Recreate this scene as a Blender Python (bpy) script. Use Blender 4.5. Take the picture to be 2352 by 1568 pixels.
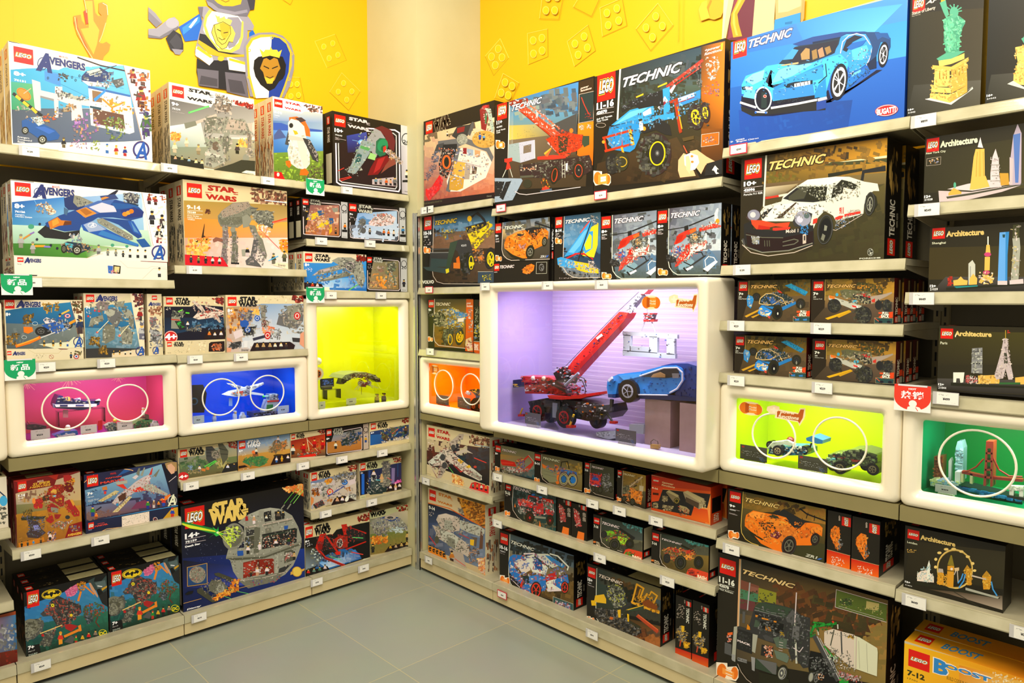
import bpy, math, random, re
from mathutils import Vector, Matrix
for _o in list(bpy.data.objects): bpy.data.objects.remove(_o)
SC=bpy.context.scene; COL=SC.collection
PI=math.pi
# ---------------- camera ----------------
FPX,PITCH,YAW=1611.683,math.radians(3.26793),math.radians(46.239)
CAM=Vector((3.13764,-2.29226,1.5))
_a=math.radians(90)+YAW
_fh=Vector((math.cos(_a),math.sin(_a),0)); RGT=Vector((_fh.y,-_fh.x,0))
FWD=_fh*math.cos(PITCH)-Vector((0,0,1))*math.sin(PITCH); UPV=RGT.cross(FWD)
cd=bpy.data.cameras.new('camera'); cam=bpy.data.objects.new('camera',cd); COL.objects.link(cam)
cd.sensor_width=36; cd.lens=FPX/2352*36; cd.clip_start=.02; cd.clip_end=60
cam.matrix_world=Matrix.Translation(CAM)@Matrix((RGT,UPV,-FWD)).transposed().to_4x4()
SC.camera=cam
# ---------------- world, view, big lights ----------------
SC.view_settings.view_transform='Standard'; SC.view_settings.look='None'
SC.view_settings.gamma=1; SC.view_settings.use_curve_mapping=False
SC.view_settings.exposure=0.08
W=bpy.data.worlds.new('world'); SC.world=W; W.use_nodes=True
W.node_tree.nodes['Background'].inputs[0].default_value=(1,.94,.80,1)
W.node_tree.nodes['Background'].inputs[1].default_value=.58
def area(name,loc,aim,sx,sy,pw,col=(1,.94,.80),parent=None):
    l=bpy.data.lights.new(name,'AREA'); l.shape='RECTANGLE'; l.size=sx; l.size_y=sy; l.energy=pw; l.color=col
    o=bpy.data.objects.new(name,l); COL.objects.link(o); o.location=loc
    o.rotation_euler=(Vector(aim)-Vector(loc)).to_track_quat('-Z','Y').to_euler()
    if parent: o.parent=parent
    return o
def lamp(name,loc,aim,sx,sy,pw,**k): return area(name,loc,aim,sx,sy,pw,**k)
lamp('ceiling_light_a',(1.15,-.95,3.45),(0,-.9,.9),.5,1.4,18)
lamp('ceiling_light_b',(1.25,-1.15,3.45),(1.3,0,.9),1.4,.5,20)
lamp('ceiling_light_c',(2.7,-1.9,3.4),(1.3,-.8,0.5),.9,.9,48)
lamp('ceiling_light_d',(1.2,-2.3,3.4),(-.1,-1.5,1.2),.6,.6,15)
lamp('ceiling_light_e',(3.1,-1.0,3.4),(2.5,0,1.2),.6,.6,15)
lamp('mural_spot_left',(.55,-1.0,3.35),(-.479,-1.05,2.7),.25,.25,4)
lamp('mural_spot_right',(1.75,-.6,3.35),(1.75,.457,2.6),.25,.25,5.5)
# ---------------- unprojection ----------------
XL,YR=-.07,0.0
XW,YW=-.479,.457
def ray(x,y): return RGT*((x-1176)/FPX)-UPV*((y-784)/FPX)+FWD
def hit(pl,o,x,y):
    d=ray(x,y)
    t=((XL-o)-CAM.x)/d.x if pl=='L' else ((YR+o)-CAM.y)/d.y
    return CAM+d*t
def uz(pl,o,x,y):
    p=hit(pl,o,x,y); return (p.y if pl=='L' else p.x),p.z
def wp(pl,u,z,o): return Vector((XL-o,u,z)) if pl=='L' else Vector((u,YR+o,z))
ROT={'L':PI/2,'R':0.0}
ZM=dict(A=(0,0,3.734),B=(340,0,3.734),C=(560,160,4.6114),D=(0,380,4.704),E=(370,390,3.9864),F=(0,640,3.7333),
G=(340,650,3.7935),H=(0,1020,5.4698),I=(0,1230,4.64),J=(390,950,4.1263),K=(400,1080,4.3556),L=(660,1040,4.6118),
M=(930,200,5.0043),N=(1340,60,3.734),O=(1660,0,4.3556),P=(2050,0,3.268),Q=(950,450,3.92),R=(1240,440,4.9),
S=(1660,300,4.6125),T=(2050,440,3.268),U=(1640,600,4.704),V=(1090,620,3.2661),W=(940,770,7.127),X=(1640,860,3.3034),
Y=(940,950,4.3556),Z=(1120,1000,4.2),a=(1120,1180,4.0407),b=(1630,1080,5.0043),c=(1630,1250,4.9304),d=(2030,1180,4.0404),e=(830,0,2.7034),z=(0,0,1))
def zpx(k,x,y):
    a,b,s=ZM[k]; return a+x/s,b+y/s
# ---------------- materials ----------------
def lin(c): return c/12.92 if c<=.04045 else ((c+.055)/1.055)**2.4
_hc={}
def hx(s):
    if s not in _hc:
        if len(s)==4:   # decimal colour number, four bits per channel
            n=int(s); t=''.join('%02x'%(q*17) for q in (n//256,n//16%16,n%16))
        elif len(s)==3: t=''.join(ch*2 for ch in s)
        else: t=s
        _hc[s]=tuple(lin(int(t[i:i+2],16)/255) for i in (0,2,4))+(1,)
    return _hc[s]
def mat(name,col=None,rough=.5,metal=0,spec=.5,attr=False,noise=None,bump=0,coat=0,bscale=60):
    m=bpy.data.materials.new(name); m.use_nodes=True; nt=m.node_tree; b=nt.nodes['Principled BSDF']
    b.inputs['Roughness'].default_value=rough; b.inputs['Metallic'].default_value=metal
    b.inputs['Specular IOR Level'].default_value=spec; b.inputs['Coat Weight'].default_value=coat
    if attr:
        a=nt.nodes.new('ShaderNodeAttribute'); a.attribute_name='Col'; nt.links.new(a.outputs['Color'],b.inputs['Base Color'])
    elif noise:
        tc=nt.nodes.new('ShaderNodeTexCoord'); n=nt.nodes.new('ShaderNodeTexNoise'); n.inputs['Scale'].default_value=noise[1]; n.inputs['Detail'].default_value=6
        r=nt.nodes.new('ShaderNodeValToRGB'); r.color_ramp.elements[0].position=.3; r.color_ramp.elements[1].position=.7
        r.color_ramp.elements[0].color=hx(col); r.color_ramp.elements[1].color=hx(noise[0])
        nt.links.new(tc.outputs['Object'],n.inputs['Vector']); nt.links.new(n.outputs['Fac'],r.inputs['Fac']); nt.links.new(r.outputs['Color'],b.inputs['Base Color'])
    else: b.inputs['Base Color'].default_value=hx(col)
    if bump:
        n=nt.nodes.new('ShaderNodeTexNoise'); n.inputs['Scale'].default_value=bscale; n.inputs['Detail'].default_value=4
        bp=nt.nodes.new('ShaderNodeBump'); bp.inputs['Strength'].default_value=bump; bp.inputs['Distance'].default_value=.002
        nt.links.new(n.outputs['Fac'],bp.inputs['Height']); nt.links.new(bp.outputs['Normal'],b.inputs['Normal'])
    return m
M_PRINT=mat('printed_card',attr=True,rough=.38,spec=.35)
M_WALL=mat('printed_wall_film',attr=True,rough=.45,spec=.3)
M_PLAS=mat('toy_plastic',attr=True,rough=.25,spec=.5)
M_CREAM=mat('cream_case_plastic','f6ecd2',rough=.28,noise=('f2e6c8',3),coat=.3)
M_PILLAR=mat('cream_wall_paint','cdc496',rough=.5,noise=('c8be8e',4),bump=.05)
M_SHELF=mat('shelf_steel_paint','aea588',rough=.35,noise=('a0977a',14))
M_BACK=mat('back_panel_steel','5d5438',rough=.5,noise=('544b32',6))
M_LIP=mat('shelf_lip_steel','cdc4a2',rough=.13,noise=('b0a782',9),coat=.6,bump=.08,bscale=9)
M_BASE=mat('plinth_panel','d8c594',rough=.4,noise=('d0bc8a',5))
M_STEEL=mat('brushed_trim','c9c7bd',rough=.25,metal=.8)
M_DARK=mat('dark_recess','17140d',rough=.8)
M_WOOD=mat('pale_wood','b3978a',rough=.5,noise=('a3867a',12))
def glassmat():
    m=bpy.data.materials.new('clear_glass'); m.use_nodes=True; nt=m.node_tree; nt.nodes.clear()
    o=nt.nodes.new('ShaderNodeOutputMaterial'); mx=nt.nodes.new('ShaderNodeMixShader'); t=nt.nodes.new('ShaderNodeBsdfTransparent'); g=nt.nodes.new('ShaderNodeBsdfGlossy')
    f=nt.nodes.new('ShaderNodeFresnel'); f.inputs['IOR'].default_value=1.45; g.inputs['Roughness'].default_value=.01
    nt.links.new(f.outputs[0],mx.inputs[0]); nt.links.new(t.outputs[0],mx.inputs[1]); nt.links.new(g.outputs[0],mx.inputs[2]); nt.links.new(mx.outputs[0],o.inputs[0])
    return m
M_GLASS=glassmat()
def emat(name,c,s):
    m=bpy.data.materials.new(name); m.use_nodes=True; b=m.node_tree.nodes['Principled BSDF']
    b.inputs['Emission Color'].default_value=hx(c); b.inputs['Emission Strength'].default_value=s; b.inputs['Base Color'].default_value=hx(c); return m
M_LED=emat('led_strip','fff6ff',2.5)
# ---------------- objects ----------------
def prop(o,label=None,cat=None,group=None,kind=None):
    if label: o['label']=label
    if cat: o['category']=cat
    if group: o['group']=group
    if kind: o['kind']=kind
    return o
def empty(name,loc,rz=0,label=None,cat=None,group=None):
    o=bpy.data.objects.new(name,None); COL.objects.link(o); o.location=loc; o.rotation_euler=(0,0,rz); o.empty_display_size=.05
    return prop(o,label,cat,group)
class Sheet:
    "mesh under construction with a colour per face corner"
    def __init__(s): s.v=[];s.f=[];s.c=[];s.sm=[]
    def face(s,pts,col,smooth=False):
        b=len(s.v); s.v+=[tuple(p) for p in pts]; s.f.append(tuple(range(b,b+len(pts))))
        s.c+=col if isinstance(col,list) else [col]*len(pts); s.sm.append(smooth)
    def tris(s,pts,tr,col):
        b=len(s.v); s.v+=pts
        for t in tr: s.f.append(tuple(b+i for i in t)); s.c+=[col]*len(t); s.sm.append(False)
    def mesh(s,vs,fs,col,smooth=False):
        b=len(s.v); s.v+=[tuple(p) for p in vs]
        for t in fs: s.f.append(tuple(b+i for i in t)); s.c+=[col]*len(t); s.sm.append(smooth)
    # solids
    def box(s,a,b,col,M=None):
        x0,y0,z0=a;x1,y1,z1=b
        vs=[Vector(p) for p in ((x0,y0,z0),(x1,y0,z0),(x1,y1,z0),(x0,y1,z0),(x0,y0,z1),(x1,y0,z1),(x1,y1,z1),(x0,y1,z1))]
        if M: vs=[M@p for p in vs]
        s.mesh(vs,[(0,3,2,1),(4,5,6,7),(0,1,5,4),(1,2,6,5),(2,3,7,6),(3,0,4,7)],hx(col))
    def bar(s,a,b,w,h,col,up=(0,0,1)):
        a=Vector(a);b=Vector(b);d=b-a;L=d.length
        if L<1e-6:return
        d/=L;u=Vector(up)
        if abs(d.dot(u))>.98:u=Vector((1,0,0))
        x=d.cross(u).normalized();y=x.cross(d)
        vs=[p+x*i*w/2+y*j*h/2 for p in (a,b) for i,j in ((-1,-1),(1,-1),(1,1),(-1,1))]
        s.mesh(vs,[(0,1,2,3),(7,6,5,4),(0,4,5,1),(1,5,6,2),(2,6,7,3),(3,7,4,0)],hx(col))
    def cyl(s,a,b,r,col,r2=None,n=14,caps=True):
        a=Vector(a);b=Vector(b);d=(b-a).normalized();u=Vector((0,0,1))
        if abs(d.z)>.98:u=Vector((1,0,0))
        x=d.cross(u).normalized();y=x.cross(d); r2=r if r2 is None else r2
        vs=[p+(x*math.cos(2*PI*i/n)+y*math.sin(2*PI*i/n))*q for p,q in ((a,r),(b,r2)) for i in range(n)]
        s.mesh(vs,[(i,(i+1)%n,n+(i+1)%n,n+i) for i in range(n)],hx(col),True)
        if caps: s.mesh(vs,[tuple(range(n))[::-1],tuple(range(n,2*n))],hx(col))
    def torus(s,c,ax,R,r,col,n=40,m=8,arc=(0,2*PI)):
        c=Vector(c);ax=Vector(ax).normalized();u=Vector((0,0,1))
        if abs(ax.z)>.9:u=Vector((1,0,0))
        x=ax.cross(u).normalized();y=ax.cross(x)
        full=arc[1]-arc[0]>6.28; N=n if full else n+1
        vs=[]
        for i in range(N):
            t=arc[0]+(arc[1]-arc[0])*i/n; e=x*math.cos(t)+y*math.sin(t)
            for j in range(m):
                p=2*PI*j/m; vs.append(c+e*(R+r*math.cos(p))+ax*r*math.sin(p))
        fs=[(i*m+j,((i+1)%N)*m+j,((i+1)%N)*m+(j+1)%m,i*m+(j+1)%m) for i in range(n) for j in range(m)]
        s.mesh(vs,fs,hx(col),True)
    def tube(s,pts,r,col,n=8):
        for a,b in zip(pts,pts[1:]): s.cyl(a,b,r,col,n=n)
    def prism(s,prof,y0,y1,col,M=None):
        "profile in xz extruded along y"
        n=len(prof); vs=[Vector((p[0],y,p[1])) for y in (y0,y1) for p in prof]
        if M: vs=[M@p for p in vs]
        s.mesh(vs,[tuple(range(n)),tuple(range(2*n-1,n-1,-1))]+[(i,n+i,n+(i+1)%n,(i+1)%n) for i in range(n)],hx(col))
    def ball(s,c,r,col,n=12,m=8,sc=(1,1,1)):
        c=Vector(c); vs=[]
        for j in range(m+1):
            t=PI*j/m
            for i in range(n): vs.append(c+Vector((r*sc[0]*math.sin(t)*math.cos(2*PI*i/n),r*sc[1]*math.sin(t)*math.sin(2*PI*i/n),r*sc[2]*math.cos(t))))
        s.mesh(vs,[(j*n+i,(j+1)*n+i,(j+1)*n+(i+1)%n,j*n+(i+1)%n) for j in range(m) for i in range(n)],hx(col),True)
    def build(s,name,m,parent=None,loc=None,rz=0):
        me=bpy.data.meshes.new(name); me.from_pydata(s.v,[],s.f)
        ca=me.color_attributes.new('Col','FLOAT_COLOR','CORNER')
        ca.data.foreach_set('color',[x for c in s.c for x in c])
        me.polygons.foreach_set('use_smooth',s.sm); me.materials.append(m); me.update()
        o=bpy.data.objects.new(name,me); COL.objects.link(o)
        if parent: o.parent=parent
        if loc is not None: o.location=loc; o.rotation_euler=(0,0,rz)
        return o
def dupe(root,loc):
    def cp(o,par):
        c=o.copy(); COL.objects.link(c)
        if par: c.parent=par
        for ch in o.children: cp(ch,c)
        return c
    r=cp(root,None); r.location=loc; return r
# ---------------- lettering ----------------
_tc={}
def text2d(s,off,shear,key=None):
    k=(s,off,shear)
    if k in _tc: return _tc[k]
    cu=bpy.data.curves.new('t','FONT'); cu.body=s; cu.offset=off; cu.shear=shear; cu.resolution_u=2; cu.fill_mode='FRONT'
    if '\n' in s: cu.space_line=.95
    o=bpy.data.objects.new('t',cu); COL.objects.link(o); bpy.context.view_layer.update()
    dg=bpy.context.evaluated_depsgraph_get(); me=o.evaluated_get(dg).to_mesh()
    vs=[(v.co.x,v.co.y) for v in me.vertices]; fs=[tuple(p.vertices) for p in me.polygons]
    o.evaluated_get(dg).to_mesh_clear(); bpy.data.objects.remove(o); bpy.data.curves.remove(cu)
    own=list(range(len(vs)))
    def find(a):
        while own[a]!=a: own[a]=own[own[a]]; a=own[a]
        return a
    for f in fs:
        for a in f[1:]: own[find(a)]=find(f[0])
    ids={}
    isl=[ids.setdefault(find(a),len(ids)) for a in range(len(vs))]
    _tc[k]=(vs,fs,isl); return _tc[k]
def textn(s,off,shear):
    vs,fs,isl=text2d(s,off,shear); b=text2d(s,0.0,shear)[0]
    if not b: return [],[],[]
    x0=min(p[0] for p in b);x1=max(p[0] for p in b);y0=min(p[1] for p in b);y1=max(p[1] for p in b)
    dx=(x1-x0) or 1;dy=(y1-y0) or 1
    return [((p[0]-x0)/dx,(p[1]-y0)/dy) for p in vs],fs,isl
# ---------------- printed faces ----------------
def clip(poly,w,h):
    def c(ps,ins,it):
        out=[]
        for i in range(len(ps)):
            a=ps[i-1];b=ps[i];ia=ins(a);ib=ins(b)
            if ib:
                if not ia: out.append(it(a,b))
                out.append(b)
            elif ia: out.append(it(a,b))
        return out
    def ix(k):
        def f(a,b):
            t=(k-a[0])/(b[0]-a[0]); return (k,a[1]+t*(b[1]-a[1]))
        return f
    def iy(k):
        def f(a,b):
            t=(k-a[1])/(b[1]-a[1]); return (a[0]+t*(b[0]-a[0]),k)
        return f
    for ins,it in ((lambda p:p[0]>=0,ix(0)),(lambda p:p[0]<=w,ix(w)),(lambda p:p[1]>=0,iy(0)),(lambda p:p[1]<=h,iy(h))):
        if len(poly)<3: return []
        poly=c(poly,ins,it)
    return poly
EPS=1.1e-5
def inpoly(x,y,P):
    r=False
    for i in range(len(P)):
        (a,b),(c,d)=P[i-1],P[i]
        if (b>y)!=(d>y) and x<(c-a)*(y-b)/(d-b)+a: r=not r
    return r
class Print:
    "draws flat print on the rectangle O + u*ex + v*ez, 0<=u<=w, 0<=v<=h; conv maps drawing coordinates to u,v"
    def __init__(s,sh,O,ex,ez,n,w,h,conv,seed=1,eps=EPS):
        s.sh=sh;s.O=Vector(O);s.ex=Vector(ex);s.ez=Vector(ez);s.n=Vector(n);s.w=w;s.h=h;s.conv=conv;s.k=1;s.rnd=random.Random(seed);s.eps=eps
    slant=False; bg=()
    def slope(s,x,y):
        a=s.conv(x,y);b=s.conv(x+10,y);c=s.conv(x,y+10); return -(b[1]-a[1])/(c[1]-a[1])
    def p3(s,u,v,e=0): return tuple(s.O+s.ex*u+s.ez*v+s.n*((s.k+e)*s.eps))
    def poly(s,col,pts,raw=False):
        q=clip([p if raw else s.conv(*p) for p in pts],s.w,s.h)
        if len(q)>=3: s.sh.face([s.p3(*p) for p in q],col)
    def quadg(s,cols,pts,n=7):
        P=[s.conv(*p) for p in pts]; C=cols
        def bl(A,a,b): return [ (A[0][i]*(1-a)+A[1][i]*a)*(1-b)+(A[3][i]*(1-a)+A[2][i]*a)*b for i in range(len(A[0]))]
        for i in range(n):
            for j in range(n):
                ps=[];cs=[]
                for a,b in ((i,j),(i+1,j),(i+1,j+1),(i,j+1)):
                    p=bl(P,a/n,b/n); ps.append(s.p3(min(max(p[0],0),s.w),min(max(p[1],0),s.h))); cs.append(tuple(bl(C,a/n,b/n)))
                s.sh.face(ps,cs)
                if s.slant:
                    q=bl(P,(i+.5)/n,(j+.5)/n); s.bg=[e for e in s.bg if abs(e[0]-q[0])+abs(e[1]-q[1])>s.w/20]+[(q[0],q[1],tuple(bl(C,(i+.5)/n,(j+.5)/n)))]
    def text(s,col,t,x0,y0,x1,y1,off=0.02,shear=0.0,rot=0,tilt=0):
        a=s.conv(x0,y0);b=s.conv(x1,y1); vs,fs,isl=textn(t.replace('_',' ').replace('|','\n'),off,shear)
        if rot==0: P=[(a[0]+(b[0]-a[0])*x,b[1]+(a[1]-b[1])*y+tilt*(x-.5)*(a[1]-b[1])) for x,y in vs]
        elif rot==1: P=[(b[0]-(b[0]-a[0])*y,b[1]+(a[1]-b[1])*x) for x,y in vs]      # reads upward
        else: P=[(a[0]+(b[0]-a[0])*y,a[1]+(b[1]-a[1])*x) for x,y in vs]             # reads downward
        W_,H_=s.w,s.h
        s.sh.tris([s.p3(min(max(u,0),W_),min(max(v,0),H_),i%3*.3) for (u,v),i in zip(P,isl)],fs,col)
    def rect(s,col,x0,y0,x1,y1):
        a=s.conv(x0,y0);b=s.conv(x1,y1); s.poly(col,[(a[0],a[1]),(b[0],a[1]),(b[0],b[1]),(a[0],b[1])],True)
    def logo(s,x0,y0,x1,y1,rot=0):
        s.rect(hx('e0180c'),x0,y0,x1,y1); s.k+=1
        if rot==0:
            X0,X1,Y0,Y1=x0+(x1-x0)*.12,x1-(x1-x0)*.12,y0+(y1-y0)*.33,y1-(y1-y0)*.33
        else:
            X0,X1,Y0,Y1=x0+(x1-x0)*.33,x1-(x1-x0)*.33,y0+(y1-y0)*.12,y1-(y1-y0)*.12
        for c,o in (('ffd23c',.13),('111111',.09),('ffffff',.03)):
            s.text(hx(c),'LEGO',X0,Y0,X1,Y1,o,.25,rot); s.k+=1
    def sw(s,x0,y0,x1,y1,c='1a1610',oc=None,rot=0):
        if rot: s.text(hx(c),'STAR|WARS',x0,y0,x1,y1,.05,0,rot); return
        dx=x1-x0;dy=y1-y0
        for col,o in ([(oc,.1)] if oc else [])+[(c,.058)]:
            e=.02*dx if col==oc and oc else 0
            s.text(hx(col),'STAR',x0+dx*.1,y0,x1-dx*.1,y0+dy*.47,o,0); s.text(hx(col),'WARS',x0+dx*.04,y0+dy*.53,x1-dx*.06,y1,o,0); s.k+=1
            s.rect(hx(col),x0-e,y0+dy*.4-e,x0+dx*.2,y0+dy*.48+e); s.rect(hx(col),x1-dx*.16,y0+dy*.4-e,x1+e,y0+dy*.48+e)
            s.rect(hx(col),x1-dx*.14,y0+dy*.52-e,x1+e,y0+dy*.6+e); s.k+=1
    def tech(s,x0,y0,x1,y1,c='f4efe4',oc='181410',rot=0):
        if oc: s.text(hx(oc),'TECHNIC',x0,y0,x1,y1,.09,.35,rot); s.k+=1
        s.text(hx(c),'TECHNIC',x0,y0,x1,y1,.03,.35,rot); s.k+=1
    def aven(s,x0,y0,x1,y1,c='26306e',oc='f2e7cc'):
        dx=x1-x0;dy=y1-y0
        s.text(hx('c8c0b0'),'VENGERS',x0+dx*.25,y0+dy*.2,x1,y1-dy*.04,.09,0,tilt=0);s.k+=1
        s.text(hx(c),'VENGERS',x0+dx*.25,y0+dy*.2,x1,y1-dy*.04,.05,0);s.k+=1
        s.text(hx(c),'A',x0,y0,x0+dx*.27,y1,.08,.25);s.k+=1
        s.ell(hx(c),x0+dx*.1,y0+dy*.58,dx*.11,dy*.36,ring=dx*.018)
    def ell(s,col,cx,cy,rx,ry,rot=0,ring=0,n=28,a0=0,a1=360):
        ca,sa=math.cos(math.radians(rot)),math.sin(math.radians(rot))
        def pt(t,k=0):
            x=(rx-k)*math.cos(t);y=(ry-k)*math.sin(t); return (cx+x*ca-y*sa,cy+x*sa+y*ca)
        T=[math.radians(a0+(a1-a0)*i/n) for i in range(n+(0 if a1-a0>=360 and not ring else 1))]
        if ring:
            for a,b in zip(T,T[1:]): s.poly(col,[pt(a),pt(b),pt(b,ring),pt(a,ring)])
        else: s.poly(col,[pt(t) for t in T])
    def line(s,col,w,pts):
        for (a,b),(c,d) in zip(pts,pts[1:]):
            L=math.hypot(c-a,d-b) or 1; nx,ny=-(d-b)/L*w/2,(c-a)/L*w/2; ex,ey=(c-a)/L*w*.3,(d-b)/L*w*.3; s.k+=.35
            s.poly(col,[(a-ex+nx,b-ey+ny),(c+ex+nx,d+ey+ny),(c+ex-nx,d+ey-ny),(a-ex-nx,b-ey-ny)])
    def scat(s,cols,n,size,pts,long=1.0):
        xs=[p[0] for p in pts];ys=[p[1] for p in pts];r=s.rnd;m=0;g=0;n=int(n*.8);k0=s.k;lay=[[]];tilt=r.uniform(-.35,.35);mu=[sum(hx(c)[i] for c in cols)/len(cols) for i in range(3)]
        while m<n and g<n*12:
            g+=1;x=r.uniform(min(xs),max(xs));y=r.uniform(min(ys),max(ys))
            if not inpoly(x,y,pts): continue
            m+=1;c=hx(r.choice(cols));k=r.uniform(.72,1.15);c=tuple(min(1,(q*.62+u*.38)*k) for q,u in zip(c,mu))+(1,)
            if size>=12 and s.bg and s.slant:   # soft background mottling close to the tone it lies on
                cu,cv=s.conv(x,y); b=min(s.bg,key=lambda e:(e[0]-cu)**2+(e[1]-cv)**2)[2]; c=tuple(q*.22+u*.78 for q,u in zip(c,b))
            a=tilt+r.uniform(-.16,.16)+(PI/2 if r.random()<.45 else 0);l=size*.8*r.uniform(.5,1.3)*long;h=size*.7*r.uniform(.4,.9)
            R=math.hypot(l,h)/2; li=0      # lowest layer where it touches nothing
            while any((x-q[0])**2+(y-q[1])**2<(R+q[2])**2 for q in lay[li]):
                li+=1
                if li==len(lay): lay.append([])
            lay[li].append((x,y,R)); s.k=k0+li*.5
            dx,dy=math.cos(a),math.sin(a)
            s.poly(c,[(x+dx*l*i-dy*h*j,y+dy*l*i+dx*h*j) for i,j in ((-.5,-.5),(.5,-.5),(.5,.5),(-.5,.5))])
        s.k=k0+len(lay)*.5+.5
    def wheel(s,cx,cy,rx,ry,tc='1c1a17',rc='c8c4b8',rot=0,hub=.6,sp=5):
        s.ell(hx(tc),cx,cy,rx,ry,rot);s.k+=1
        s.ell(hx('34302a'),cx,cy,rx*.86,ry*.86,rot,ring=rx*.05,n=20);s.k+=1
        s.ell(hx(rc),cx,cy,rx*hub,ry*hub,rot);s.k+=1
        s.ell(hx('221f1b'),cx,cy,rx*hub*.8,ry*hub*.8,rot);s.k+=1
        for i in range(sp):
            t=2*PI*i/sp+.3; s.line(hx(rc),rx*.1,[(cx,cy),(cx+rx*hub*.85*math.cos(t),cy+ry*hub*.85*math.sin(t))])
        s.k+=1; s.ell(hx(rc),cx,cy,rx*.16,ry*.16);s.k+=1
    def fig(s,c,x,y,h):
        w=h*.3; c=(c+',222')if ',' not in c else c; a,b=c.split(',')[:2]
        s.rect(hx(b),x-w*.55,y-h*.36,x+w*.55,y); s.k+=1
        s.poly(hx(a),[(x-w*.5,y-h*.7),(x+w*.5,y-h*.7),(x+w*.85,y-h*.36),(x-w*.85,y-h*.36)]); s.k+=1
        s.ell(hx('e8b85a'),x,y-h*.83,w*.36,h*.15,n=10); s.k+=1
        s.ell(hx(b),x,y-h*.92,w*.42,h*.1,n=10); s.k+=1
    def run(s,txt):
        for ln in txt.strip().split('\n'):
            t=ln.split()
            if not t or t[0]=='#': continue
            c=t[0]; P=lambda q:[tuple(float(v) for v in z.split(',')) for z in q]
            F=lambda q:[float(v) for z in q for v in z.split(',')]
            if c in ('t','T','i','TE','SW','AV') and s.slant:
                k=2 if c in('SW','TE') else (1 if c=='AV' else 3); f=F(t[k:]); m=s.slope((f[0]+f[2])/2,(f[1]+f[3])/2)*(f[2]-f[0])*(.55 if c=='SW' else .85)
                if m<0:
                    m=max(m,-.74*(f[3]-f[1])); f[1]-=m;f[3]+=m
                t=t[:k]+['%f,%f'%(f[0],f[1]),'%f,%f'%(f[2],f[3])]
            if c=='p': s.poly(hx(t[1]),P(t[2:])); s.k+=1
            elif c=='l': s.line(hx(t[1]),float(t[2]),P(t[3:])); s.k+=1
            elif c=='e': s.ell(hx(t[1]),*F(t[2:])); s.k+=1
            elif c=='o':
                f=F(t[2:]); s.ell(hx(t[1]),f[0],f[1],f[2],f[3],f[5] if len(f)>5 else 0,ring=f[4]); s.k+=1
            elif c=='r': s.rect(hx(t[1]),*F(t[2:])); s.k+=1
            elif c=='g': s.quadg([hx(z) for z in t[1].split(',')],P(t[2:6])); s.k+=1
            elif c=='s': s.scat(t[1].split(','),int(t[2]),float(t[3]),P(t[4:]))
            elif c=='S': s.scat(t[1].split(','),int(t[2]),float(t[3]),P(t[4:]),1.25)
            elif c in 'tTiv V'.split()+['t'] or c in ('t','T','i','v','V'):
                f=F(t[3:]); off={'t':.01,'T':.045,'i':.03,'v':.03,'V':.03}[c]
                s.text(hx(t[1]),t[2],*f[:4],off=off,shear=.25 if c=='i' else 0,rot={'v':1,'V':2}.get(c,0)); s.k+=1
            elif c=='LG': s.logo(*F(t[1:]))
            elif c=='LV': s.logo(*F(t[1:]),rot=2)
            elif c=='LU': s.logo(*F(t[1:]),rot=1)
            elif c=='SW': s.sw(*F(t[2:]),c=t[1].split(',')[0],oc=(t[1].split(',')+[None])[1])
            elif c=='TE': s.tech(*F(t[2:]),c=t[1].split(',')[0],oc=(t[1].split(',')+[None])[1])
            elif c=='AV': s.aven(*F(t[1:]))
            elif c=='w':
                f=F(t[2:]); cc=t[1].split(','); s.wheel(f[0],f[1],f[2],f[3],cc[0],cc[1],f[4] if len(f)>4 else 0,f[5] if len(f)>5 else .6,int(f[6]) if len(f)>6 else 5)
            elif c=='f': f=F(t[2:]); s.fig(t[1],*f)
            elif c=='eng':   # orange engine block mark
                x0,y0,x1,y1=F(t[1:]);w=x1-x0;h=y1-y0
                s.poly(hx('fff0d8'),[(x0,y0),(x0+w*.5,y0+h*.05),(x0+w*.5,y0+h*.25),(x1-w*.1,y0+h*.22),(x1,y0+h*.4),(x1,y0+h*.8),(x1-w*.12,y1),(x0+w*.5,y0+h*.9),(x0+w*.12,y1),(x0,y0+h*.7)]);s.k+=1
                s.ell(hx('f07818'),x0+w*.25,y0+h*.5,w*.22,h*.42);s.k+=1; s.ell(hx('f07818'),x1-w*.18,y0+h*.58,w*.16,h*.33);s.k+=1
                s.rect(hx('ffa040'),x0+w*.28,y0+h*.28,x1-w*.2,y0+h*.85);s.k+=1
                for q in (.42,.6): s.rect(hx('fff0d8'),x0+w*.42,y0+h*q,x1-w*.28,y0+h*(q+.1))
                s.k+=1
            elif c=='hook':   # curved white line of the corner frame
                s.line(hx(t[1]),float(t[2]),P(t[3:])); s.k+=1
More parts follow.
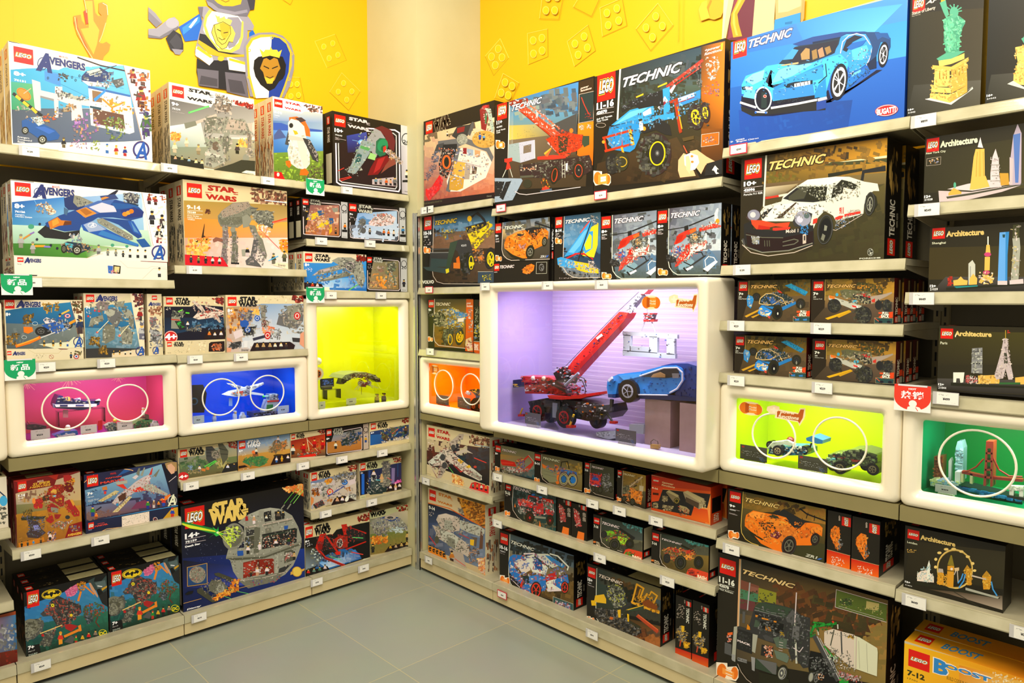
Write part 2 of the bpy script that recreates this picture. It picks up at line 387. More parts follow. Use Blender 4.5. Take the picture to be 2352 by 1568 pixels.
# side / top presets, drawing space 0..100 x 0..100 (y down)
SIDES={
'T':"g 14110c,14110c,0c0a08,0c0a08 0,0 100,0 100,100 0,100\nLU 20,82 70,96\nv e8e0cc TECHNIC 30,50 62,80\nv a09880 42096_42070 74,60 84,72\ns 8a6a30,3a2c18,c8a050 26 14 20,10 80,10 80,40 20,40",
'S':"g e9dcb8,e0d2ac,d8caa2,e2d4ae 0,0 100,0 100,100 0,100\nLV 22,6 74,17\nV 201a12 STAR_WARS 30,20 68,46\ns 3a3a38,6a6a60,a09a88 60 14 10,52 90,52 90,96 10,96",
'R':"g e9dcb8,e0d2ac,d8caa2,e2d4ae 0,0 100,0 100,100 0,100\nLV 22,6 74,17\nV c01818 STAR_WARS 30,20 68,46\ns 3a3a38,6a6a60,a09a88,c87030 60 14 10,52 90,52 90,96 10,96",
'K':"g 171411,110f0c,0c0a08,12100d 0,0 100,0 100,100 0,100\nLV 28,6 66,16\nV d8d0bc STAR_WARS 34,20 64,40\ng cfc5a4,cfc5a4,c4ba98,c4ba98 14,55 84,55 84,95 14,95",
'W':"g ece2c6,e4d8b8,dccfae,e8ddc0 0,0 100,0 100,100 0,100\nLV 30,5 72,14\nV 2a3570 AVENGERS 34,18 66,40\ns 8a8070,4a5a80,a04030,c0b090 60 14 10,50 90,50 90,92 10,92",
'H':"g 7a1410,5e0e0c,48100c,6a1410 0,0 100,0 100,100 0,100\nLV 30,5 72,14\ns c8a050,8a3020,d8c8a0 30 14 15,55 85,55 85,90 15,90",
'B':"g 12100c,12100c,0a0908,0a0908 0,0 100,0 100,100 0,100\nLV 28,6 66,16\ns 2a4858,c87020,3a6040 30 14 15,55 85,55 85,90 15,90",
'O':"g c8380c,b83008,c83c10,d04414 0,0 100,0 100,100 0,100\nr 14120e 12,30 88,70\nv e8dcc0 LEGO 30,74 70,94",
'P':"g 6a1410,24100c,0e0c0a,1a100c 0,0 100,0 100,100 0,100\nr b8a068 60,4 78,50\nLU 16,84 56,97\nv e8dcc0 TECHNIC 22,42 50,80\nr d8401c 52,66 92,80\nr 9a9888 52,82 90,96",
'A':"g 1c180e,1c180e,14110a,14110a 0,0 100,0 100,100 0,100",
'N':"g 1848a8,1848a8,103888,103888 0,0 100,0 100,100 0,100",
'Y':"g f0a818,e08c14,c86810,e8a018 0,0 100,0 100,100 0,100\nLG 8,12 40,40"}
SIDES['G']="g 15120d,15120d,0e0c09,0e0c09 0,0 100,0 100,100 0,100\nr c9bf9c 12,4 88,72\nLU 14,80 60,94"
TOPS={
'k':"g 15120e,12100c,0d0b09,100e0b 0,0 100,0 100,100 0,100\nLG 4,30 12,80\nr b9ae7c 55,8 97,88\nS 8a8058,a0966a 40 3 56,10 96,10 96,86 56,86\ns c8a050,8a7a50 12 4 16,30 50,30 50,70 16,70",
'd':"g 15120e,12100c,0d0b09,100e0b 0,0 100,0 100,100 0,100\nLG 4,30 12,80\ns 6a5a38,3a3020 14 5 55,20 90,20 90,80 55,80",
'c':"g d6c69a,d2c296,cabb90,d4c498 0,0 100,0 100,100 0,100\nLG 4,30 12,80\nSW 201a12 16,25 34,80\nr 14110d 70,20 92,70",
'h':"g 6a1410,5a120e,4a0e0c,5e120e 0,0 100,0 100,100 0,100\nr a89a6a 20,10 60,80",
'o':"g b83410,a83010,a03010,b03410 0,0 100,0 100,100 0,100\nr 8a8468 40,15 90,80",
'y':"g f0b020,e88c18,d87814,f0a81c 0,0 100,0 100,100 0,100\nLG 6,20 18,80\ni 3a8ab8 BOOST 26,30 55,70",
'n':"g 1848a8,1848a8,1848a8,1848a8 0,0 100,0 100,100 0,100"}
BOXES=[];SHELVES=[]
_seed=[3]
def unitp(w,h): return lambda x,y:(x/100*w,(1-y/100)*h)
def carton(z,pl,zs,corners,depth,label,art,side='T',top='d',o=.03,group=None,back=0,gap=.005,blabels=None,gw=None,stack=None,name='toy_box'):
    """box on the shelf at height zs; corners = TL,TR,BR,BL of its front in the reading frame z; back = more of the same behind"""
    C=[zpx(z,*c) for c in corners]
    U=[uz(pl,o,*c) for c in C]
    u0=(U[0][0]+U[3][0])/2; u1=(U[1][0]+U[2][0])/2
    if zs is None: zs=(U[2][1]+U[3][1])/2
    zt=(U[0][1]+U[1][1])/2; w=u1-u0-.0015
    for q in SHELVES:
        if q[0]==pl and q[1]<(u0+u1)/2<q[2] and q[3]-.0225<zt<q[3]+.09 and q[3]>zs+.1: zt=q[3]-.0225
    gap=max(gap,.005); h=zt-zs
    if gw: w=gw
    O=wp(pl,u0,zs,o); R=Matrix.Rotation(ROT[pl],4,'Z'); MI=(Matrix.Translation(O)@R).inverted()
    def conv(x,y):
        q=MI@hit(pl,o,*zpx(z,x*K,y*K)); return (q.x,q.z)
    K=1 if z=='z' else 3   # artwork is written in thirds of the frame's units
    sh=Sheet(); _seed[0]+=1
    D=depth; sc,tc=SIDES[side],TOPS[top]
    # bottom, back
    b=hx('1a1712') if side in 'TKBPAG' else hx('cfc3a0')
    sh.face([(0,0,0),(w,0,0),(w,D,0),(0,D,0)][::-1],b); sh.face([(0,D,0),(w,D,0),(w,D,h),(0,D,h)][::-1],b)
    e=.0005
    for O2,ex,n in (((w,0,0),(0,1,0),(1,0,0)),((0,D,0),(0,-1,0),(-1,0,0))):
        P=Print(sh,O2,ex,(0,0,1),n,D,h,unitp(D,h),_seed[0]); P.k=0
        P.poly(b,[(0,0),(D,0),(D,h),(0,h)],True); P.k=1; P.run(sc)
    P=Print(sh,(0,0,h),(1,0,0),(0,1,0),(0,0,1),w,D,unitp(w,D),_seed[0]); P.k=0
    P.poly(b,[(0,0),(w,0),(w,D),(0,D)],True); P.k=1; P.run(tc)
    P=Print(sh,(0,0,0),(1,0,0),(0,0,1),(0,-1,0),w,h,conv,_seed[0]*7); P.k=0; P.slant=True; P.bg=[]
    P.poly(b,[(0,0),(w,0),(w,h),(0,h)],True); P.k=1
    P.run(art if art[0]=='#' else unrel(art))
    ob=sh.build(name,M_PRINT,None,O,ROT[pl]); prop(ob,label,'boxed toy',group)
    BOXES.append((ob,w,h,D))
    dv=R@Vector((0,1,0)); rn=random.Random(_seed[0])
    for i in range(back):
        c=ob.copy(); COL.objects.link(c); c.location=O+dv*((D+gap)*(i+1))+R@Vector((rn.uniform(-.004,.004),0,0))
        c['label']=blabels[i] if blabels else label+BEH[i]
    return ob,O,w,h
BEH=[', the one directly behind the front box',', third from the front in its row',', fourth from the front in its row']
# ================= setting =================
def wallprint(pl,name,a,b,art,zt=3.3):
    sh=Sheet(); o=(XL-XW) if pl=='L' else YW-YR
    if pl=='L': O=(XW,a,0);ex=(0,1,0);n=(1,0,0)
    else: O=(a,YW,0);ex=(1,0,0);n=(0,-1,0)
    def conv(x,y):
        p=hit(pl,o,x,y); return ((p.y if pl=='L' else p.x)-a,p.z)
    P=Print(sh,O,ex,(0,0,1),n,b-a,zt,conv,5,6e-5); P.k=0
    P.poly(hx('eab606'),[(0,0),(b-a,0),(b-a,zt),(0,zt)],True); P.k=1
    for t in art:
        P.conv=(lambda x,y,t=t: conv(*zpx(t[0],x,y))) ; P.run(t[1])
    w=sh.build(name,M_WALL); prop(w,kind='structure'); return w
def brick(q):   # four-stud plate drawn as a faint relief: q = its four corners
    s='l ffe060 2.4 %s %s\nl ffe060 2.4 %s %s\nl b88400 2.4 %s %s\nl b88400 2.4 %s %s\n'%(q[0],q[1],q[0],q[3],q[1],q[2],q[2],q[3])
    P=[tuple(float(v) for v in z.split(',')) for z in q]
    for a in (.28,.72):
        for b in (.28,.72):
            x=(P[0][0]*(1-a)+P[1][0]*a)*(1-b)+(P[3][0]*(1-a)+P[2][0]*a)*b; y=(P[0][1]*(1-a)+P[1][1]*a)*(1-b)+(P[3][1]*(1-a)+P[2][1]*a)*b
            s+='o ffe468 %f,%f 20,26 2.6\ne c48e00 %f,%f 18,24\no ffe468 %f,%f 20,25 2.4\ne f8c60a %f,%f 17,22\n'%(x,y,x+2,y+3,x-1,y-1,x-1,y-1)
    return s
LM="""l e0a800 2 110,0 118,380
l e8b400 3 1335,0 1345,640
l e8b400 3 1392,0 1398,700"""
LA="""p f08818 715,0 800,0 815,110 840,140 870,135 845,110 845,30 880,20 915,40 925,120 905,200 880,290 850,370 880,375 910,360 945,385 930,440 890,480 878,520 775,500 720,400 660,300 630,200 628,140 690,128 700,180 740,225 765,210
p ffb030 730,10 790,10 800,180 850,260 830,380 800,470 730,340 690,250 760,240
p e8641a 630,200 660,145 665,230 740,390 780,500 720,400
p d84010 715,100 745,80 755,200 735,215
l ffd890 6 640,150 655,250 720,390 790,500
l ffd890 6 722,0 740,110
l fff0c0 5 880,30 915,50 922,130
l ffd890 5 905,200 875,300 850,360"""
LB="""p 7a7480 0,62 60,115 120,195 68,240 0,170
p 8f8a96 0,62 60,115 118,192 108,205 0,100
p 97939f 0,250 70,245 110,215 180,160 225,148 262,190 262,235 215,275 145,310 95,330 10,325 0,300
p 6d6974 0,300 95,318 140,290 255,225 262,240 215,280 110,335 0,325
e a8a4b0 205,200 55,45
p 26242a 150,330 215,260 280,300 300,380 300,440 250,470 190,430
p 3c3a42 180,360 240,290 290,350 285,410 240,440
p 8c8894 200,420 300,430 270,472 230,468
p 1560c0 262,232 330,190 430,125 450,125 462,180 438,300 420,345 315,358 290,300
p 2f86e0 290,240 380,180 438,140 440,190 350,260 300,300
p e8f4ff 345,235 400,165 425,150 415,180 365,245
p 97919e 425,60 500,58 560,110 850,140 870,165 905,225 895,265 850,262 840,500 820,620 700,600 410,490 398,440 440,270 470,160
p 6a6470 425,60 470,62 455,190 440,125
p f4f2ea 485,140 520,95 600,105 760,130 800,180 795,330 760,420 700,460 600,440 520,360 470,260
p f0cf50 470,215 485,140 520,85 545,100 505,155 492,220 530,330 600,410 700,430 770,370 790,300 800,180 815,190 812,320 780,420 700,462 600,448 510,370
p 8f8a98 680,150 770,150 800,200 790,320 740,400 690,420 640,300
p f0cf50 560,215 640,190 715,230 745,290 720,370 690,360 670,410 620,420 580,380 560,330 540,280
p f6dc60 585,165 570,128 595,145 610,140 612,160 640,150 650,140 662,165 690,165 718,180 700,220 650,205 590,195
l 5a4a18 5 560,215 540,280 560,330 580,380 630,425 670,410 690,360 725,365
l 5a4a18 5 565,215 640,190 700,225 705,290 660,370 630,385 595,350 570,270 565,215
p d8aa28 610,210 640,195 700,230 690,300 650,350 620,300
l 2a2416 7 590,255 620,270
l 2a2416 7 645,285 680,280
l 2a2416 5 600,325 630,345 655,335
p 221f24 440,290 490,300 600,440 800,470 815,490 620,480 430,350
p f2f0e8 410,400 540,470 560,540 530,570 400,475
p f2f0e8 670,480 830,540 830,620 690,600
p dca818 430,345 600,450 700,470 820,470 820,490 640,495 520,470 420,370
p e8b820 410,420 530,500 550,490 425,395
p e8b820 690,520 830,560 830,535 690,500
p 1d1b20 415,500 520,565 560,520 680,520 690,600 830,625 850,800 440,740 412,620
p 65606b 415,590 600,610 600,760 430,735
p 65606b 655,620 830,640 860,840 670,790
p 46424a 450,650 590,680 590,745 435,725
p 46424a 680,680 800,700 830,810 700,790
e e4b828 620,505 28,22
p 6c6874 490,0 900,0 870,90 845,145 740,135 560,90 510,40
p 8d8896 495,10 545,30 600,75 740,105 845,85 850,110 735,132 590,105 510,50
p 3c3842 845,0 915,0 905,85 870,90
p f0b41c 560,0 800,0 790,40 720,58 640,55 590,30
l 7a4a10 5 625,5 660,22 692,10
p 1560c0 862,280 895,262 915,300 880,350 862,330
p 8f8a96 820,400 860,320 940,285 1060,280 1150,310 1220,380 1250,480 1245,600 1210,740 1160,840 870,830 830,640
p e2b428 835,400 880,330 960,300 1080,300 1170,340 1225,440 1230,560 1180,730 1140,840 900,840 850,640
p f7f7f2 855,420 895,350 960,325 1055,318 1055,460 1040,780 1028,840 920,845 868,640
p 1c3c98 1055,318 1120,330 1180,380 1212,460 1200,620 1160,740 1120,840 1028,840
p 17130e 905,520 940,490 1000,480 1100,480 1150,490 1178,560 1170,640 1150,680 1120,700 1080,760 1032,785 960,730 915,660 898,590
p b07e20 955,590 985,510 1010,500 1040,520 1075,498 1105,510 1130,590 1110,620 1080,690 1040,725 1000,690 980,620
p e8b830 990,660 1040,680 1080,665 1060,720 1015,720
p f0c83a 975,495 950,420 985,450 1000,430 1040,430 1045,400 1060,430 1100,430 1112,450 1142,430 1120,500 1040,480
l 201810 9 988,570 1030,590
l 201810 9 1060,590 1105,572
l 201810 6 1010,660 1040,672 1068,658
o e8b830 1055,325 14,14 6
o e8b830 862,435 14,14 6
o e8b830 1225,465 14,14 6
o e8b830 860,665 14,14 6
o e8b830 1200,682 14,14 6"""
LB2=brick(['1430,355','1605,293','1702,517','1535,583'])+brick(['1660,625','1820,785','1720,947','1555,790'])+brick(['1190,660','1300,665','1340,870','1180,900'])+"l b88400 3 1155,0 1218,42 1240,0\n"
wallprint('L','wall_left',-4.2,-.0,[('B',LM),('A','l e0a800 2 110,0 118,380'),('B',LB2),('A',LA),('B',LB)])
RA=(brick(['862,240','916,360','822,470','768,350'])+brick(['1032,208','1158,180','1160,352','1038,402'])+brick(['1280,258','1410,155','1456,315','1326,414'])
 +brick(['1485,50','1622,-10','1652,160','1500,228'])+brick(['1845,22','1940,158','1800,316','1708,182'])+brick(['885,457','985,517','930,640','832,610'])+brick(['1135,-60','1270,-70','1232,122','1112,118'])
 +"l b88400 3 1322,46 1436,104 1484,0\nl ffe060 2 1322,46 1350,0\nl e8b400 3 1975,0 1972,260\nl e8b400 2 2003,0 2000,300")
RB="""p e8a81c 212,80 230,30 275,0 365,0 400,30 400,80 380,130 330,150 290,140 230,160
p f4c030 215,75 240,20 280,5 275,60 300,130 235,155
p c88810 275,60 300,5 315,10 290,70 300,140
p e8c890 400,0 475,0 450,110 415,290 385,300 392,150
p f6dcae 405,0 435,0 410,150 395,290 388,280
p 6a2434 475,0 630,0 620,120 608,300 420,300 450,120
p 8c3444 480,0 520,0 480,150 520,260 430,290 455,130
p f0a018 505,0 560,0 500,110 510,180 535,270 470,280 450,180 455,110
p ffc850 515,0 535,0 480,100 485,190 505,265 490,265 465,170 470,100
p f0cc90 630,0 780,0 770,160 765,320 605,320 620,120
p dca868 780,0 980,0 975,60 965,100 780,150
p f2c88c 800,0 970,0 965,50 870,90 800,100
p 2f90d0 775,150 965,97 960,250 765,250
p 1c70b0 850,170 905,160 900,180 850,185
p d09850 980,0 998,0 990,140 965,200 968,90"""
ZM['f']=(1540,0,3.2)
wallprint('R','wall_right',.0,4.6,[('e',RA),('f',RB)])
s=Sheet(); s.box((XW,0,0),(0,YW,3.3),'fff'); pil=s.build('wall_pillar',M_PILLAR); prop(pil,kind='structure')
s=Sheet(); s.box((-.012,-.004,0),(.004,.0,1.98),'fff'); s.box((0,-.004,0),(.004,.014,1.98),'fff'); s.box((-.03,-.012,0),(-.014,-.002,1.98),'fff')
t=s.build('trim_1',M_STEEL); prop(t,kind='structure')
# floor
m=bpy.data.materials.new('floor_tiles'); m.use_nodes=True; nt=m.node_tree; b=nt.nodes['Principled BSDF']; b.inputs['Roughness'].default_value=.3
tc=nt.nodes.new('ShaderNodeTexCoord'); mp=nt.nodes.new('ShaderNodeMapping'); br=nt.nodes.new('ShaderNodeTexBrick')
mp.inputs['Location'].default_value=(.41,.10,0); br.offset=0; br.squash=1
br.inputs['Scale'].default_value=1; br.inputs['Brick Width'].default_value=.61; br.inputs['Row Height'].default_value=.6; br.inputs['Mortar Size'].default_value=.0016; br.inputs['Mortar Smooth'].default_value=.2
br.inputs['Color1'].default_value=hx('9a9d8c'); br.inputs['Color2'].default_value=hx('959888'); br.inputs['Mortar'].default_value=hx('c0b284')
nz=nt.nodes.new('ShaderNodeTexNoise'); nz.inputs['Scale'].default_value=2.2; nz.inputs['Detail'].default_value=5; mm=nt.nodes.new('ShaderNodeMix'); mm.data_type='RGBA'; mm.blend_type='MULTIPLY'; mm.inputs[0].default_value=.22
nt.links.new(tc.outputs['Object'],mp.inputs[0]); nt.links.new(mp.outputs[0],br.inputs[0]); nt.links.new(tc.outputs['Object'],nz.inputs[0])
nt.links.new(br.outputs['Color'],mm.inputs[6]); nt.links.new(nz.outputs['Color'],mm.inputs[7]); nt.links.new(mm.outputs[2],b.inputs['Base Color'])
s=Sheet(); s.box((XW,-4.2,-.05),(4.6,YW,0),'fff'); fl=s.build('floor',m); prop(fl,kind='structure')
# back panels of the shelving, one per bay
LU=[-2.46,-1.855,-1.24,-.622,-.008]; RU=[.003,.606,1.83,2.436,3.045]
PB=.385
def panel(pl,a,b,z1,lab):
    s=Sheet()
    def bx(u0,u1,z0,z1,o0,o1):
        P=[wp(pl,u,z,o) for u in (u0,u1) for z in (z0,z1) for o in (o0,o1)]
        s.box(tuple(min(p[i] for p in P) for i in range(3)),tuple(max(p[i] for p in P) for i in range(3)),'fff')
    bx(a+.001,b-.001,.11,z1,PB,PB+.012)
    r=empty('shelving_back',wp(pl,(a+b)/2,0,PB),0,lab,'back panel','steel back panels behind the shelves')
    o=s.build('panel',M_BACK,r); o.matrix_parent_inverse=Matrix.Translation(-r.location)
    for e in (a+.012,b-.012):
        s=Sheet(); O=wp(pl,e-.011,.11,PB-.022); r2=Matrix.Rotation(ROT[pl],4,'Z')
        s.box((0,0,0),(.022,.021,z1-.11),'8a7d5a')
        P=Print(s,(0,0,0),(1,0,0),(0,0,1),(0,-1,0),.022,z1-.11,lambda x,y:(x,y),1); P.k=30
        for k in range(int((z1-.2)/.05)): P.poly(hx('0c0a06'),[(.008,.04+k*.05),(.014,.04+k*.05),(.014,.07+k*.05),(.008,.07+k*.05)],True)
        o=s.build('upright',M_WALL,r); o.matrix_parent_inverse=Matrix.Translation(-r.location); o.location=O; o.rotation_euler=(0,0,ROT[pl])
NB=['left wall shelving, %s bay'%q for q in ('part-hidden far left','left','middle','corner')]
for i in range(4): panel('L',LU[i],LU[i+1],2.06,'brown steel back panel of the '+NB[i])
NR=['right wall shelving, %s bay'%q for q in ('narrow corner','wide middle','white sports car','rightmost')]
for i in range(4): panel('R',RU[i],RU[i+1],1.96 if i<2 else 2.02,'brown steel back panel of the '+NR[i])
def shelf(pl,a,b,z,lab,lip=.036,o=0,dep=None,brk=True):
    "board, front lip with price channel, two brackets; local x along the shelf, y into it"
    dep=(PB-.024 if dep is None else dep)-o
    SHELVES.append((pl,a,b,z))
    r=empty('metal_shelf',wp(pl,a,z,o),ROT[pl],lab,'shelf','metal wall shelves'); w=b-a
    s=Sheet(); s.box((.001,.004,-.02),(w-.001,dep,0),'fff'); s.build('board',M_SHELF,r)
    s=Sheet()
    pf=[(0.0,0),(.006,.0005),(.006,-lip),(-.004,-lip),(-.006,-lip+.004),(0,-.003)]
    vs=[Vector((x,p[0],p[1])) for x in (0,w) for p in pf]; n=6
    s.mesh(vs,[tuple(range(n)),tuple(range(2*n-1,n-1,-1))]+[(i,(i+1)%n,n+(i+1)%n,n+i) for i in range(n)],hx('fff')); s.build('front_lip',M_LIP,r)
    if brk:
        for x in (.004,w-.008):
            s=Sheet(); s.mesh([Vector(p) for p in ((x,.02,-.021),(x,dep,-.021),(x,dep,-.06),(x,dep*.7,-.055),(x,.02,-.03),(x+.003,.02,-.021),(x+.003,dep,-.021),(x+.003,dep,-.06),(x+.003,dep*.7,-.055),(x+.003,.02,-.03))],
             [(0,1,2,3,4),(9,8,7,6,5)]+[(i,5+i,5+(i+1)%5,(i+1)%5) for i in range(5)],hx('fff')); s.build('bracket',M_SHELF,r)
    return r
def plinth(pl,a,b,z,lab,zb=.018):
    r=empty('base_shelf',wp(pl,a,0,0),ROT[pl],lab,'base shelf','base shelves standing on the floor'); w=b-a
    s=Sheet(); s.box((.001,.004,z-.018),(w-.001,PB-.001,z),'fff'); s.build('board',M_SHELF,r)
    s=Sheet(); s.box((.0,-.005,z-.036),(w,.004,z+.0005),'fff'); s.build('front_lip',M_LIP,r)
    s=Sheet(); s.box((.001,.0,zb),(w-.001,.012,z-.037),'fff'); s.build('front_panel',M_BASE,r)
    s=Sheet(); s.box((.002,.05,0),(w-.002,.06,z-.02),'fff'); s.build('kick_board',M_DARK,r)
    
    for q in (.003,w-.02):
        s=Sheet(); s.box((q,.062,0),(q+.017,PB-.002,z-.019),'fff'); s.build('side_support',M_DARK,r)
zT=2.083
BL=['far left bay','left bay','middle bay','corner bay']
for i in range(4):
    a,b=LU[i]+.001,LU[i+1]-.001
    shelf('L',a,b,zT,'top shelf of the left wall, '+BL[i])
    plinth('L',a,b,.106,'cream base shelf of the left wall, '+BL[i])
shelf('L',LU[1]+.002,LU[2]-.002,1.591,'second shelf of the left bay, under the blue jet box')
shelf('L',LU[2]+.001,LU[3]-.001,1.656,'second shelf of the middle bay, under the grey walker box')
shelf('L',LU[3]+.001,LU[4]-.001,1.808,'upper small shelf of the corner bay on the left wall')
shelf('L',LU[3]+.001,LU[4]-.001,1.551,'shelf right above the yellow display case',brk=False)
shelf('L',LU[1]+.001,LU[2]-.001,1.270,'shelf right above the pink display case',brk=False)
shelf('L',LU[2]+.001,LU[3]-.001,1.266,'shelf right above the blue display case',brk=False)
shelf('L',LU[1]+.001,LU[2]-.001,.552,'shelf below the pink case, holding the red robot box')
shelf('L',LU[2]+.001,LU[3]-.001,.706,'shelf below the blue case, with five small boxes, left half')
shelf('L',LU[3]+.001,LU[4]-.001,.706,'shelf below the yellow case, with small boxes, right half')
shelf('L',LU[3]+.001,LU[4]-.001,.439,'low shelf in the corner of the left wall, second above the floor')
shelf('L',LU[0]+.001,LU[1]-.001,1.6,'part-hidden second shelf at the left edge of the picture',brk=False)
shelf('L',LU[0]+.001,LU[1]-.001,.64,'low shelf cut by the left edge of the picture, upper one')
shelf('L',LU[0]+.001,LU[1]-.001,.36,'low shelf cut by the left edge of the picture, lower one')
shelf('R',RU[0],RU[1]-.002,1.996,'top shelf of the right wall next to the pillar',brk=False)
shelf('R',RU[0],RU[1]-.002,1.574,'shelf under the yellow and black loader box, by the pillar',brk=False)
shelf('R',RU[0],RU[1]-.002,1.238,'short shelf right above the orange display case',brk=False)
shelf('R',RU[0],RU[1]-.002,.535,'shelf by the pillar under the white spacecraft box')
shelf('R',RU[1],RU[2]-.002,1.945,'wide top shelf under the crane and tow truck boxes')
shelf('R',RU[1],RU[2]-.002,.662,'wide shelf of small boxes below the large display case')
shelf('R',RU[1],RU[2]-.002,.450,'wide low shelf, second above the floor')
shelf('R',RU[2],RU[3]-.002,2.043,'top shelf under the blue supercar box')
shelf('R',RU[2],RU[3]-.002,1.628,'shelf under the white racing car box')
shelf('R',RU[2],RU[3]-.002,1.431,'shelf of pull-back cars, upper of the two')
shelf('R',RU[2],RU[3]-.002,1.243,'shelf of pull-back cars, lower of the two',brk=False)
shelf('R',RU[2],RU[3]-.002,.633,'shelf below the lime display case')
shelf('R',RU[3],RU[4],2.041,'top shelf of the rightmost bay under the statue boxes')
shelf('R',RU[3],RU[4],1.784,'shelf under the tall city skyline box')
shelf('R',RU[3],RU[4],1.527,'shelf under the skyline box with the pink sphere tower')
shelf('R',RU[3],RU[4],1.228,'shelf right above the green display case',brk=False)
shelf('R',RU[3],RU[4],.625,'shelf below the green display case')
BR=['corner bay','wide middle bay','bay below the lime case','rightmost bay']
for i in range(4): plinth('R',RU[i]+.001,RU[i+1]-.001,.105,'cream base shelf of the right wall, '+BR[i])
# strips that carry the display cases
def strip(pl,a,b,z0,z1,lab):
    s=Sheet(); s.box((.001,.006,z0-z1),(b-a-.001,PB-.025,0),'fff'); o=s.build('case_ledge',M_BASE2,None,wp(pl,a,z1,0),ROT[pl]); prop(o,lab,'ledge','ledges under the display cases')
M_BASE2=mat('ledge_paint','8d8153',rough=.35,noise=('857a4e',8))
for i,n in ((1,'pink'),(2,'blue'),(3,'yellow')): strip('L',LU[i]+.001,LU[i+1]-.001,.855,.904,'olive metal ledge under the %s display case'%n)
for i,n in ((0,'orange'),(1,'large'),(2,'lime'),(3,'green')): strip('R',RU[i]+.001,RU[i+1]-.001,.837 if i else .85,.884,'olive metal ledge under the %s display case'%n)
# ---------------- display cases ----------------
def rrect(x0,z0,x1,z1,r,y,n=5):
    P=[]
    for cx,cz,a in ((x1-r,z1-r,0),(x0+r,z1-r,90),(x0+r,z0+r,180),(x1-r,z0+r,270)):
        for i in range(n+1):
            t=math.radians(a+90*i/n); P.append(Vector((cx+r*math.cos(t),y,cz+r*math.sin(t))))
    return P
def case(pl,a,b,z0,z1,op,cols,lab,o=0,dep=.30,lite=4,walls=None,art=None,led='fffaf0'):
    "rounded frame, lined box behind it, light strip and pane. op: opening corners as (zoom key, TL, TR, BR, BL)"
    k=op[0]; U=[uz(pl,o+.02,*zpx(k,*c)) for c in op[1:]]
    w=b-a;h=z1-z0
    x0=(U[0][0]+U[3][0])/2-a;x1=(U[1][0]+U[2][0])/2-a;x0=max(x0,.05);x1=min(x1,w-.05);q0=(U[2][1]+U[3][1])/2-z0;q1=(U[0][1]+U[1][1])/2-z0
    r=empty('display_case',wp(pl,a,z0,o),ROT[pl],lab,'display case','cream display cases let into the shelving')
    s=Sheet(); L=[rrect(0,0,w,h,.012,.10-o),rrect(0,0,w,h,.02,.012),rrect(.004,.004,w-.004,h-.004,.022,.003),rrect(.012,.012,w-.012,h-.012,.022,0),
      rrect(x0-.022,q0-.022,x1+.022,q1+.022,.02,.0),rrect(x0-.014,q0-.014,x1+.014,q1+.014,.016,.004),rrect(x0-.002,q0-.002,x1+.002,q1+.002,.010,.02),rrect(x0,q0,x1,q1,.008,.03)]
    n=len(L[0]); vs=[p for l in L for p in l]
    s.mesh(vs,[(j*n+i,j*n+(i+1)%n,(j+1)*n+(i+1)%n,(j+1)*n+i) for j in range(len(L)-1) for i in range(n)],hx('fff'),True); s.build('frame',M_CREAM,r)
    X0,X1,Z0,Z1,Y0,Y1=max(x0-.012,.004),min(x1+.012,w-.004),q0-.012,q1+.012,.036,dep-o
    s=Sheet(); cb,cl,cr,cf,ct=[hx(c) if ',' not in c else [hx(z) for z in c.split(',')] for c in cols]
    def quad(p,c):
        s.face([Vector(q) for q in p],c)
    Q=Print(s,(X0,Y1,Z0),(1,0,0),(0,0,1),(0,-1,0),X1-X0,Z1-Z0,unitp(X1-X0,Z1-Z0),9); Q.k=0
    if isinstance(cb,list): Q.quadg([cb[0],cb[1],cb[2],cb[3]],[(0,0),(100,0),(100,100),(0,100)])
    else: Q.poly(cb,[(0,0),(200,0),(200,200),(0,200)],True)
    Q.k=1
    if art: Q.run(art)
    quad([(X0,Y0,Z0),(X0,Y1,Z0),(X0,Y1,Z1),(X0,Y0,Z1)],cl); quad([(X1,Y1,Z0),(X1,Y0,Z0),(X1,Y0,Z1),(X1,Y1,Z1)],cr)
    quad([(X0,Y0,Z0),(X1,Y0,Z0),(X1,Y1,Z0),(X0,Y1,Z0)],cf); quad([(X0,Y1,Z1),(X1,Y1,Z1),(X1,Y0,Z1),(X0,Y0,Z1)],ct)
    s.build('lined_box',M_LINE,r)
    s=Sheet(); s.box((X0+.02,Y0+.004,Z1-.008),(X1-.02,Y0+.012,Z1-.002),'fff'); s.build('light_strip',M_LED,r)
    al=bpy.data.lights.new('case_light','AREA'); al.shape='RECTANGLE'; al.size=(X1-X0)*.7; al.size_y=.03; al.energy=lite; al.color=hx(led)[:3]
    lo=bpy.data.objects.new('case_light',al); COL.objects.link(lo); lo.parent=r; lo.location=((X0+X1)/2,Y0+.035,Z1-.01); lo.rotation_euler=(math.radians(25),0,0)
    s=Sheet(); s.face([Vector(p) for p in ((x0-.003,.031,q0-.003),(x1+.003,.031,q0-.003),(x1+.003,.031,q1+.003),(x0-.003,.031,q1+.003))],hx('fff')); s.build('glass_pane',M_GLASS,r)
    return r,(X0,X1,Z0,Z1,Y0,Y1)
M_LINE=mat('coloured_lining',attr=True,rough=.3,spec=.4)
FW="l ffc8a0 .5 30,22 26,2\n"
import random as _r
_q=_r.Random(4)
def burst(cx,cy,R,n):
    t=''
    for i in range(n):
        a=2*PI*i/n+_q.uniform(-.1,.1);k=_q.uniform(.5,1)
        t+='l ffb8b0 .35 %.1f,%.1f %.1f,%.1f\n'%(cx+R*.15*math.cos(a),cy+R*.3*math.sin(a),cx+R*k*math.cos(a),cy+R*2*k*math.sin(a))
    return t
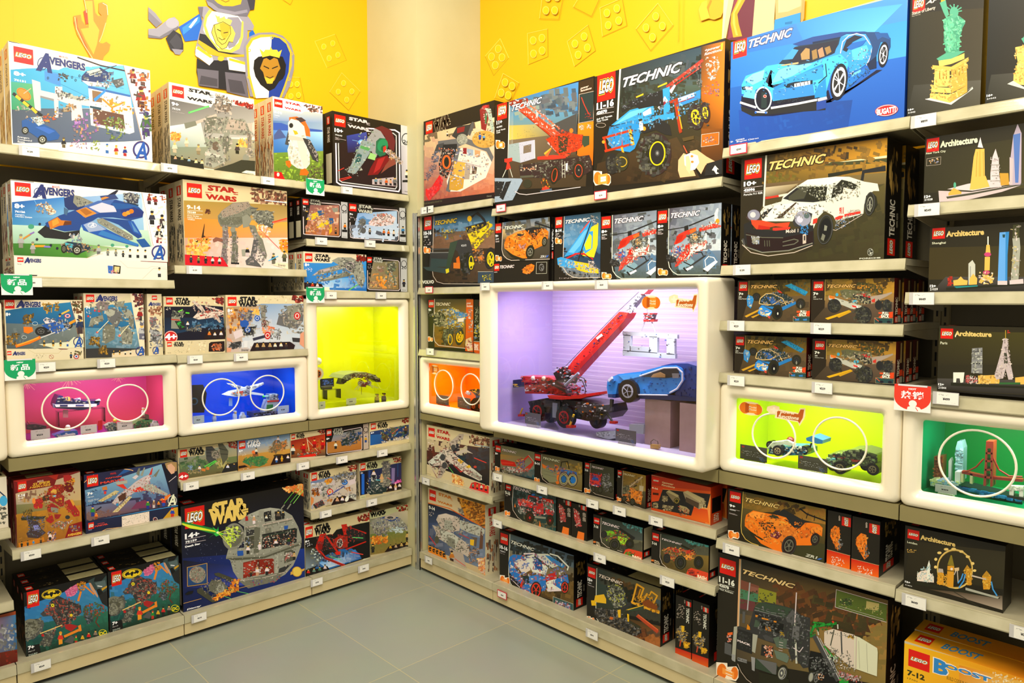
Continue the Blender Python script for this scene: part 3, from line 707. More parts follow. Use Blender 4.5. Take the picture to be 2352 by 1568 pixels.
CP=case('L',LU[1]+.001,LU[2]-.001,.906,1.228,('F',(207,905),(1420,825),(1415,1258),(228,1395)),['d83c98,d838a8,e85060,d84858','c83490','d84070','a020a8','d83ca0'],'display case lined in pink with fireworks',art=burst(12,12,10,22)+burst(42,8,13,26)+burst(78,14,8,16),lite=.9)
CB=case('L',LU[2]+.001,LU[3]-.001,.906,1.230,('G',(382,795),(1285,740),(1292,1130),(395,1230)),['0c48c8','0c40b8','1050c8','1058d0','0c40b8'],'display case lined in bright blue',lite=1.1,led='e8f4ff')
CY=case('L',LU[3]+.001,LU[4]-.001,.906,1.514,('G',(1472,212),(2190,205),(2195,1018),(1490,1105)),['d8de00','ccd200','ccd000','dce400','d8dc00'],'tall display case lined in bright yellow beside the pillar',lite=1.8)
CO=case('R',RU[0]+.001,RU[1]-.001,.886,1.200,('W',(280,445),(1600,605),(1600,1350),(275,1100)),['ff7800','ff9600','f07000','ffa400','ff8c00'],'display case lined in orange, half behind the large case',lite=.9)
CV=case('R',RU[1]+.001,RU[2]-.001,.886,1.586,('V',(165,158),(1672,150),(1652,1405),(160,1142)),['d0c0e4,dccde8,c8a8b8,a898c8','b8a8d8','d0c0dc','e0d8ec','e0dcf0'],'large display case with a lavender lining, standing proud of the shelves',o=-.09,dep=.33,lite=5.5,
  art=''.join('l %s .25 0,%.1f 100,%.1f\n'%(('f0e6f6','b8a4cc')[i%2],i*1.9+_q.random(),i*1.9+_q.random()) for i in range(52)),led='f4ecff')
CL=case('R',RU[2]+.001,RU[3]-.001,.886,1.206,('X',(165,180),(1283,300),(1258,830),(152,640)),['c4e000','bcd800','c4dc00','dcf000','c8e000'],'display case lined in lime yellow',lite=1.3)
CG=case('R',RU[3]+.001,RU[4]-.001,.886,1.192,('X',(1565,330),(3200,540),(3200,1190),(1550,870)),['009038','00a060','008838','10c070','009a48'],'display case lined in green, cut by the right edge',lite=1.1)
CW=case('L',LU[0]+.001,LU[1]-.003,.906,1.504,('F',(-2600,150),(-260,190),(-260,1400),(-2600,2000)),['e8e0d0','e0d8c8','e0d8c8','f0e8d8','f0e8d8'],'large cream display case cut by the left edge',o=-.03,lite=3)
# ================= boxed toys =================
def unrel(t):
    "points of p l s S g lines are written as steps from the point before; make them absolute"
    out=['#']
    for ln in t.split('\n'):
        w=ln.split(); k={'p':2,'l':3,'s':4,'S':4,'g':2}.get(w[0],99) if w else 99; a=b=0
        for i in range(k,len(w)):
            x,y=w[i].split(','); a+=float(x);b+=float(y); w[i]='%g,%g'%(a,b)
        out.append(' '.join(w))
    return '\n'.join(out)
def bshift(t,dx,dy,kx=1,ky=1,ox=0,oy=0,sk=0):
    "re-place an artwork: affine change of its drawing coordinates"
    dx,dy,ox,oy=dx/3,dy/3,ox/3,oy/3; out=[]
    for ln in unrel(t).split('\n'):
        w=ln.split()
        if not w: continue
        o=[w[0]]
        for k,a in enumerate(w[1:]):
            if ',' in a and not re.search('[^0-9.,-]',a) and not (k==0 and w[0] in 'pleorgsStTiVvSWTEwf'):
                v=[float(q) for q in a.split(',')]
                v[0],v[1]=ox+(v[0]-ox)*kx+dx,oy+(v[1]-oy)*ky+dy+sk*(v[0]-ox)
                a=','.join('%.1f'%q for q in v)
            o.append(a)
        out.append(' '.join(o))
    return '\n'.join(out)
BATA="""g 16130f,14110d,12281c,10140e 80,197 302,-64 6,224 -293,81
g 2a78b8,3a88c8,2a7878,2f7ab0 87,253 290,-110 8,157 -295,33
g 1c5a60,2a7058,143c28,0f2c1c 89,320 296,-53 1,86 -290,80
S 0613,0646,0323,0919 160 15 93,333 290,-53 2,67 -285,70
S 1180,0618,1709 70 20 90,253 277,-66 3,80 -280,53
p 0273 82,198 218,-43 -100,45 -60,27 -53,26
p 0273 310,153 70,-16 4,116 -34,-40 -10,-26
LG 95,201 140,247
e 3778 183,207,36,17,-10
o 0273 183,207,34,15,1.7,-10
p 0273 152,211 6,-8 13,-5 -2,7 7,1 4,-7 1,2 3,-1 2,-3 3,6 8,-3 -3,-6 13,0 7,6 -8,8 -4,-3 -7,3 -6,-2 -6,13 -7,-10 -5,3 -8,0 -4,5
p 3160 230,197 43,-27 4,23 -14,20 -25,4
S 3705,3143,3739 60 7.3 230,197 43,-27 4,23 -14,20 -25,4
S 3746,0545,3714 70 7.3 273,170 27,-10 7,30 -24,10
l 3714 7.3 287,200 -9,30
l 3714 5.3 300,177 33,30
p 0819 180,230 27,-17 36,17 44,17 3,26 -50,40 -33,14 -20,-34 -14,-40
p 1092 143,277 37,-30 33,16 -26,20 -34,4
p 1365 93,313 14,-16 36,-4 14,20 -7,27 -30,27 -27,3 -6,-23
e 1910 110,323,32,28
e 1364 110,323,20,17
e 2183 100,343,20,20
S 0546,2456,1637 160 6.7 88,307 59,-17 13,30 -20,33 -50,24
S 0546,1365,2183,2866 300 8 150,273 37,-50 53,-3 50,27 -3,33 -47,37 -27,10 -26,-40
e 3794 187,247,6,6
e 0817 187,247,2.3,2.3
e 3778 253,282,5.3,5.3
p 1092 140,387 27,-50 30,-14 0,27 -24,43
p 3107 187,347 10,-27 3,3 -8,27
p 2594 230,317 17,-5 30,8 -24,20 -20,-10
p 1365 227,377 26,-24 14,10 -10,20
S 0546,1637,2456 130 6.7 137,387 30,-54 33,-6 -20,63 -37,7
l 3714 8.7 230,357 53,-24
p 3714 277,320 10,-5 3,22 -8,3
l 3783 3.3 143,347 77,-30
f 3378,3730 215,383,43
e 2850 152,353,5.3,5.3
S 0595,0628,3139,1330 150 7.3 293,260 34,-27 43,14 10,20 -33,20 -47,13
l 1586 4 347,287 -7,20 13,16
p 0563 303,287 24,-7 3,20 -20,13
S 0546,1109,2185 60 6 297,283 33,-3 0,27 -20,6
p 0836 313,160 24,-13 -4,16 27,-3 18,-20 2,47 -3,26 -24,-26 -20,10 -13,-24
p 1382 337,167 36,-10 5,23 -31,7
p 3223 315,167 7,0 18,30 8,16 -1,7 -24,-30
l 3822 3 347,178 15,2
p 0546 350,213 33,-23 1,63 -21,-13
p 3218 360,187 20,-10 0,6 -17,12
p 0273 96,393 44,-10 7,50 -50,0
T 4095 7+ 100,388 121,404
t 4095 76117 100,405 124,413
t 3565 Batman_Mech|vs._Poison_Ivy|Mech 101,414 133,430
f 0643,2866 270,382,28
f 3490,0546 293,377,28
f 3106 315,370,30
f 2166 339,363,30
o 3794 365,345,15,13,1.7
T 3794 DC 354,337 377,354"""
HEL="""g 1b1812,18150f,14110c,1a1710 435,67 248,-28 -1,276 -245,8
g 4a4450,8a98a8,a8bccc,5a6070 485,63 197,-22 0,119 -199,7
g 6a7484,a8b8c8,c8d4d8,8aa4b8 483,147 199,-7 -1,93 -198,0
S 3277,2201,3566,1366 110 27 487,73 193,-20 0,114 -195,6
S 3550,3020,2476 60 23 487,173 33,-13 0,47 -35,6
S 3822,3277 50 20 613,187 67,0 0,40 -60,0
g 5a7088,6a8098,4a5458,3c4a44 483,227 198,-7 -1,92 -180,1
p 1401 613,253 20,-40 20,20 14,20 -7,34 -47,0
p 1946 520,253 27,-20 33,27 -13,33 -47,0
S 0835,1108,1381 80 13 487,283 190,-6 0,33 -170,0
l 3548 2.7 484,64 -2,196 4,23 12,17 19,12 163,0
LG 443,74 477,116
TE 4078,0547 493,72 601,98
T 4095 8+ 443,124 463,136
t 4095 42092 443,140 463,146
t 3805 Rescue|Helicopter 443,148 463,162
l 0546 3 457,147 90,-14
l 0546 4.7 560,128 103,-43
p 0546 542,130 15,-5 1,35 -15,-3
p 3821 655,83 10,-21 6,1 -4,24 6,40 -16,0
p 3378 597,137 56,-17 27,7 0,6 -30,4 -50,13
S 3378,3821,0546 50 7.3 600,123 80,-16 0,30 -77,13
e 3730 667,110,7.3,8.7
p 3378 503,197 17,-37 27,-13 40,-14 -2,14 -25,13 -27,27 -20,10
p 3682 560,147 25,-12 2,12 -20,11
p 2849 513,167 27,-7 -7,20 -23,17
p 3821 563,200 54,-13 3,-34 7,4 -4,56 -56,20 -14,27
p 0819 547,167 50,-10 3,30 -33,13 -7,-27
e 3221 582,170,10,13
S 0819,3275,0546,2183 130 6.7 547,163 73,-10 3,34 -56,13
p 3105 547,200 16,-3 0,36 -26,27 -17,7 13,-20
p 3378 610,200 13,-20 1,10 -9,17
p 0602 508,210 12,-3 -2,23 -11,3
p 0602 522,207 11,1 -3,25 -9,0
p 3821 540,230 10,10 -23,23 -7,-3
p 3378 533,227 27,-7 -40,57 -13,6 6,-26
S 3378,3821,0546,2081 200 7.3 493,213 40,-16 94,-10 -7,26 -60,40 -47,27 -13,-27
p 0546 473,237 9,-2 28,12 3,16 -20,4 -18,-10
s 0546,1365 40 6.7 473,237 40,6 0,24 -36,-4
l 0546 4 540,263 27,14 53,-37
l 0546 4 587,227 20,0 6,13
l 0819 3.3 547,293 76,-53
p 3822 547,290 26,-13 4,6 -24,14
l 0546 6 540,287 10,10
l 3822 3 623,280 -3,-23 13,-14 20,4 10,16
p 3822 612,290 48,-33 8,6 -38,37
l 2201 1.3 627,230 16,23
s 0546,2184 20 4.7 620,223 20,4 -3,16 -14,-3
eng 443,287 481,315"""
POL="""g 2a2010,261c0e,1c150a,241b0d 84,67 268,-3 -3,154 -267,-3
g 4a4418,5a5018,7a5a18,6a5018 127,69 223,-4 -1,62 -224,6
S 2162,1361,0834,1890 110 20 128,72 220,-5 0,56 -221,7
s 1381,0835 40 5.3 290,73 57,-1 0,31 -54,0
g 5a4828,6a5434,4a3c28,3a2c1c 125,130 224,-7 -2,94 -247,-2
S 1074,1619 40 30 167,150 180,-17 0,80 -180,0
p 3218 110,197 50,-24 7,3 -50,26
p 3218 133,200 34,-13 1,3 -28,14
l 3237 1.3 126,70 -2,63
LG 91,75 120,106
TE 3766,0528 134,85 227,97
T 3821 7+ 90,113 105,122
t 3821 42091 89,126 99,131
t 3821 Police_Pursuit 89,133 117,137
p 0651 255,87 22,-7 62,30 -11,14 -48,-24
p 0668 257,87 15,-4 63,30 -5,4
S 0361,0940 50 7.3 258,87 19,-5 60,30 -10,10
w 0545,0819 153,128,15,15
p 0652 123,120 17,7 3,13 -10,30 -13,-10 -2,-27
S 3801,0925,0601 30 6.7 122,123 20,9 -9,35 -13,-17
p 0635 167,157 73,10 53,-24 4,10 -50,24 -34,-4
p 0563 160,140 27,-23 46,-4 54,20 -27,24 -60,6 -33,-6
p 0601 187,127 26,3 27,27 -33,-4
l 3511 3 163,150 4,-17 20,-16 26,-2
l 3511 3 163,152 24,5 26,-2 27,-15
l 3511 2.7 213,117 34,16 13,24
l 3511 2 247,153 40,-13
p 3122 227,102 13,5 7,8 -14,-3
s 2165,3238,0891,0563 140 6.7 167,120 66,-10 57,23 3,17 -60,10 -60,-3
w 0545,0819 312,152,17,19
e 2183 312,162,2.7,6.7
p 0653 163,167 10,-9 40,22 -13,20 -27,-3 -15,-10
S 3801,3805,0601,3778 40 7.3 163,167 44,10 -7,20 -33,-7
p 3821 187,190 20,-8 -10,13
p 3139 193,197 10,0 -1,10 -7,-4
w 0545,0546 228,183,19,27,10,.5
e 0273 230,187,10,17
e 3275 230,188,2.7,4.7
T 3821 PULL 312,177 335,187
T 3821 BACK 308,187 333,197
p 3666 298,178 12,0 0,7 -12,0
p 3666 298,193 9,-6 0,13
p 3393 333,180 13,-3 -1,20 -12,0
l 3256 0.7 286,198 61,2 -1,16 -61,0 1,-18
p 0580 287,199 59,2 -1,14 -59,0
l 3666 2 287,200 13,10
p 0891 292,208 15,-3 0,8 -14,0
p 0891 320,208 15,-2 0,7 -13,0"""
GET="""g 2a2010,261c0e,1c150a,241b0d 348,64 306,-5 -5,166 -302,-7
g 6a5c18,b88a20,c8922c,7a6428 402,65 251,-5 -2,73 -252,0
S 3218,2146,2418 110 27 403,67 247,-5 0,48 -248,17
g 8a6a38,a8803c,7a5c44,5a4830 400,127 251,-14 -3,74 -250,-14
g 4a3c28,6a5440,4a3c2c,3a2e1e 398,167 250,-20 -1,77 -294,-6
p 3489 400,205 87,-30 8,7 -85,28
p 3217 440,197 53,-20 0,6 -43,20
l 3237 1.7 401,66 -2,74
LG 359,73 393,105
TE 3766,0528 408,83 512,95
T 3821 7+ 358,112 375,122
t 3821 42090 358,126 367,131
t 3821 Getaway_Truck 358,134 390,138
p 1090 513,80 7,-5 47,5 43,13 -2,30 -35,-3 -53,-20
S 0801,1362,1891,3730 130 8 513,78 54,0 43,15 -2,30 -45,-6 -43,-14
p 1636 453,105 20,-5 90,10 4,20 -34,3 -66,-3 -10,-13
p 2850 513,118 34,-3 20,15 -20,2 -20,-4
p 0546 500,117 67,16 -4,20 -23,0 -40,-26
p 2712 563,127 54,-10 23,-7 2,5 -22,12 -40,20 -13,6
p 3122 567,140 13,-7 0,14 -10,1
p 3002 413,123 120,37 0,17 -40,-7 -80,-33
p 3698 415,122 20,5 0,10 -20,-5
p 3805 497,157 20,3 3,8 -23,-3
p 3378 497,157 16,4 0,6 -15,-3
e 1196 443,120,5.3,6
e 1196 508,145,10,6
S 0546,2182,3257,1363 170 7.3 453,107 110,3 4,43 -34,4 -73,-14
w 0546,0819 433,160,24,25,0,.4
S 0819,0545,1364 50 8.7 412,140 45,7 -4,36 -33,-10
w 0546,0819 540,193,28,31,0,.42
S 0819,0545,1364 90 10 500,180 27,-20 36,13 0,40 -36,9 -24,-15
w 0546,0819 623,160,17,23,0,.45
S 0819,0545,1364 50 8.7 590,140 47,0 0,40 -44,-7
w 0546,0546 593,157,13,17,0,.4
T 3821 PULL 607,182 630,192
T 3821 BACK 603,192 630,203
p 3666 593,183 12,0 0,6 -12,0
p 3666 593,201 9,-8 0,13
p 3393 630,183 15,-2 -1,22 -14,1
l 3256 0.7 578,203 67,3 -1,17 -66,0 0,-20
p 0580 579,204 65,3 -1,16 -64,-1
l 3666 2 580,205 15,12
e 0274 600,218,7.3,4.7
e 0274 630,218,7.3,4.7"""
COR="""g 221c10,1e190e,1a150b,201a0e 72,67 381,83 -14,213 -376,-96
g 4a4424,8a7428,a8742c,7a6020 128,80 322,70 -3,63 -322,-66
S 2146,3203,1346,1618 130 23 130,100 318,57 -1,50 -320,-60
s 2162,3220,1362 60 4.7 393,167 54,10 -2,23 -52,-13
g 5a4c24,6a5420,3c3618,33301a 124,143 321,64 -5,93 -321,-67
g 2c2a18,3c3a1c,3a3a1c,26240f 119,227 324,56 -6,70 -297,-76
l 3509 2.3 129,79 -9,134 3,27 14,23 23,15 27,9
l 3531 2 297,317 140,38
LG 78,78 119,127
T 4095 9+ 77,129 97,143
l 3805 0.7 77,147 38,8
t 4095 42093 77,147 99,156
t 3805 Chevrolet|Corvette_ZR1 75,161 106,173
TE 3783,0528 138,104 267,147
p 0545 137,193 63,-33 53,0 47,27 -7,80 -20,43 -60,-23 -53,-34
p 3697 140,170 27,-17 46,10 40,7 47,20 53,3 67,14 13,13 -3,33 -20,-13 -20,47 -57,0 -6,-20 -37,-4 -13,47 -14,3 -66,-33 -40,-47 -22,-20 0,-23
p 3987 167,157 46,6 -6,24 -47,-7 -10,-13
p 3714 213,193 37,-13 50,17 3,16 -53,4
p 0818 220,177 20,-9 43,15 -23,4
p 0546 253,167 30,-19 70,39 44,13 -30,0 -20,20 -14,7 -33,-30
p 0546 243,160 10,-7 20,-3 -13,20
p 3697 257,170 36,10 7,10 -33,-7
p 3442 250,213 50,0 33,14 4,30 -44,3 -16,27 -20,-40
p 3425 340,233 53,-16 7,10 -20,30 -33,3
p 3714 390,217 43,3 -3,20 -30,-7 -13,14
l 0273 5.3 347,147 26,20 70,26
l 0273 3 377,163 -7,20
l 0273 2.7 403,173 -3,20
p 3697 135,193 52,40 46,34 20,20 -40,-10 -56,-44 -22,-20
p 0545 157,233 43,27 27,17 -27,-10 -40,-24
l 3714 8 157,190 100,83
l 3697 7.3 193,270 70,30
l 3697 8.7 273,280 4,30
l 3697 7.3 333,283 57,-16
p 1570 233,240 27,-10 17,17 -17,16 -27,-10
s 3805,3124 24 4.7 235,238 32,-5 0,24 -30,-4
T 3764 ZR1 267,193 297,204
S 3697,2897,0545,4004 330 8 140,167 73,-4 87,27 127,20 -4,37 -86,20 -50,20 -30,6 -57,-26 -60,-60
s 0545,0818 60 7.3 187,200 60,0 6,33 -40,0
w 0529,1637 304,288,28,39,14,.62
o 0819 304,288,27,37,2.7,14
w 0529,1637 404,263,17,24,12,.6
i 3275 ZR1 368,318 413,340
i 0875 1 413,333 430,345
eng 71,228 114,263"""
SPN="""g 221d12,1e190f,1a160c,1e1a10 548,172 112,27 -12,234 -113,-34
g c81c08,d82808,f87810,f06810 537,337 111,28 -1,68 -111,-34
l 3495 1.3 538,336 111,28
V 3531 42093 598,198 604,220
LV 612,202 651,247
p 3697 563,257 17,-17 20,7 3,30 -3,36 10,14 -17,15 -13,-22 -20,-37
S 3697,2897,0545,4004 110 8 560,260 20,-18 23,8 0,50 4,30 -17,8 -23,-38
S 2184,0545 30 7.3 600,283 13,34 -13,26 -7,-10
S 4077 60 4 567,363 56,17 -1,25 -57,-5"""
SP2="""g 1e1a11,1a160e,15120b,1a160e 269,213 55,15 -3,127 -54,-17
LV 300,217 318,243
V 3258 42075_42075 306,247 315,277
p 3123 278,233 14,14 8,30 0,16 -13,-3 -9,-27
S 3123,2082,0546,3787 90 6 277,233 16,14 9,43 -19,3
V 3258 42075 293,218 297,230
p 3698 291,307 20,6 -2,31 -24,-8"""
SP3="""g 1e1a11,1a160e,15120b,1a160e 633,265 57,16 -6,212 -56,-18
g c02010,c82810,f07818,e86814 631,430 52,18 -1,45 -53,-20
LV 667,287 683,307
V 3821 TECHNIC 668,308 676,357
V 3258 42094 661,283 664,295
S 3258 60 3 639,297 23,3 -2,43 -22,-3
S 1365,3762,0546,2184 140 6.7 635,377 18,-14 20,24 -10,30 -20,-7
p 3762 652,363 10,2 -2,18 -8,-3
l 2882 4 650,410 -3,17
S 3762,3201 50 6.7 660,412 18,5 -3,16 -13,-3"""
carton('A','L',zT,((75,352),(1290,605),(1308,1388),(95,1232)),0.11,'large white toy box with a blue buildings battle scene, leftmost on the left top shelf',"""g f6f2e8,efe8d8,eee6d4,f4efe2 25,117 405,85 6,261 -404,-52
p 0529 25,117 82,18 -1,2 -81,-18
l 3531 1 80,133 60,24 10,-7 110,30 7,-7
g 2a9cc8,6cc0ee,5aa8dc,3c9cb8 30,197 323,-10 30,120 -350,6
p 3821 25,120 329,53 0,14 -87,-12 -5,17 -55,-10 -40,18 -57,-7 -80,6
g 46505e,707c90,5c6880,4e586c 33,310 350,0 23,95 -369,4
g 3fa08a,57a868,4a9a58,2e9060 31,233 62,7 7,75 -67,-2
l 0634 1 127,200 226,53
l 0634 1 173,240 147,70
p 1164 127,202 46,11 0,34 -45,-17
LG 38,131 96,187
AV 108,152 243,204
t 2867 MARVEL 169,158 196,169
T 4095 8+ 40,203 72,220
T 4095 76131 41,225 73,236
p 3532 91,227 24,8 2,23 40,9 0,-20 21,1 0,17 85,22 0,18 -30,-5 5,37 -33,8 -2,-45 -36,-13 0,50 -10,-2 -3,-52 -39,-10 2,44 -17,-2
p 2184 115,273 39,10 0,6 -39,-10
p 2729 167,267 20,-4 46,20 -3,7
S 0547,1365,3275 46 8.7 160,260 103,20 -3,10 -100,-17
S 1638,2986,0819 30 6.7 157,247 21,1 -1,89 -17,0
S 2183,3002,1365 24 7.3 37,300 56,-7 7,27 -60,0
e 3458 68,269,24,14,38
o 2657 68,269,22,13,2,38
l 3240 2.7 68,267 20,-14
l 0546 8.7 39,268 79,62
l 3762 8 47,275 10,8
l 3762 8 68,292 12,10
l 3762 8 92,310 11,11
p 3821 252,247 121,27 11,104 -14,5 -110,-25
p 0874 252,245 121,27 0,6 -121,-26
p 2148 263,258 27,5 2,30 -27,-3
p 3021 293,265 70,13 2,25 -71,-8
p 1603 265,310 88,18 5,42 -91,-17
p 3822 255,295 122,23 0,7 -122,-23
p 0581 257,302 33,6 -1,7 -32,-7
s 2984,3531,1620,3804 60 7.3 260,260 113,20 7,97 -113,-24
l 3458 5.3 293,283 27,24 33,-14
S 3986,4020,3681 36 10 297,283 60,7 31,35 -68,-5
p 0909 267,283 33,-26 3,5 -31,29
p 0566 233,218 14,-15 40,-10 33,20 -18,20 -35,5 -34,-5
p 3275 247,204 36,-9 10,12 -36,10
p 3805 233,230 77,10 2,10 -59,-5
S 0547,2184,3275,0600 60 8.7 233,213 67,-13 33,13 -26,40 -54,-3
l 0802 3.7 222,164 65,23 73,16
l 1092 2.3 257,213 76,-26
s 0546,1620 30 6.7 167,207 30,6 -10,20 -20,-6
o 0546 137,223,3,3.7,1.3
o 0546 206,221,3,3.7,1.3
o 0546 216,229,3,3.7,1.3
o 0546 227,217,3,3.7,1.3
p 1365 318,230 32,-7 5,20 -22,9
s 0563,2730 26 6 318,230 32,-7 5,20 -22,9
S 1620,2984,3203,0819 40 8.7 173,310 44,-20 6,20 -36,17
p 0601 62,345 25,-9 70,35 14,16 -5,11 -24,5 -34,-9 -45,-31
p 3020 87,336 30,-3 10,20 -17,7
p 0875 100,363 27,-1 30,13 -17,8
s 0563,2184,3240 36 6 70,333 50,-3 3,23 -43,-3
w 0545,3275 72,373,10,11
w 0545,3275 121,399,13,13
s 2354,3491,3139 26 8 123,330 37,-13 3,26 -33,10
s 2138,3219,1637,2684 70 10 207,330 60,-7 23,47 -23,27 -54,-4
s 1923,2468,0584,1378 70 9.3 293,330 60,7 4,60 -44,3 -13,-47
p 3821 167,411 186,-6 83,-5 0,63 -269,-30
f 0546,1619 182,423,30
s 2699,3220,1864 30 7.3 200,397 47,1 3,29 -50,-7
s 1923,2468 26 6.7 257,402 30,1 -4,30 -26,-3
f 3549,0874 306,439,28
f 2594,3475 332,443,28
f 0568,2594 357,447,28
p 3822 353,187 77,15 5,205 -28,-4 -24,-93
l 3186 1 353,187 54,216
f 2082,1057 380,240,43
f 2642,0819 408,247,40
f 2338,1313 403,310,63
f 1123,1078 417,390,70
S 2082,1057,3187,2986 24 11 365,197 63,16 0,40 -51,-6
S 2082,1313,3203,0836 30 11 382,252 48,5 0,63 -40,0
S 0851,1395,1608 24 11 402,317 31,0 0,76 -21,0
o 1078 403,428,24,25,4.3
o 0858 403,428,20,21,1.7
i 0602 A 388,405 419,455
t 3822 Avengers|Compound|Battle 49,388 91,412""",'W','c',0.02,'white boxes of the blue buildings battle',back=2,blabels=['white battle box right behind the leftmost box on the left top shelf', 'third white battle box in the row at the far left of the top shelf'],gap=0.002)
carton('B','L',zT,((180,700),(918,855),(918,1500),(190,1410)),0.085,'white topped toy box of a grey walker firing green beams, on the left top shelf',"""g ece4cc,e6dcc0,e8dec4,ece4cc 60,233 246,52 0,215 -243,-30
s 3821,3530 60 8 63,237 240,51 0,12 -240,-20
g 5e5a58,8a847c,b8b4a8,98948a 62,283 244,19 0,91 -243,0
g 6e8a78,a8a080,8a7a60,8a8468 63,387 243,13 0,100 -242,-33
p 3804 60,233 246,52 0,28 -13,-3 -33,-7 -73,-8 -7,12 -118,-24
g c0d0d8,d8d4c8,b0b8a8,8a9a8c 63,360 87,-13 17,73 -104,0
LG 68,243 103,282
SW 0273 110,252 187,297
T 4095 9+ 68,291 87,304
t 4095 75234 69,307 92,316
t 3805 AT-AP_Walker 69,318 105,325
l 1220 5 117,322 56,-18
l 2296 1.7 120,321 52,-16
e 3987 80,390,15,10
s 4038,3970,3153 50 8.7 65,380 28,-3 -3,26 -25,0
s 4038,3714 50 8.7 253,400 34,-3 -4,23 -26,0
p 1893 187,297 26,3 27,-3 -5,23 -35,0
p 2985 135,347 60,-22 3,8 -60,22
p 1910 103,352 32,-7 5,13 -33,10
p 2183 187,333 90,10 20,37 -24,7 -56,-4 -57,-6 2,-14 15,-26
p 2712 230,340 47,8 6,25 -63,-3
p 1637 167,337 30,-4 -7,24 -27,23 -4,-7
S 0819,2183,3258,1364 200 6.7 160,327 133,13 10,47 -143,0
p 2183 218,377 15,3 -3,30 -17,3
p 2985 283,353 20,-3 3,30 -16,-7
S 1092,2712,0546,3258 150 7.3 193,267 47,16 0,44 -47,-7
p 2456 167,430 20,-22 30,5 3,50 -33,17 -27,-7
p 3002 163,433 44,10 -4,7 -40,-7
p 1637 213,390 20,3 -3,40 -17,-3
p 2166 283,380 14,3 -4,60 -8,-3
e 2183 187,457,23,9.3
e 1620 193,417,10,13
e 2183 280,452,9.3,12
e 3258 302,365,5.3,16
S 0819,2183,3258,1364 170 7.3 160,387 80,3 -7,90 -66,0
S 0819,2183,3258 60 6 280,380 25,3 0,64 -25,13
l 3531 1 152,377 1,23
f 3530,2984 76,437,33
f 3530,2984 110,420,27
f 2711,2165 144,442,30
f 1075,0545 255,440,30
p 0545 63,443 94,22 3,18 -96,-15
f 3223 78,461,18
f 2454 97,463,18
f 2219 117,467,18
f 3529 137,473,20
f 3529 154,475,20
p 0818 243,467 24,-10 39,3 0,40 -119,-15
p 3820 267,493 13,-6 26,3 0,10
t 0545 Disney 285,493 302,499
S 2081,3122,0546 50 9.3 243,287 63,15 0,13 -46,-15""",'S','c',0.02,'walker boxes on the left top shelf',back=2,blabels=['cream edged walker box directly behind the walker box on the left top shelf', 'third walker box in its row, only its narrow end showing'],gap=0.002)
carton('C','L',zT,((305,285),(832,385),(852,1205),(320,1145)),0.075,'white headed toy box showing a grey and white sea bird on green grass',"""g 5878a0,7890b0,a8c0d0,4878b8 102,95 175,33 5,172 -177,-3
g c8ccc0,c4c8bc,8aa0c0,7890b8 103,132 174,18 1,37 -174,-7
p 0858 104,187 29,1 34,12 110,13 0,20 -173,0
g 4a80c8,a8d8f0,3878b8,2a68b0 104,213 178,7 1,73 -178,0
p 1112 107,230 13,-17 7,-5 16,22 7,10 -44,7
g 6a8a28,7c9438,4a5a20,5c7a24 105,293 178,-6 1,115 -177,-20
S 2483,1666,1106,2756 200 10 105,297 178,-4 1,109 -177,-20
S 1090,1620 60 8.7 213,347 70,-14 0,67 -66,-13
p 3822 102,95 175,33 1,29 -51,-9 -14,0 -10,7 -100,-18
LG 107,102 137,136
SW 2833 142,112 205,148
S 0801,2115,3224,0545 70 8.7 213,122 64,10 0,21 -44,-6
T 4095 9-14 107,144 133,157
t 4095 75230 108,159 126,165
t 3822 Porg 108,166 119,170
p 1092 157,213 10,20 -10,34 -12,-4
p 3682 160,168 27,-3 30,17 16,31 2,24 -18,-4 -17,-40 -40,-6
p 1075 180,170 23,-2 17,12 -20,7
p 3548 156,187 11,-14 26,7 20,20 7,40 13,43 0,50 -16,20 -30,-6 -27,-20 -6,-44 9,-30 -6,-33
S 3258,3821,2728 120 10 160,233 53,0 19,50 -2,57 -43,5 -27,-25
p 3275 187,250 26,3 17,80 -17,17 -16,-50
p 0819 205,240 28,7 30,53 0,28 -20,-11 -23,-50
s 2183,2986 70 5 217,247 16,1 29,52 -2,23
e 0546 167,197,7.3,8.7
p 3746 173,213 14,4 5,10 -12,3
p 3258 157,230 50,10 6,13 -53,-6
p 3681 147,323 16,-3 5,17 -8,10 -10,-10
p 3681 200,353 17,-5 13,15 -7,10 -26,-1
p 3089 107,359 26,3 12,25 -38,-4
e 4076 121,370,4.7,6.7
p 3821 260,393 7,-5 17,3 0,11""",'R','c',0.02,'sea bird boxes on the left top shelf',back=2,blabels=['sea bird box directly behind the front sea bird box', 'third sea bird box in its row, a blue strip of it showing'],gap=0.002)
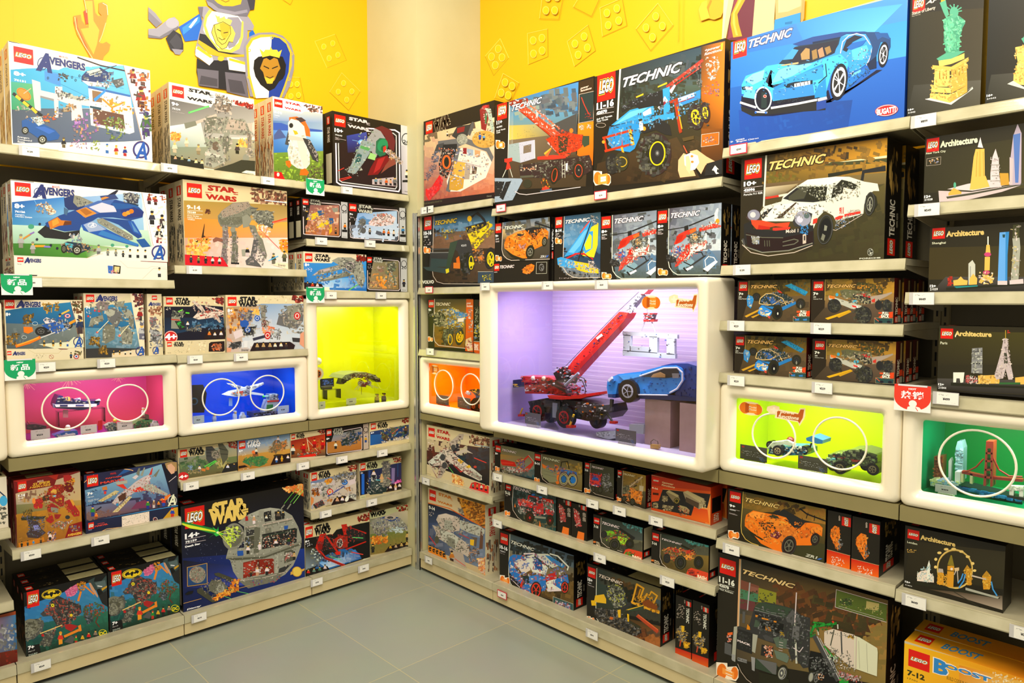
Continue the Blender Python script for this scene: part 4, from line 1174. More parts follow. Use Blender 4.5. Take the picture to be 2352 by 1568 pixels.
carton('C','L',zT,((935,440),(1770,600),(1775,1330),(950,1225)),0.08,'black and silver toy box of a green and red spacecraft, left top shelf',"""g 1c1914,17140f,14110d,1a1712 312,147 278,53 2,243 -275,-35
p 3276 554,193 33,7 1,242 -30,-5
g b8b4bc,d8d4d8,c8c0c4,b0a8b0 555,267 32,3 1,172 -30,-5
l 3806 4.7 433,207 100,6 16,10 2,197 -4,10 -207,-25 -12,-8 -3,-137
l 0546 2 433,213 97,7 13,10 2,187 -5,8 -197,-25 -10,-7 -3,-133
l 3276 3.3 433,217 94,7 11,9 2,180 -5,8 -188,-24 -10,-7 -3,-130
p 0529 430,220 93,7 12,10 2,171 -7,9 -180,-24 -8,-10 -4,-123
g 2a3a90,3c4aa0,1a1a40,241c40 363,233 70,-13 10,67 -76,6
e 1711 415,255,11,8.7
e 3839 415,255,4.7,4
l 2255 1 383,248 60,14
p 2115 520,300 13,-7 4,40 -27,14 -27,20
LG 320,157 359,204
SW 3532,0546 365,167 445,216
T 4095 10+ 321,206 349,224
t 4095 75243 322,227 347,236
t 3532 Slave_I|-_20th_Anniversary|Edition 322,237 361,253
p 1570 460,207 27,-9 33,15 15,40 -5,34 -17,-10 -16,-44
p 2457 433,247 30,-40 20,10 17,26 -20,34 -13,33 -14,-17
p 2201 418,247 39,10 6,10 -43,66 -27,35 -28,-6 18,-35
p 1429 413,267 34,10 -7,10 -30,-10
p 0597 400,297 17,3 -7,33 -18,-5
p 2503 447,293 20,7 -4,20 -26,-7
p 0612 467,253 13,-12 20,2 10,24 -10,33 -20,7 -15,-14
e 0645 490,267,18,23,20
e 0595 493,277,8.7,11,20
p 3122 492,273 10,-5 1,19 -10,6
p 1809 467,313 40,-10 6,17 -40,50 -36,3 10,-26
p 2594 473,317 27,-10 -20,43 -23,17
l 2986 11 503,287 54,43
l 1364 4 507,293 46,40
S 0819,2183,3259,3219 90 6.7 500,283 20,0 43,40 -6,14 -44,-27
S 1092,2184,1686,3275 110 6.7 407,220 60,-7 0,40 -50,100 -44,10
l 3634 2.3 333,357 20,-10
l 3634 2.3 337,387 40,-10
l 3634 2.3 343,392 37,-12
s 1638,2729 26 6 347,340 30,-7 36,37 -16,13 -30,-10
p 2986 453,387 87,-9 0,34 -87,-7
f 1673 466,405,27
f 2184 483,405,25
f 3153 503,408,25
f 3223 518,409,23
f 1638 533,410,33
o 0546 573,245,16,21,2.7
t 0546 20 562,247 585,263
f 3804 575,383,30
p 0273 560,390 29,-2 0,9 -29,0
t 0819 Disney 568,428 585,434""",'K','d',0.02,'black and silver spacecraft boxes on the left top shelf',back=1,blabels=['black spacecraft box right behind the one beside the pillar on the left top shelf'],gap=0.003)
carton('D','L',None,((110,155),(1805,310),(1810,1045),(150,975)),0.085,'white toy box showing a dark blue winged jet, standing on a flat box',"""g f6f2e8,f2ecde,f0e8d8,f4efe4 37,52 565,51 1,245 -553,-23
p 0529 37,51 85,8 0,3 -85,-9
l 3531 1 120,63 40,22 20,-13 97,15 16,-9
g 2f74bc,b0d0ec,8ab8d8,3a8cbc 43,132 467,-35 10,156 -475,-13
p 3822 37,53 473,44 0,3 -227,-13 -20,13 -63,12 -60,-2 -97,23
g 1f5ca8,3a80c8,7ab4dc,2c7ab8 43,132 190,-19 7,74 -197,0
l 2254 1 123,123 10,20 -6,17
g b8d8c8,c0dcc8,a8cca8,98c0a0 44,213 489,20 14,60 -502,-10
e 1175 112,220,11,8.7
e 1175 405,287,6.7,6
e 1175 457,291,6,5.3
g 3c7a28,5a9a38,4c8a30,2f6a20 46,280 254,3 13,50 -263,-10
g 6aa048,a8c088,f0eadc,4c8a30 300,283 167,17 -100,10 -54,23
LG 52,59 112,113
AV 123,70 267,115
t 2867 MARVEL 188,72 217,83
T 4095 8+ 53,137 87,155
T 4095 76126 54,162 90,171
t 4095 Avengers|Ultimate_Quinjet 54,173 116,191
p 0546 135,240 38,-33 7,20 53,13 54,-7 0,14 -47,20 -80,-7
p 0584 163,207 50,-27 40,-13 24,-10 76,-30 64,-4 76,20 25,24 -5,20 -40,10 -66,-10 -54,0 -20,13 -40,13 -6,20 -54,5 -66,-18
p 3186 173,203 34,-18 13,12 37,3 0,13 -44,4 -31,13
p 3731 187,200 20,-10 6,17 -23,13
p 1585 233,200 24,0 0,13 -30,3
p 1130 277,157 76,-30 60,-4 -20,24 -40,26 -53,14
p 3277 320,150 47,-17 46,14 7,20 -60,3
p 3459 273,163 37,-13 38,22 -41,16
p 2658 287,160 20,-7 26,17 -23,10
p 0566 230,117 33,-10 14,16 43,10 -20,17 -20,10 -33,0 -14,-13
p 2183 267,107 20,3 50,23 -24,9 -33,8 -17,-17
s 0547,2729 80 5.3 267,110 66,23 -50,17
p 1128 230,150 17,10 -7,20 -10,-7
p 0547 387,107 33,-19 7,2 -14,17
p 0839 360,110 53,-7 14,17 -60,7
p 3715 363,117 17,-5 13,3 -26,9
p 0601 400,133 93,10 7,10 -83,4
p 0584 353,187 120,10 7,16 32,44 -15,6 -70,-50 -34,-13
p 2183 348,193 22,-3 107,63 3,14 -17,3 -110,-63
s 0547,3002 110 5.7 353,195 120,62 -6,11 -107,-65
p 0602 293,213 40,-13 54,30 113,57 -3,6 -97,-26 -27,-7 -73,-27
p 0891 367,233 133,50 -7,7 -80,-23 -60,-20
p 2476 300,213 33,-13 50,30 -16,3 -47,7 -7,-10
p 0602 480,200 32,53 -32,-13 -20,-40
p 1419 470,200 30,43 -17,-6
p 0601 490,267 30,-4 27,34 -34,0
o 3822 332,215,16,8.7,1.7
i 3822 A 325,207 340,222
p 0567 433,160 50,-10 35,17 -5,16 -66,7
e 3714 450,175,10,8
e 3731 462,170,8.7,7.3
e 3697 473,165,8.7,8
p 0820 445,103 22,-6 33,10 -3,30 -37,-4 -13,-16
S 2184,3275,0547 100 7.3 443,100 60,0 -3,40 -53,-7
l 0564 4.7 460,133 37,10
p 3548 160,143 20,0 23,24 -13,10 -23,-14
S 2183,3804,3220,1859 70 8.7 127,143 46,-13 30,37 -16,10 -54,-10
S 3804,1638,0890 50 8 250,247 33,0 17,26 -37,4
p 0564 220,287 20,-14 53,7 27,7 7,13 -40,17 -54,-7
p 1195 233,277 30,6 -3,14 -23,-7
S 0547,2184,3220 80 8 217,273 106,10 37,24 -127,13
w 0545,3275 277,305,17,17
w 0545,2183 230,300,10,15
f 2730,2183 75,297,50
l 3203 6 85,263 25,-16
l 2155 4.7 108,247 14,-7
f 2730,2183 118,317,43
l 3474 8 128,290 32,0
l 2172 6 160,292 20,1
f 2730,1638 355,322,37
e 0547 143,211,4.7,4.7
e 0547 133,266,4.7,4.7
e 0547 183,287,4.7,4.7
e 0547 206,298,4.7,4.7
p 3821 312,333 65,-21 156,-19 20,-3 50,0 0,58 -303,-11
l 3458 1 312,333 58,-16
f 2183,1638 388,325,26
f 2183,1638 417,327,26
f 1092,0546 443,330,23
f 3805,0546 468,332,31
f 3805,0546 496,333,31
f 3805,0546 523,334,31
p 3822 510,97 92,8 1,185 -51,0 -19,-60
l 3186 1 510,97 42,193
f 2082,0802 537,140,37
f 2082,1057 560,143,33
f 0820,0546 547,213,50
f 1075,0546 583,227,50
f 0546,2082 572,280,63
S 2082,1057,3187 16 10 520,103 80,4 -2,33 -65,0
S 0820,1330,2184 20 12 533,143 67,4 0,66 -60,-6
S 0546,2594,1093 26 12 547,217 53,0 0,60 -43,6
o 1078 570,312,25,25,4
o 0858 570,312,21,21,1.7
i 0602 A 552,287 588,338
l 1827 2 507,345 96,3""",'W','c',0.02,'white boxes of the dark blue jet',back=2,blabels=['white jet box behind the upright one on the second shelf of the left bay', 'third white jet box in its row at the left edge of the second shelf'],gap=0.003)
carton('D','L',1.591,((150,975),(1810,1045),(1812,1228),(158,1185)),0.26,'flat white toy box under the upright dark blue jet box',"""g f0e9da,efe8d8,ece4d0,eee6d4 47,320 558,28 0,65 -555,-16
LG 62,330 85,348
AV 89,332 148,350
t 0818 76126 62,353 77,357
l 3258 1 433,343 27,25 73,2 14,-7 56,4
l 2985 1 513,408 40,-38 47,3 0,35
l 2083 2.3 507,344 98,5
p 0529 53,392 82,2 -2,4 -78,-1
p 3805 388,362 15,-3 30,3 0,36 -43,-1
p 0875 388,360 19,2 -2,28 -15,-3
p 0545 408,358 27,4 -2,28 -26,-2
p 3784 412,363 19,2 -3,20 -17,-2
s 3762,3432,1164 24 6 390,373 40,4 -3,11 -35,-1
f 3805,0819 574,402,35""",'W','c',0.018)
carton('E','L',1.656,((195,85),(1155,195),(1165,912),(220,872)),0.1,'large cream toy box showing a tall grey walking machine in an orange battle scene',"""g d9c79a,d2be90,ccb886,d8c698 65,28 320,37 3,239 -315,-13
g a88838,987c40,c8a868,c88838 69,93 317,15 1,79 -316,0
g d8842c,e8a83c,c89868,d88830 71,147 316,13 0,53 -315,0
g c89a80,e8d8cc,ece0d8,c8a898 72,207 315,0 1,97 -315,-13
S 4078,3514,2951,3786 90 17 72,213 315,4 0,83 -314,-13
LG 78,39 125,87
SW 2593 134,47 235,97
S 1330,2115,3223,0545 150 11 267,55 116,12 1,40 -97,-7
l 3294 2.7 317,93 66,7
T 4077 9-14 79,107 119,122
T 4077 75189 80,126 106,133
l 4077 1 80,123 47,3
l 4077 1 80,134 47,3
t 4077 First_Order|Heavy_Assault|Walker 80,137 124,156
p 0801 100,220 13,-10 10,-3 9,-44 1,4 -3,33 13,7 7,6 -17,7 -20,3
S 4019,4056,3697,3137 150 10 83,213 67,-10 0,37 -50,13 -20,-20
S 4038,3987 90 11 77,240 63,-7 -13,54 -47,-20
s 1586,1057 18 8.7 137,122 11,-2 -1,13 -10,-1
p 2132 157,213 10,-8 20,5 3,12 -17,-5 -13,5
p 1910 173,140 14,-17 33,-23 47,-3 6,13 17,7 3,10 -20,13 -26,27 -14,10 -30,-4 -21,0 -8,-16
p 2439 182,127 38,-25 47,-4 5,15 -39,20 -46,14
p 1637 174,143 13,5 53,-5 33,-10 -3,24 -37,10 -51,0
s 0819,1364,2729 260 3.7 177,130 43,-28 50,-2 7,47 -44,23 -53,0
p 2183 247,143 16,-8 14,15 -10,23 -17,4
p 1910 280,133 20,-10 30,2 15,18 -5,17 -50,0 -7,-10
p 1364 290,157 53,0 -3,23 -20,-13 -27,-4
S 0819,2183,3002,0546 170 6.7 277,123 66,4 0,53 -63,-20
l 1092 2.7 273,117 22,0
l 3634 3.3 340,160 43,-12
l 3941 1.7 343,163 40,-10
p 1894 187,167 16,3 2,30 -2,30 -3,3 2,47 -9,10 -11,-23 6,-37 0,-30
p 1637 213,183 17,4 0,40 5,6 -2,54 -20,-4 4,-50 1,-20
p 1910 267,167 20,3 10,27 13,16 13,47 -3,13 -20,-26 -10,-34 -17,-26
p 1365 282,213 15,0 -4,34 -10,23 17,17 7,10 -47,-7 -3,-13 16,-14
e 2183 290,202,8.7,10
e 2183 195,178,8.7,8.7
e 2183 219,182,8,8
e 1910 195,233,8,8
e 1910 228,233,6.7,6.7
S 0819,2183,2986 100 5.3 187,167 20,3 -4,117 -21,0
S 0819,2183,2986 90 5.3 213,187 20,0 4,100 -24,0
S 0819,2183,2986 170 6 270,167 23,33 27,60 -10,33 -50,-6 23,-54
p 0546 213,282 25,1 0,5 -25,-1
S 4003,4056,3697,3550 80 8.7 293,170 40,3 -6,27 -27,7
S 4019,3697,3137 70 8.7 360,213 25,0 0,40 -18,-6
l 3668 1.7 300,180 60,60
f 0546,3259 263,263,30
f 1091,1637 343,287,33
l 1470 2.7 328,277 29,-14
f 1636,1091 376,280,33
p 2456 245,243 12,-1 0,21 -10,0
p 3090 72,258 115,9 18,28 -132,-5
f 0820 91,283,23
f 1907 114,285,23
f 0546 136,286,23
f 3276 157,287,23
f 3276 178,288,23
p 3803 340,290 13,-7 34,2 1,19
t 0545 Disney 357,287 379,297""",'S','c',0.02,'cream boxes of the grey walking machine',back=2,blabels=['cream walking machine box directly behind the large front one', 'third cream walking machine box in its row, mostly hidden'],gap=0.004)
carton('E','L',1.808,((1285,250),(1712,300),(1712,628),(1290,605)),0.07,'black and silver toy box showing yellow twin-pod racers',"""g 1b1813,17140f,14110d,1a1712 427,82 145,18 0,111 -144,-8
p 3003 549,97 20,2 0,110 -18,-2
o 0546 559,117,9.3,11,1.7
t 0546 20 552,122 567,133
t 1092 Disney 555,203 567,207
l 3532 2.3 483,100 60,5 4,5 0,90 -5,4 -99,-7 -8,-2 -1,-52
g 8a5a58,a87060,b06a38,a8602c 455,107 88,1 0,93 -103,-5
S 3207,2115,3513 80 11 457,110 85,2 0,86 -100,-5
p 3762 442,152 11,-15 24,-9 10,12 -27,13
p 0600 477,125 18,-2 5,10 -20,9
p 3762 473,177 17,-17 23,-10 7,10 -23,13
p 3489 513,167 7,-4 2,24 -9,10
p 0600 512,147 13,0 2,13 -12,7
p 2183 520,117 20,-2 0,12 -13,3
S 3762,0600,2114,3258 110 6 443,127 57,-4 27,44 -7,26 -47,-20 -26,-20
LG 432,88 450,107
SW 3002,0546 453,90 489,108
T 4095 7+ 433,110 441,116
s 3532 14 2.7 433,118 17,1 0,11 -17,-1
s 3478,1074,3240 30 6.7 442,170 28,0 0,20 -28,-2
f 2131 533,196,20
f 3697 561,182,20
p 0273 552,182 16,1 0,7 -16,-1""",'K','d',0.02,'black boxes of the yellow pod racers',back=2,blabels=['black pod racer box right behind the front one', 'third black pod racer box in its row, at the back of the small shelf'])
carton('E','L',1.808,((1712,302),(2245,345),(2250,662),(1712,628)),0.07,'black and silver toy box showing a white low flying craft over snow, against the pillar',"""g 1b1813,17140f,14110d,1a1712 571,100 179,15 2,107 -181,-12
p 3003 727,113 18,2 2,105 -19,-2
o 0546 737,137,9.3,12,1.7
t 0546 20 729,143 744,153
t 1092 Disney 732,213 744,218
l 3532 2.3 647,118 73,5 4,5 1,85 -5,4 -133,-9 -9,-3 -1,-45
g 7aa0d0,a8c4e0,c8d8e8,b8c8e0 600,132 120,-7 0,88 -138,-8
p 1419 603,147 14,-7 10,10 26,3 -20,20 -30,-6
S 3823,2476,4095 90 17 583,167 137,-7 0,52 -137,-9
p 3532 633,160 20,-17 34,-10 30,14 -10,20 -40,6 -30,-3
p 2917 657,137 23,-5 7,8 -24,5
S 2183,3805,1365,3189 140 6 633,160 20,-27 44,0 20,17 -12,18 -62,4
e 1638 615,160,9.3,12
S 0546,2456,1365 70 5.3 605,150 20,0 -2,47 -23,0
e 1365 617,185,8,9.3
f 2166 637,197,20
f 3170 680,200,20
f 3170 694,202,20
f 3531 710,203,20
LG 574,103 596,127
SW 3002,0546 600,106 647,133
T 4095 7+ 575,132 585,139
s 3532 18 3 575,142 22,1 0,14 -22,-1
f 0890 738,195,23
p 0273 729,197 17,0 0,8 -17,-1""",'K','d',0.02)
carton('E','L',1.551,((1300,742),(1880,780),(1885,1110),(1310,1090)),0.08,'white topped toy box showing a grey angular spacecraft on bright blue',"""g e8dcbc,e4d6b4,dccfaa,e6dab8 433,247 194,13 2,111 -192,-7
s 3821,3273 40 6.7 437,250 183,13 0,14 -183,-10
g 2f86d0,3a98e0,1f68b8,2a78c8 435,283 192,-5 1,92 -191,-7
p 3803 433,247 194,13 0,19 -27,-1 -73,-1 -7,8 -85,-2
g 8ac8f0,3a90d8,2a78c8,c8e4f8 487,333 141,-6 1,33 -136,0
S 3823,1453,0601 50 13 480,340 147,-13 0,30 -127,6
p 2183 460,323 23,-18 57,-15 27,8 -47,14
p 2986 463,320 24,-15 60,-12 -27,12
p 1910 470,343 30,-13 67,-20 20,10 -67,17
p 2729 477,340 30,-10 60,-17 -47,17
p 2456 520,277 20,-10 40,0 33,16 10,50 -10,27 -13,-13 -13,-27 -27,-20
e 1092 577,295,15,16
o 3259 577,295,13,14,2
l 3259 1.3 565,287 23,16
l 3259 1.3 588,287 -23,16
S 0819,3275,2183,1365 210 7.3 467,317 66,-27 14,-23 70,13 3,73 -27,-3 -26,-30 -90,20
LG 439,254 462,280
SW 0273 467,257 517,280
S 2081,3122,0546 60 8.7 597,260 30,2 0,16 -27,-1
T 4095 8+ 439,285 452,294
s 3823 26 3 440,297 22,1 0,14 -22,-2
p 0529 436,343 54,5 10,19 -63,-4
f 0820 447,360,20
f 3121 462,362,20
f 3532 477,363,20
p 3820 493,367 7,-10 13,1 2,10
l 1732 2.7 573,367 27,-17""",'S','c',0.02,'boxes of the angular grey spacecraft',back=3,blabels=['angular spacecraft box right behind the front one', 'third angular spacecraft box in its row', 'angular spacecraft box at the very back of its row'])
carton('E','L',1.551,((1884,785),(2252,810),(2256,1118),(1888,1110)),0.07,'black and silver toy box showing a small grey two-legged walker in tan smoke',"""g 1b1813,17140f,14110d,1a1712 627,261 125,9 1,103 -125,-2
p 3003 731,268 19,2 1,102 -19,-1
o 0546 741,287,8.7,11,1.7
t 0546 20 733,293 749,303
t 1092 Disney 736,365 748,369
l 3532 2 677,273 46,4 4,5 2,81 -4,5 -88,-3 -6,-3 -1,-55
g 8a8060,7a7450,8a7048,98805c 647,282 77,-4 1,87 -92,-3
S 3238,1636,3732,2694 100 9.3 635,313 88,0 0,50 -88,-3
p 1364 690,287 20,-7 7,20 -14,17 -11,-10
l 1637 4.7 703,313 14,34
l 1637 4 695,313 -8,34
S 0819,2183,1669,3258 110 6 687,280 30,0 3,70 -43,3
S 3258,2115,1637 40 5.3 650,297 30,-4 0,17 -30,0
s 4004,3714 50 8 653,323 34,4 0,33 -20,-7
LG 629,266 643,283
SW 3002,0546 646,267 677,283
s 3532 14 3 631,287 14,1 0,14 -14,-2
s 1330,3223 26 6.7 635,337 35,3 0,18 -35,-1
f 0547 741,357,23""",'K','d',0.02)
carton('F','L',None,((30,172),(712,190),(720,600),(55,598)),0.085,'upright toy box of an armoured motorbike with flames, above the pink case',"""g e8dab4,e4d6ae,d8caa2,e6d8b2 10,57 228,6 3,138 -224,-1
g 1c6494,2880b0,1c5c8c,185888 15,90 198,-27 20,70 -216,0
p 3803 10,57 190,4 0,6 -40,4 -40,9 -53,3 -52,8
g 5a6a70,7a8684,6a7068,4a565a 17,127 213,6 3,67 -214,0
S 2201,0836,2730 70 13 20,127 207,3 3,67 -210,1
LG 13,60 42,85
AV 48,63 116,81
T 4095 8+ 17,97 30,106
S 0545,3219,1346,3492 60 8 120,73 50,-6 3,23 -40,7
S 0545,3219,1346 50 8 65,107 32,-7 -10,30 -20,0
S 0545,3219,1346 60 8 20,157 33,0 -3,30 -30,6
p 0546 100,153 13,-13 44,-10 16,17 -26,13 -34,3
w 0546,1638 117,150,17,13
p 3805 123,117 10,-7 40,17 -6,30 -14,-10 -20,-14
p 0602 118,133 49,-13 30,7 -7,16 -33,14 -10,-7
p 0892 167,127 26,-4 7,17 -20,10
w 0546,2184 195,133,13,10
e 2868 193,106,9.3,6.7
o 3805 193,106,7,5,2
e 0602 193,106,3.3,2.7
f 0602,0819 171,130,30
S 0819,3275,0602 90 6.7 123,113 77,4 0,26 -60,14
l 3276 3.3 113,170 44,-17
l 3697 8.7 47,192 36,-10 30,-14
l 4003 3.3 50,190 60,-22
p 3697 67,137 25,1 3,12 -15,7 -12,-4
l 4020 4.7 177,100 20,-10
l 3730 7.3 200,127 17,-9
o 3293 100,128,8,5.3,1
o 3293 69,167,7.3,5,1
p 3547 110,187 87,-7 13,-13 28,1 3,33 -81,-1
f 0818,3219 126,193,17
f 0818,3219 152,193,17
f 0818,3219 173,193,17
f 3548,0602 193,193,17
o 0822 223,180,14,14,2.7
i 0602 A 213,167 233,195
p 3803 200,62 37,2 2,103 -9,0
l 2930 0.7 201,62 23,105
S 1586,0851,2131 60 8 207,63 30,2 -4,35 -20,-3
f 0565,1075 229,157,50
S 0565,1348 12 8.7 218,103 20,0 0,57 -11,0""",'W','c',0.025)
carton('F','L',1.27,((55,598),(720,600),(722,690),(60,700)),0.24,'flat white toy box under the armoured motorbike box',"""g e4d8b8,e0d4b2,d4c8a4,e2d6b4 17,197 225,2 0,33 -224,2
LG 20,207 33,218
AV 37,207 72,219
l 3256 1 80,202 20,11 67,0 13,-13
p 1570 165,199 32,1 -7,2 -18,0
s 2182,2711 30 2.7 97,215 36,0 0,12 -36,0
o 2610 147,223,6.7,6,1
l 2610 1 142,218 9,9
f 0582 203,227,17
e 2595 218,222,8,7.3
e 3805 218,222,5.3,4.7
e 0602 218,222,3,2.7
S 0818,2164 20 6 213,207 22,0 -2,10 -20,0""",'W','c',0.022)
carton('F','L',1.27,((712,130),(1230,122),(1245,660),(735,680)),0.08,'toy box of a big grey robot suit on blue, above the pink case',"""g dccfa8,d8caa2,c8bb92,dacca4 237,42 174,-3 5,182 -172,7
g 2874a4,3a8cb8,1c6494,1f5c88 241,83 136,-16 20,80 -154,-4
p 3530 237,43 173,-3 0,4 -40,-1 -33,20 -47,2 -37,8 -12,11
g 4a88a8,6aa0b8,58707a,4a5a60 243,140 154,3 18,77 -170,7
S 2765,0872,3294 80 13 245,147 148,0 7,53 -153,-13
p 0819 245,200 55,-3 115,3 0,21 -170,6
LG 245,45 270,67
AV 275,47 335,64
T 4095 7+ 246,79 258,87
s 3822 14 2.7 246,90 12,1 0,9 -12,-1
p 2167 273,73 14,-10 25,5 -5,22 -24,3
p 2183 330,67 27,-4 -4,17 -23,0
p 1638 300,90 27,-7 23,14 -3,20 -14,23 -23,-20
e 2729 315,97,13,10
p 2456 347,90 26,0 10,20 -20,3
p 2183 260,113 33,-10 4,14 -30,16 -14,4
p 1910 367,110 16,3 0,34 -13,-14
p 1910 300,133 27,-3 3,23 -3,20 -27,14 -7,-14 0,-26
p 2183 343,140 24,-7 13,27 -3,27 -27,0
S 0819,2729,3275,1364 200 7.3 257,67 96,-4 30,47 -6,77 -34,0 -10,-54 -13,40 -27,10 7,-56 -43,10
e 3634 271,91,2.7,2.7
e 3634 283,93,2.7,2.7
e 3634 252,107,2.7,2.7
e 3634 278,153,3.3,2.7
e 3634 342,162,3.3,3.3
l 4075 1.7 310,120 -32,33
l 4075 1.7 367,133 -25,29
S 0545,3219,1346 60 7.3 253,167 30,0 0,23 -26,-3
S 0545,3219,1346 60 7.3 283,190 27,3 -3,24 -24,-4
p 3530 320,213 60,-10 36,-3 0,21 -96,3
f 0818,3219 325,217,12
f 0818,3219 342,217,12
f 3548 358,217,13
f 3548 373,216,13
p 3803 371,42 40,-2 4,160 -15,0
S 1586,2082,0820 60 8.7 378,43 32,0 0,34 -23,3
f 2338,0819 400,120,37
S 2338,3275 12 8.7 387,83 25,0 1,37 -20,0
f 3003,1639 405,173,47
S 3276,1639 12 8.7 393,123 20,0 0,57 -11,0
o 0822 400,207,13,13,2.7
i 0602 A 392,194 411,218""",'W','c',0.02,'robot suit boxes above the pink case',back=1,blabels=['robot suit toy box directly behind the front robot suit box'])
carton('F','L',1.27,((1262,130),(1390,130),(1400,650),(1272,655)),0.3,'narrow toy box turned end-on with a silver armoured robot head, between two wide boxes',"""g e0d2aa,dccea6,d0c29a,dccea6 419,42 45,1 3,174 -44,2
LG 434,48 449,61
AV 425,67 459,77
S 2131,3223,1586 50 8 425,80 37,0 0,23 -37,0
e 1638 437,123,9.3,13
S 0820,3276,2338,2184 60 6.7 427,110 23,0 10,23 -13,14 -17,0
e 1092 445,163,15,17
e 2184 443,157,11,8
l 3106 1.3 435,160 7,2
l 3106 1.3 448,162 7,-2
S 0547,3003,3549,1638 100 6.7 428,147 35,0 2,53 -35,-3
o 0822 445,205,9.3,11,2.3
i 0602 A 438,195 453,214""",'W','c',0.022)
carton('G','L',None,((133,112),(660,120),(672,495),(145,500)),0.085,'white topped toy box showing a white four-winged spacecraft and a turret, on a flat box',"""g dccda0,d8c99c,ccbd90,dacb9e 43,36 178,3 4,127 -177,1
s 3803,3256 40 7.3 47,38 170,3 0,22 -90,4 0,-4 -80,4
p 0274 47,68 78,0 10,-6 83,6 4,79 2,18 -176,2
g 101c30,16304a,1c4a6c,142c48 47,100 173,0 3,47 -175,0
p 0274 80,147 143,-30 1,48 -176,2
S 0872,0581,1674 50 10 127,110 90,0 0,23 -84,7
l 0872 1.7 170,107 3,16
l 0872 1.7 188,110 3,17
p 2183 68,97 24,0 8,36 -33,-1
p 2866 67,104 25,2 0,3 -25,-2
p 0546 77,110 26,0 7,23 -17,4
S 0948,0594 26 5.3 83,112 17,0 5,18 -18,0
S 0563,2729,1364 60 6 68,80 39,0 -4,20 -33,0
l 2004 3 88,83 12,-6
l 1475 4 110,86 9,1
p 3531 130,100 13,-13 70,-7 7,10 -33,10 -40,6
p 3258 127,53 6,-3 24,17 10,16 -10,0
p 2985 187,93 13,0 13,20 -6,2
l 3531 4 167,67 53,16
e 2866 173,83,6.7,4
p 2850 150,93 13,-3 4,3 -15,4
S 0819,3531,2712,2883 120 5.3 130,53 43,4 47,23 -7,33 -26,-13 -54,3
S 0546,3258,1637 60 5.3 110,127 47,-7 -4,20 -43,-3
f 3805 115,128,19
e 3106 66,157,20,19
o 3821 66,157,19,18,1.3
T 4095 4+ 50,147 82,164
p 0529 160,163 13,-26 47,-4 4,31
f 3698 178,158,21
f 3805 194,158,18
f 3805 212,158,21
LG 52,42 72,62
SW 0273 77,43 123,63
s 3804 14 2.7 52,71 14,0 0,8 -14,0
S 2081,3122,0546 50 8 185,42 33,1 0,17 -18,-2""",'S','c',0.025)
carton('G','L',1.266,((150,500),(675,495),(678,608),(150,625)),0.24,'flat cream toy box under the turret and spacecraft box',"""g dccda4,d8c9a0,ccbd94,dacba2 48,164 178,-1 1,41 -178,5
s 3803,3256 50 7.3 113,168 57,-1 0,33 -57,3
LG 55,171 69,184
SW 0273 74,171 105,184
s 2182,2711 24 2.3 74,195 39,-1 0,8 -39,0
t 0545 Disney 57,201 67,204
p 0529 177,175 6,-4 39,-3 1,27 -5,4 -42,0
S 3682,3223,2114 46 6.7 185,178 28,-1 -1,16 -25,1""",'S','c',0.022)
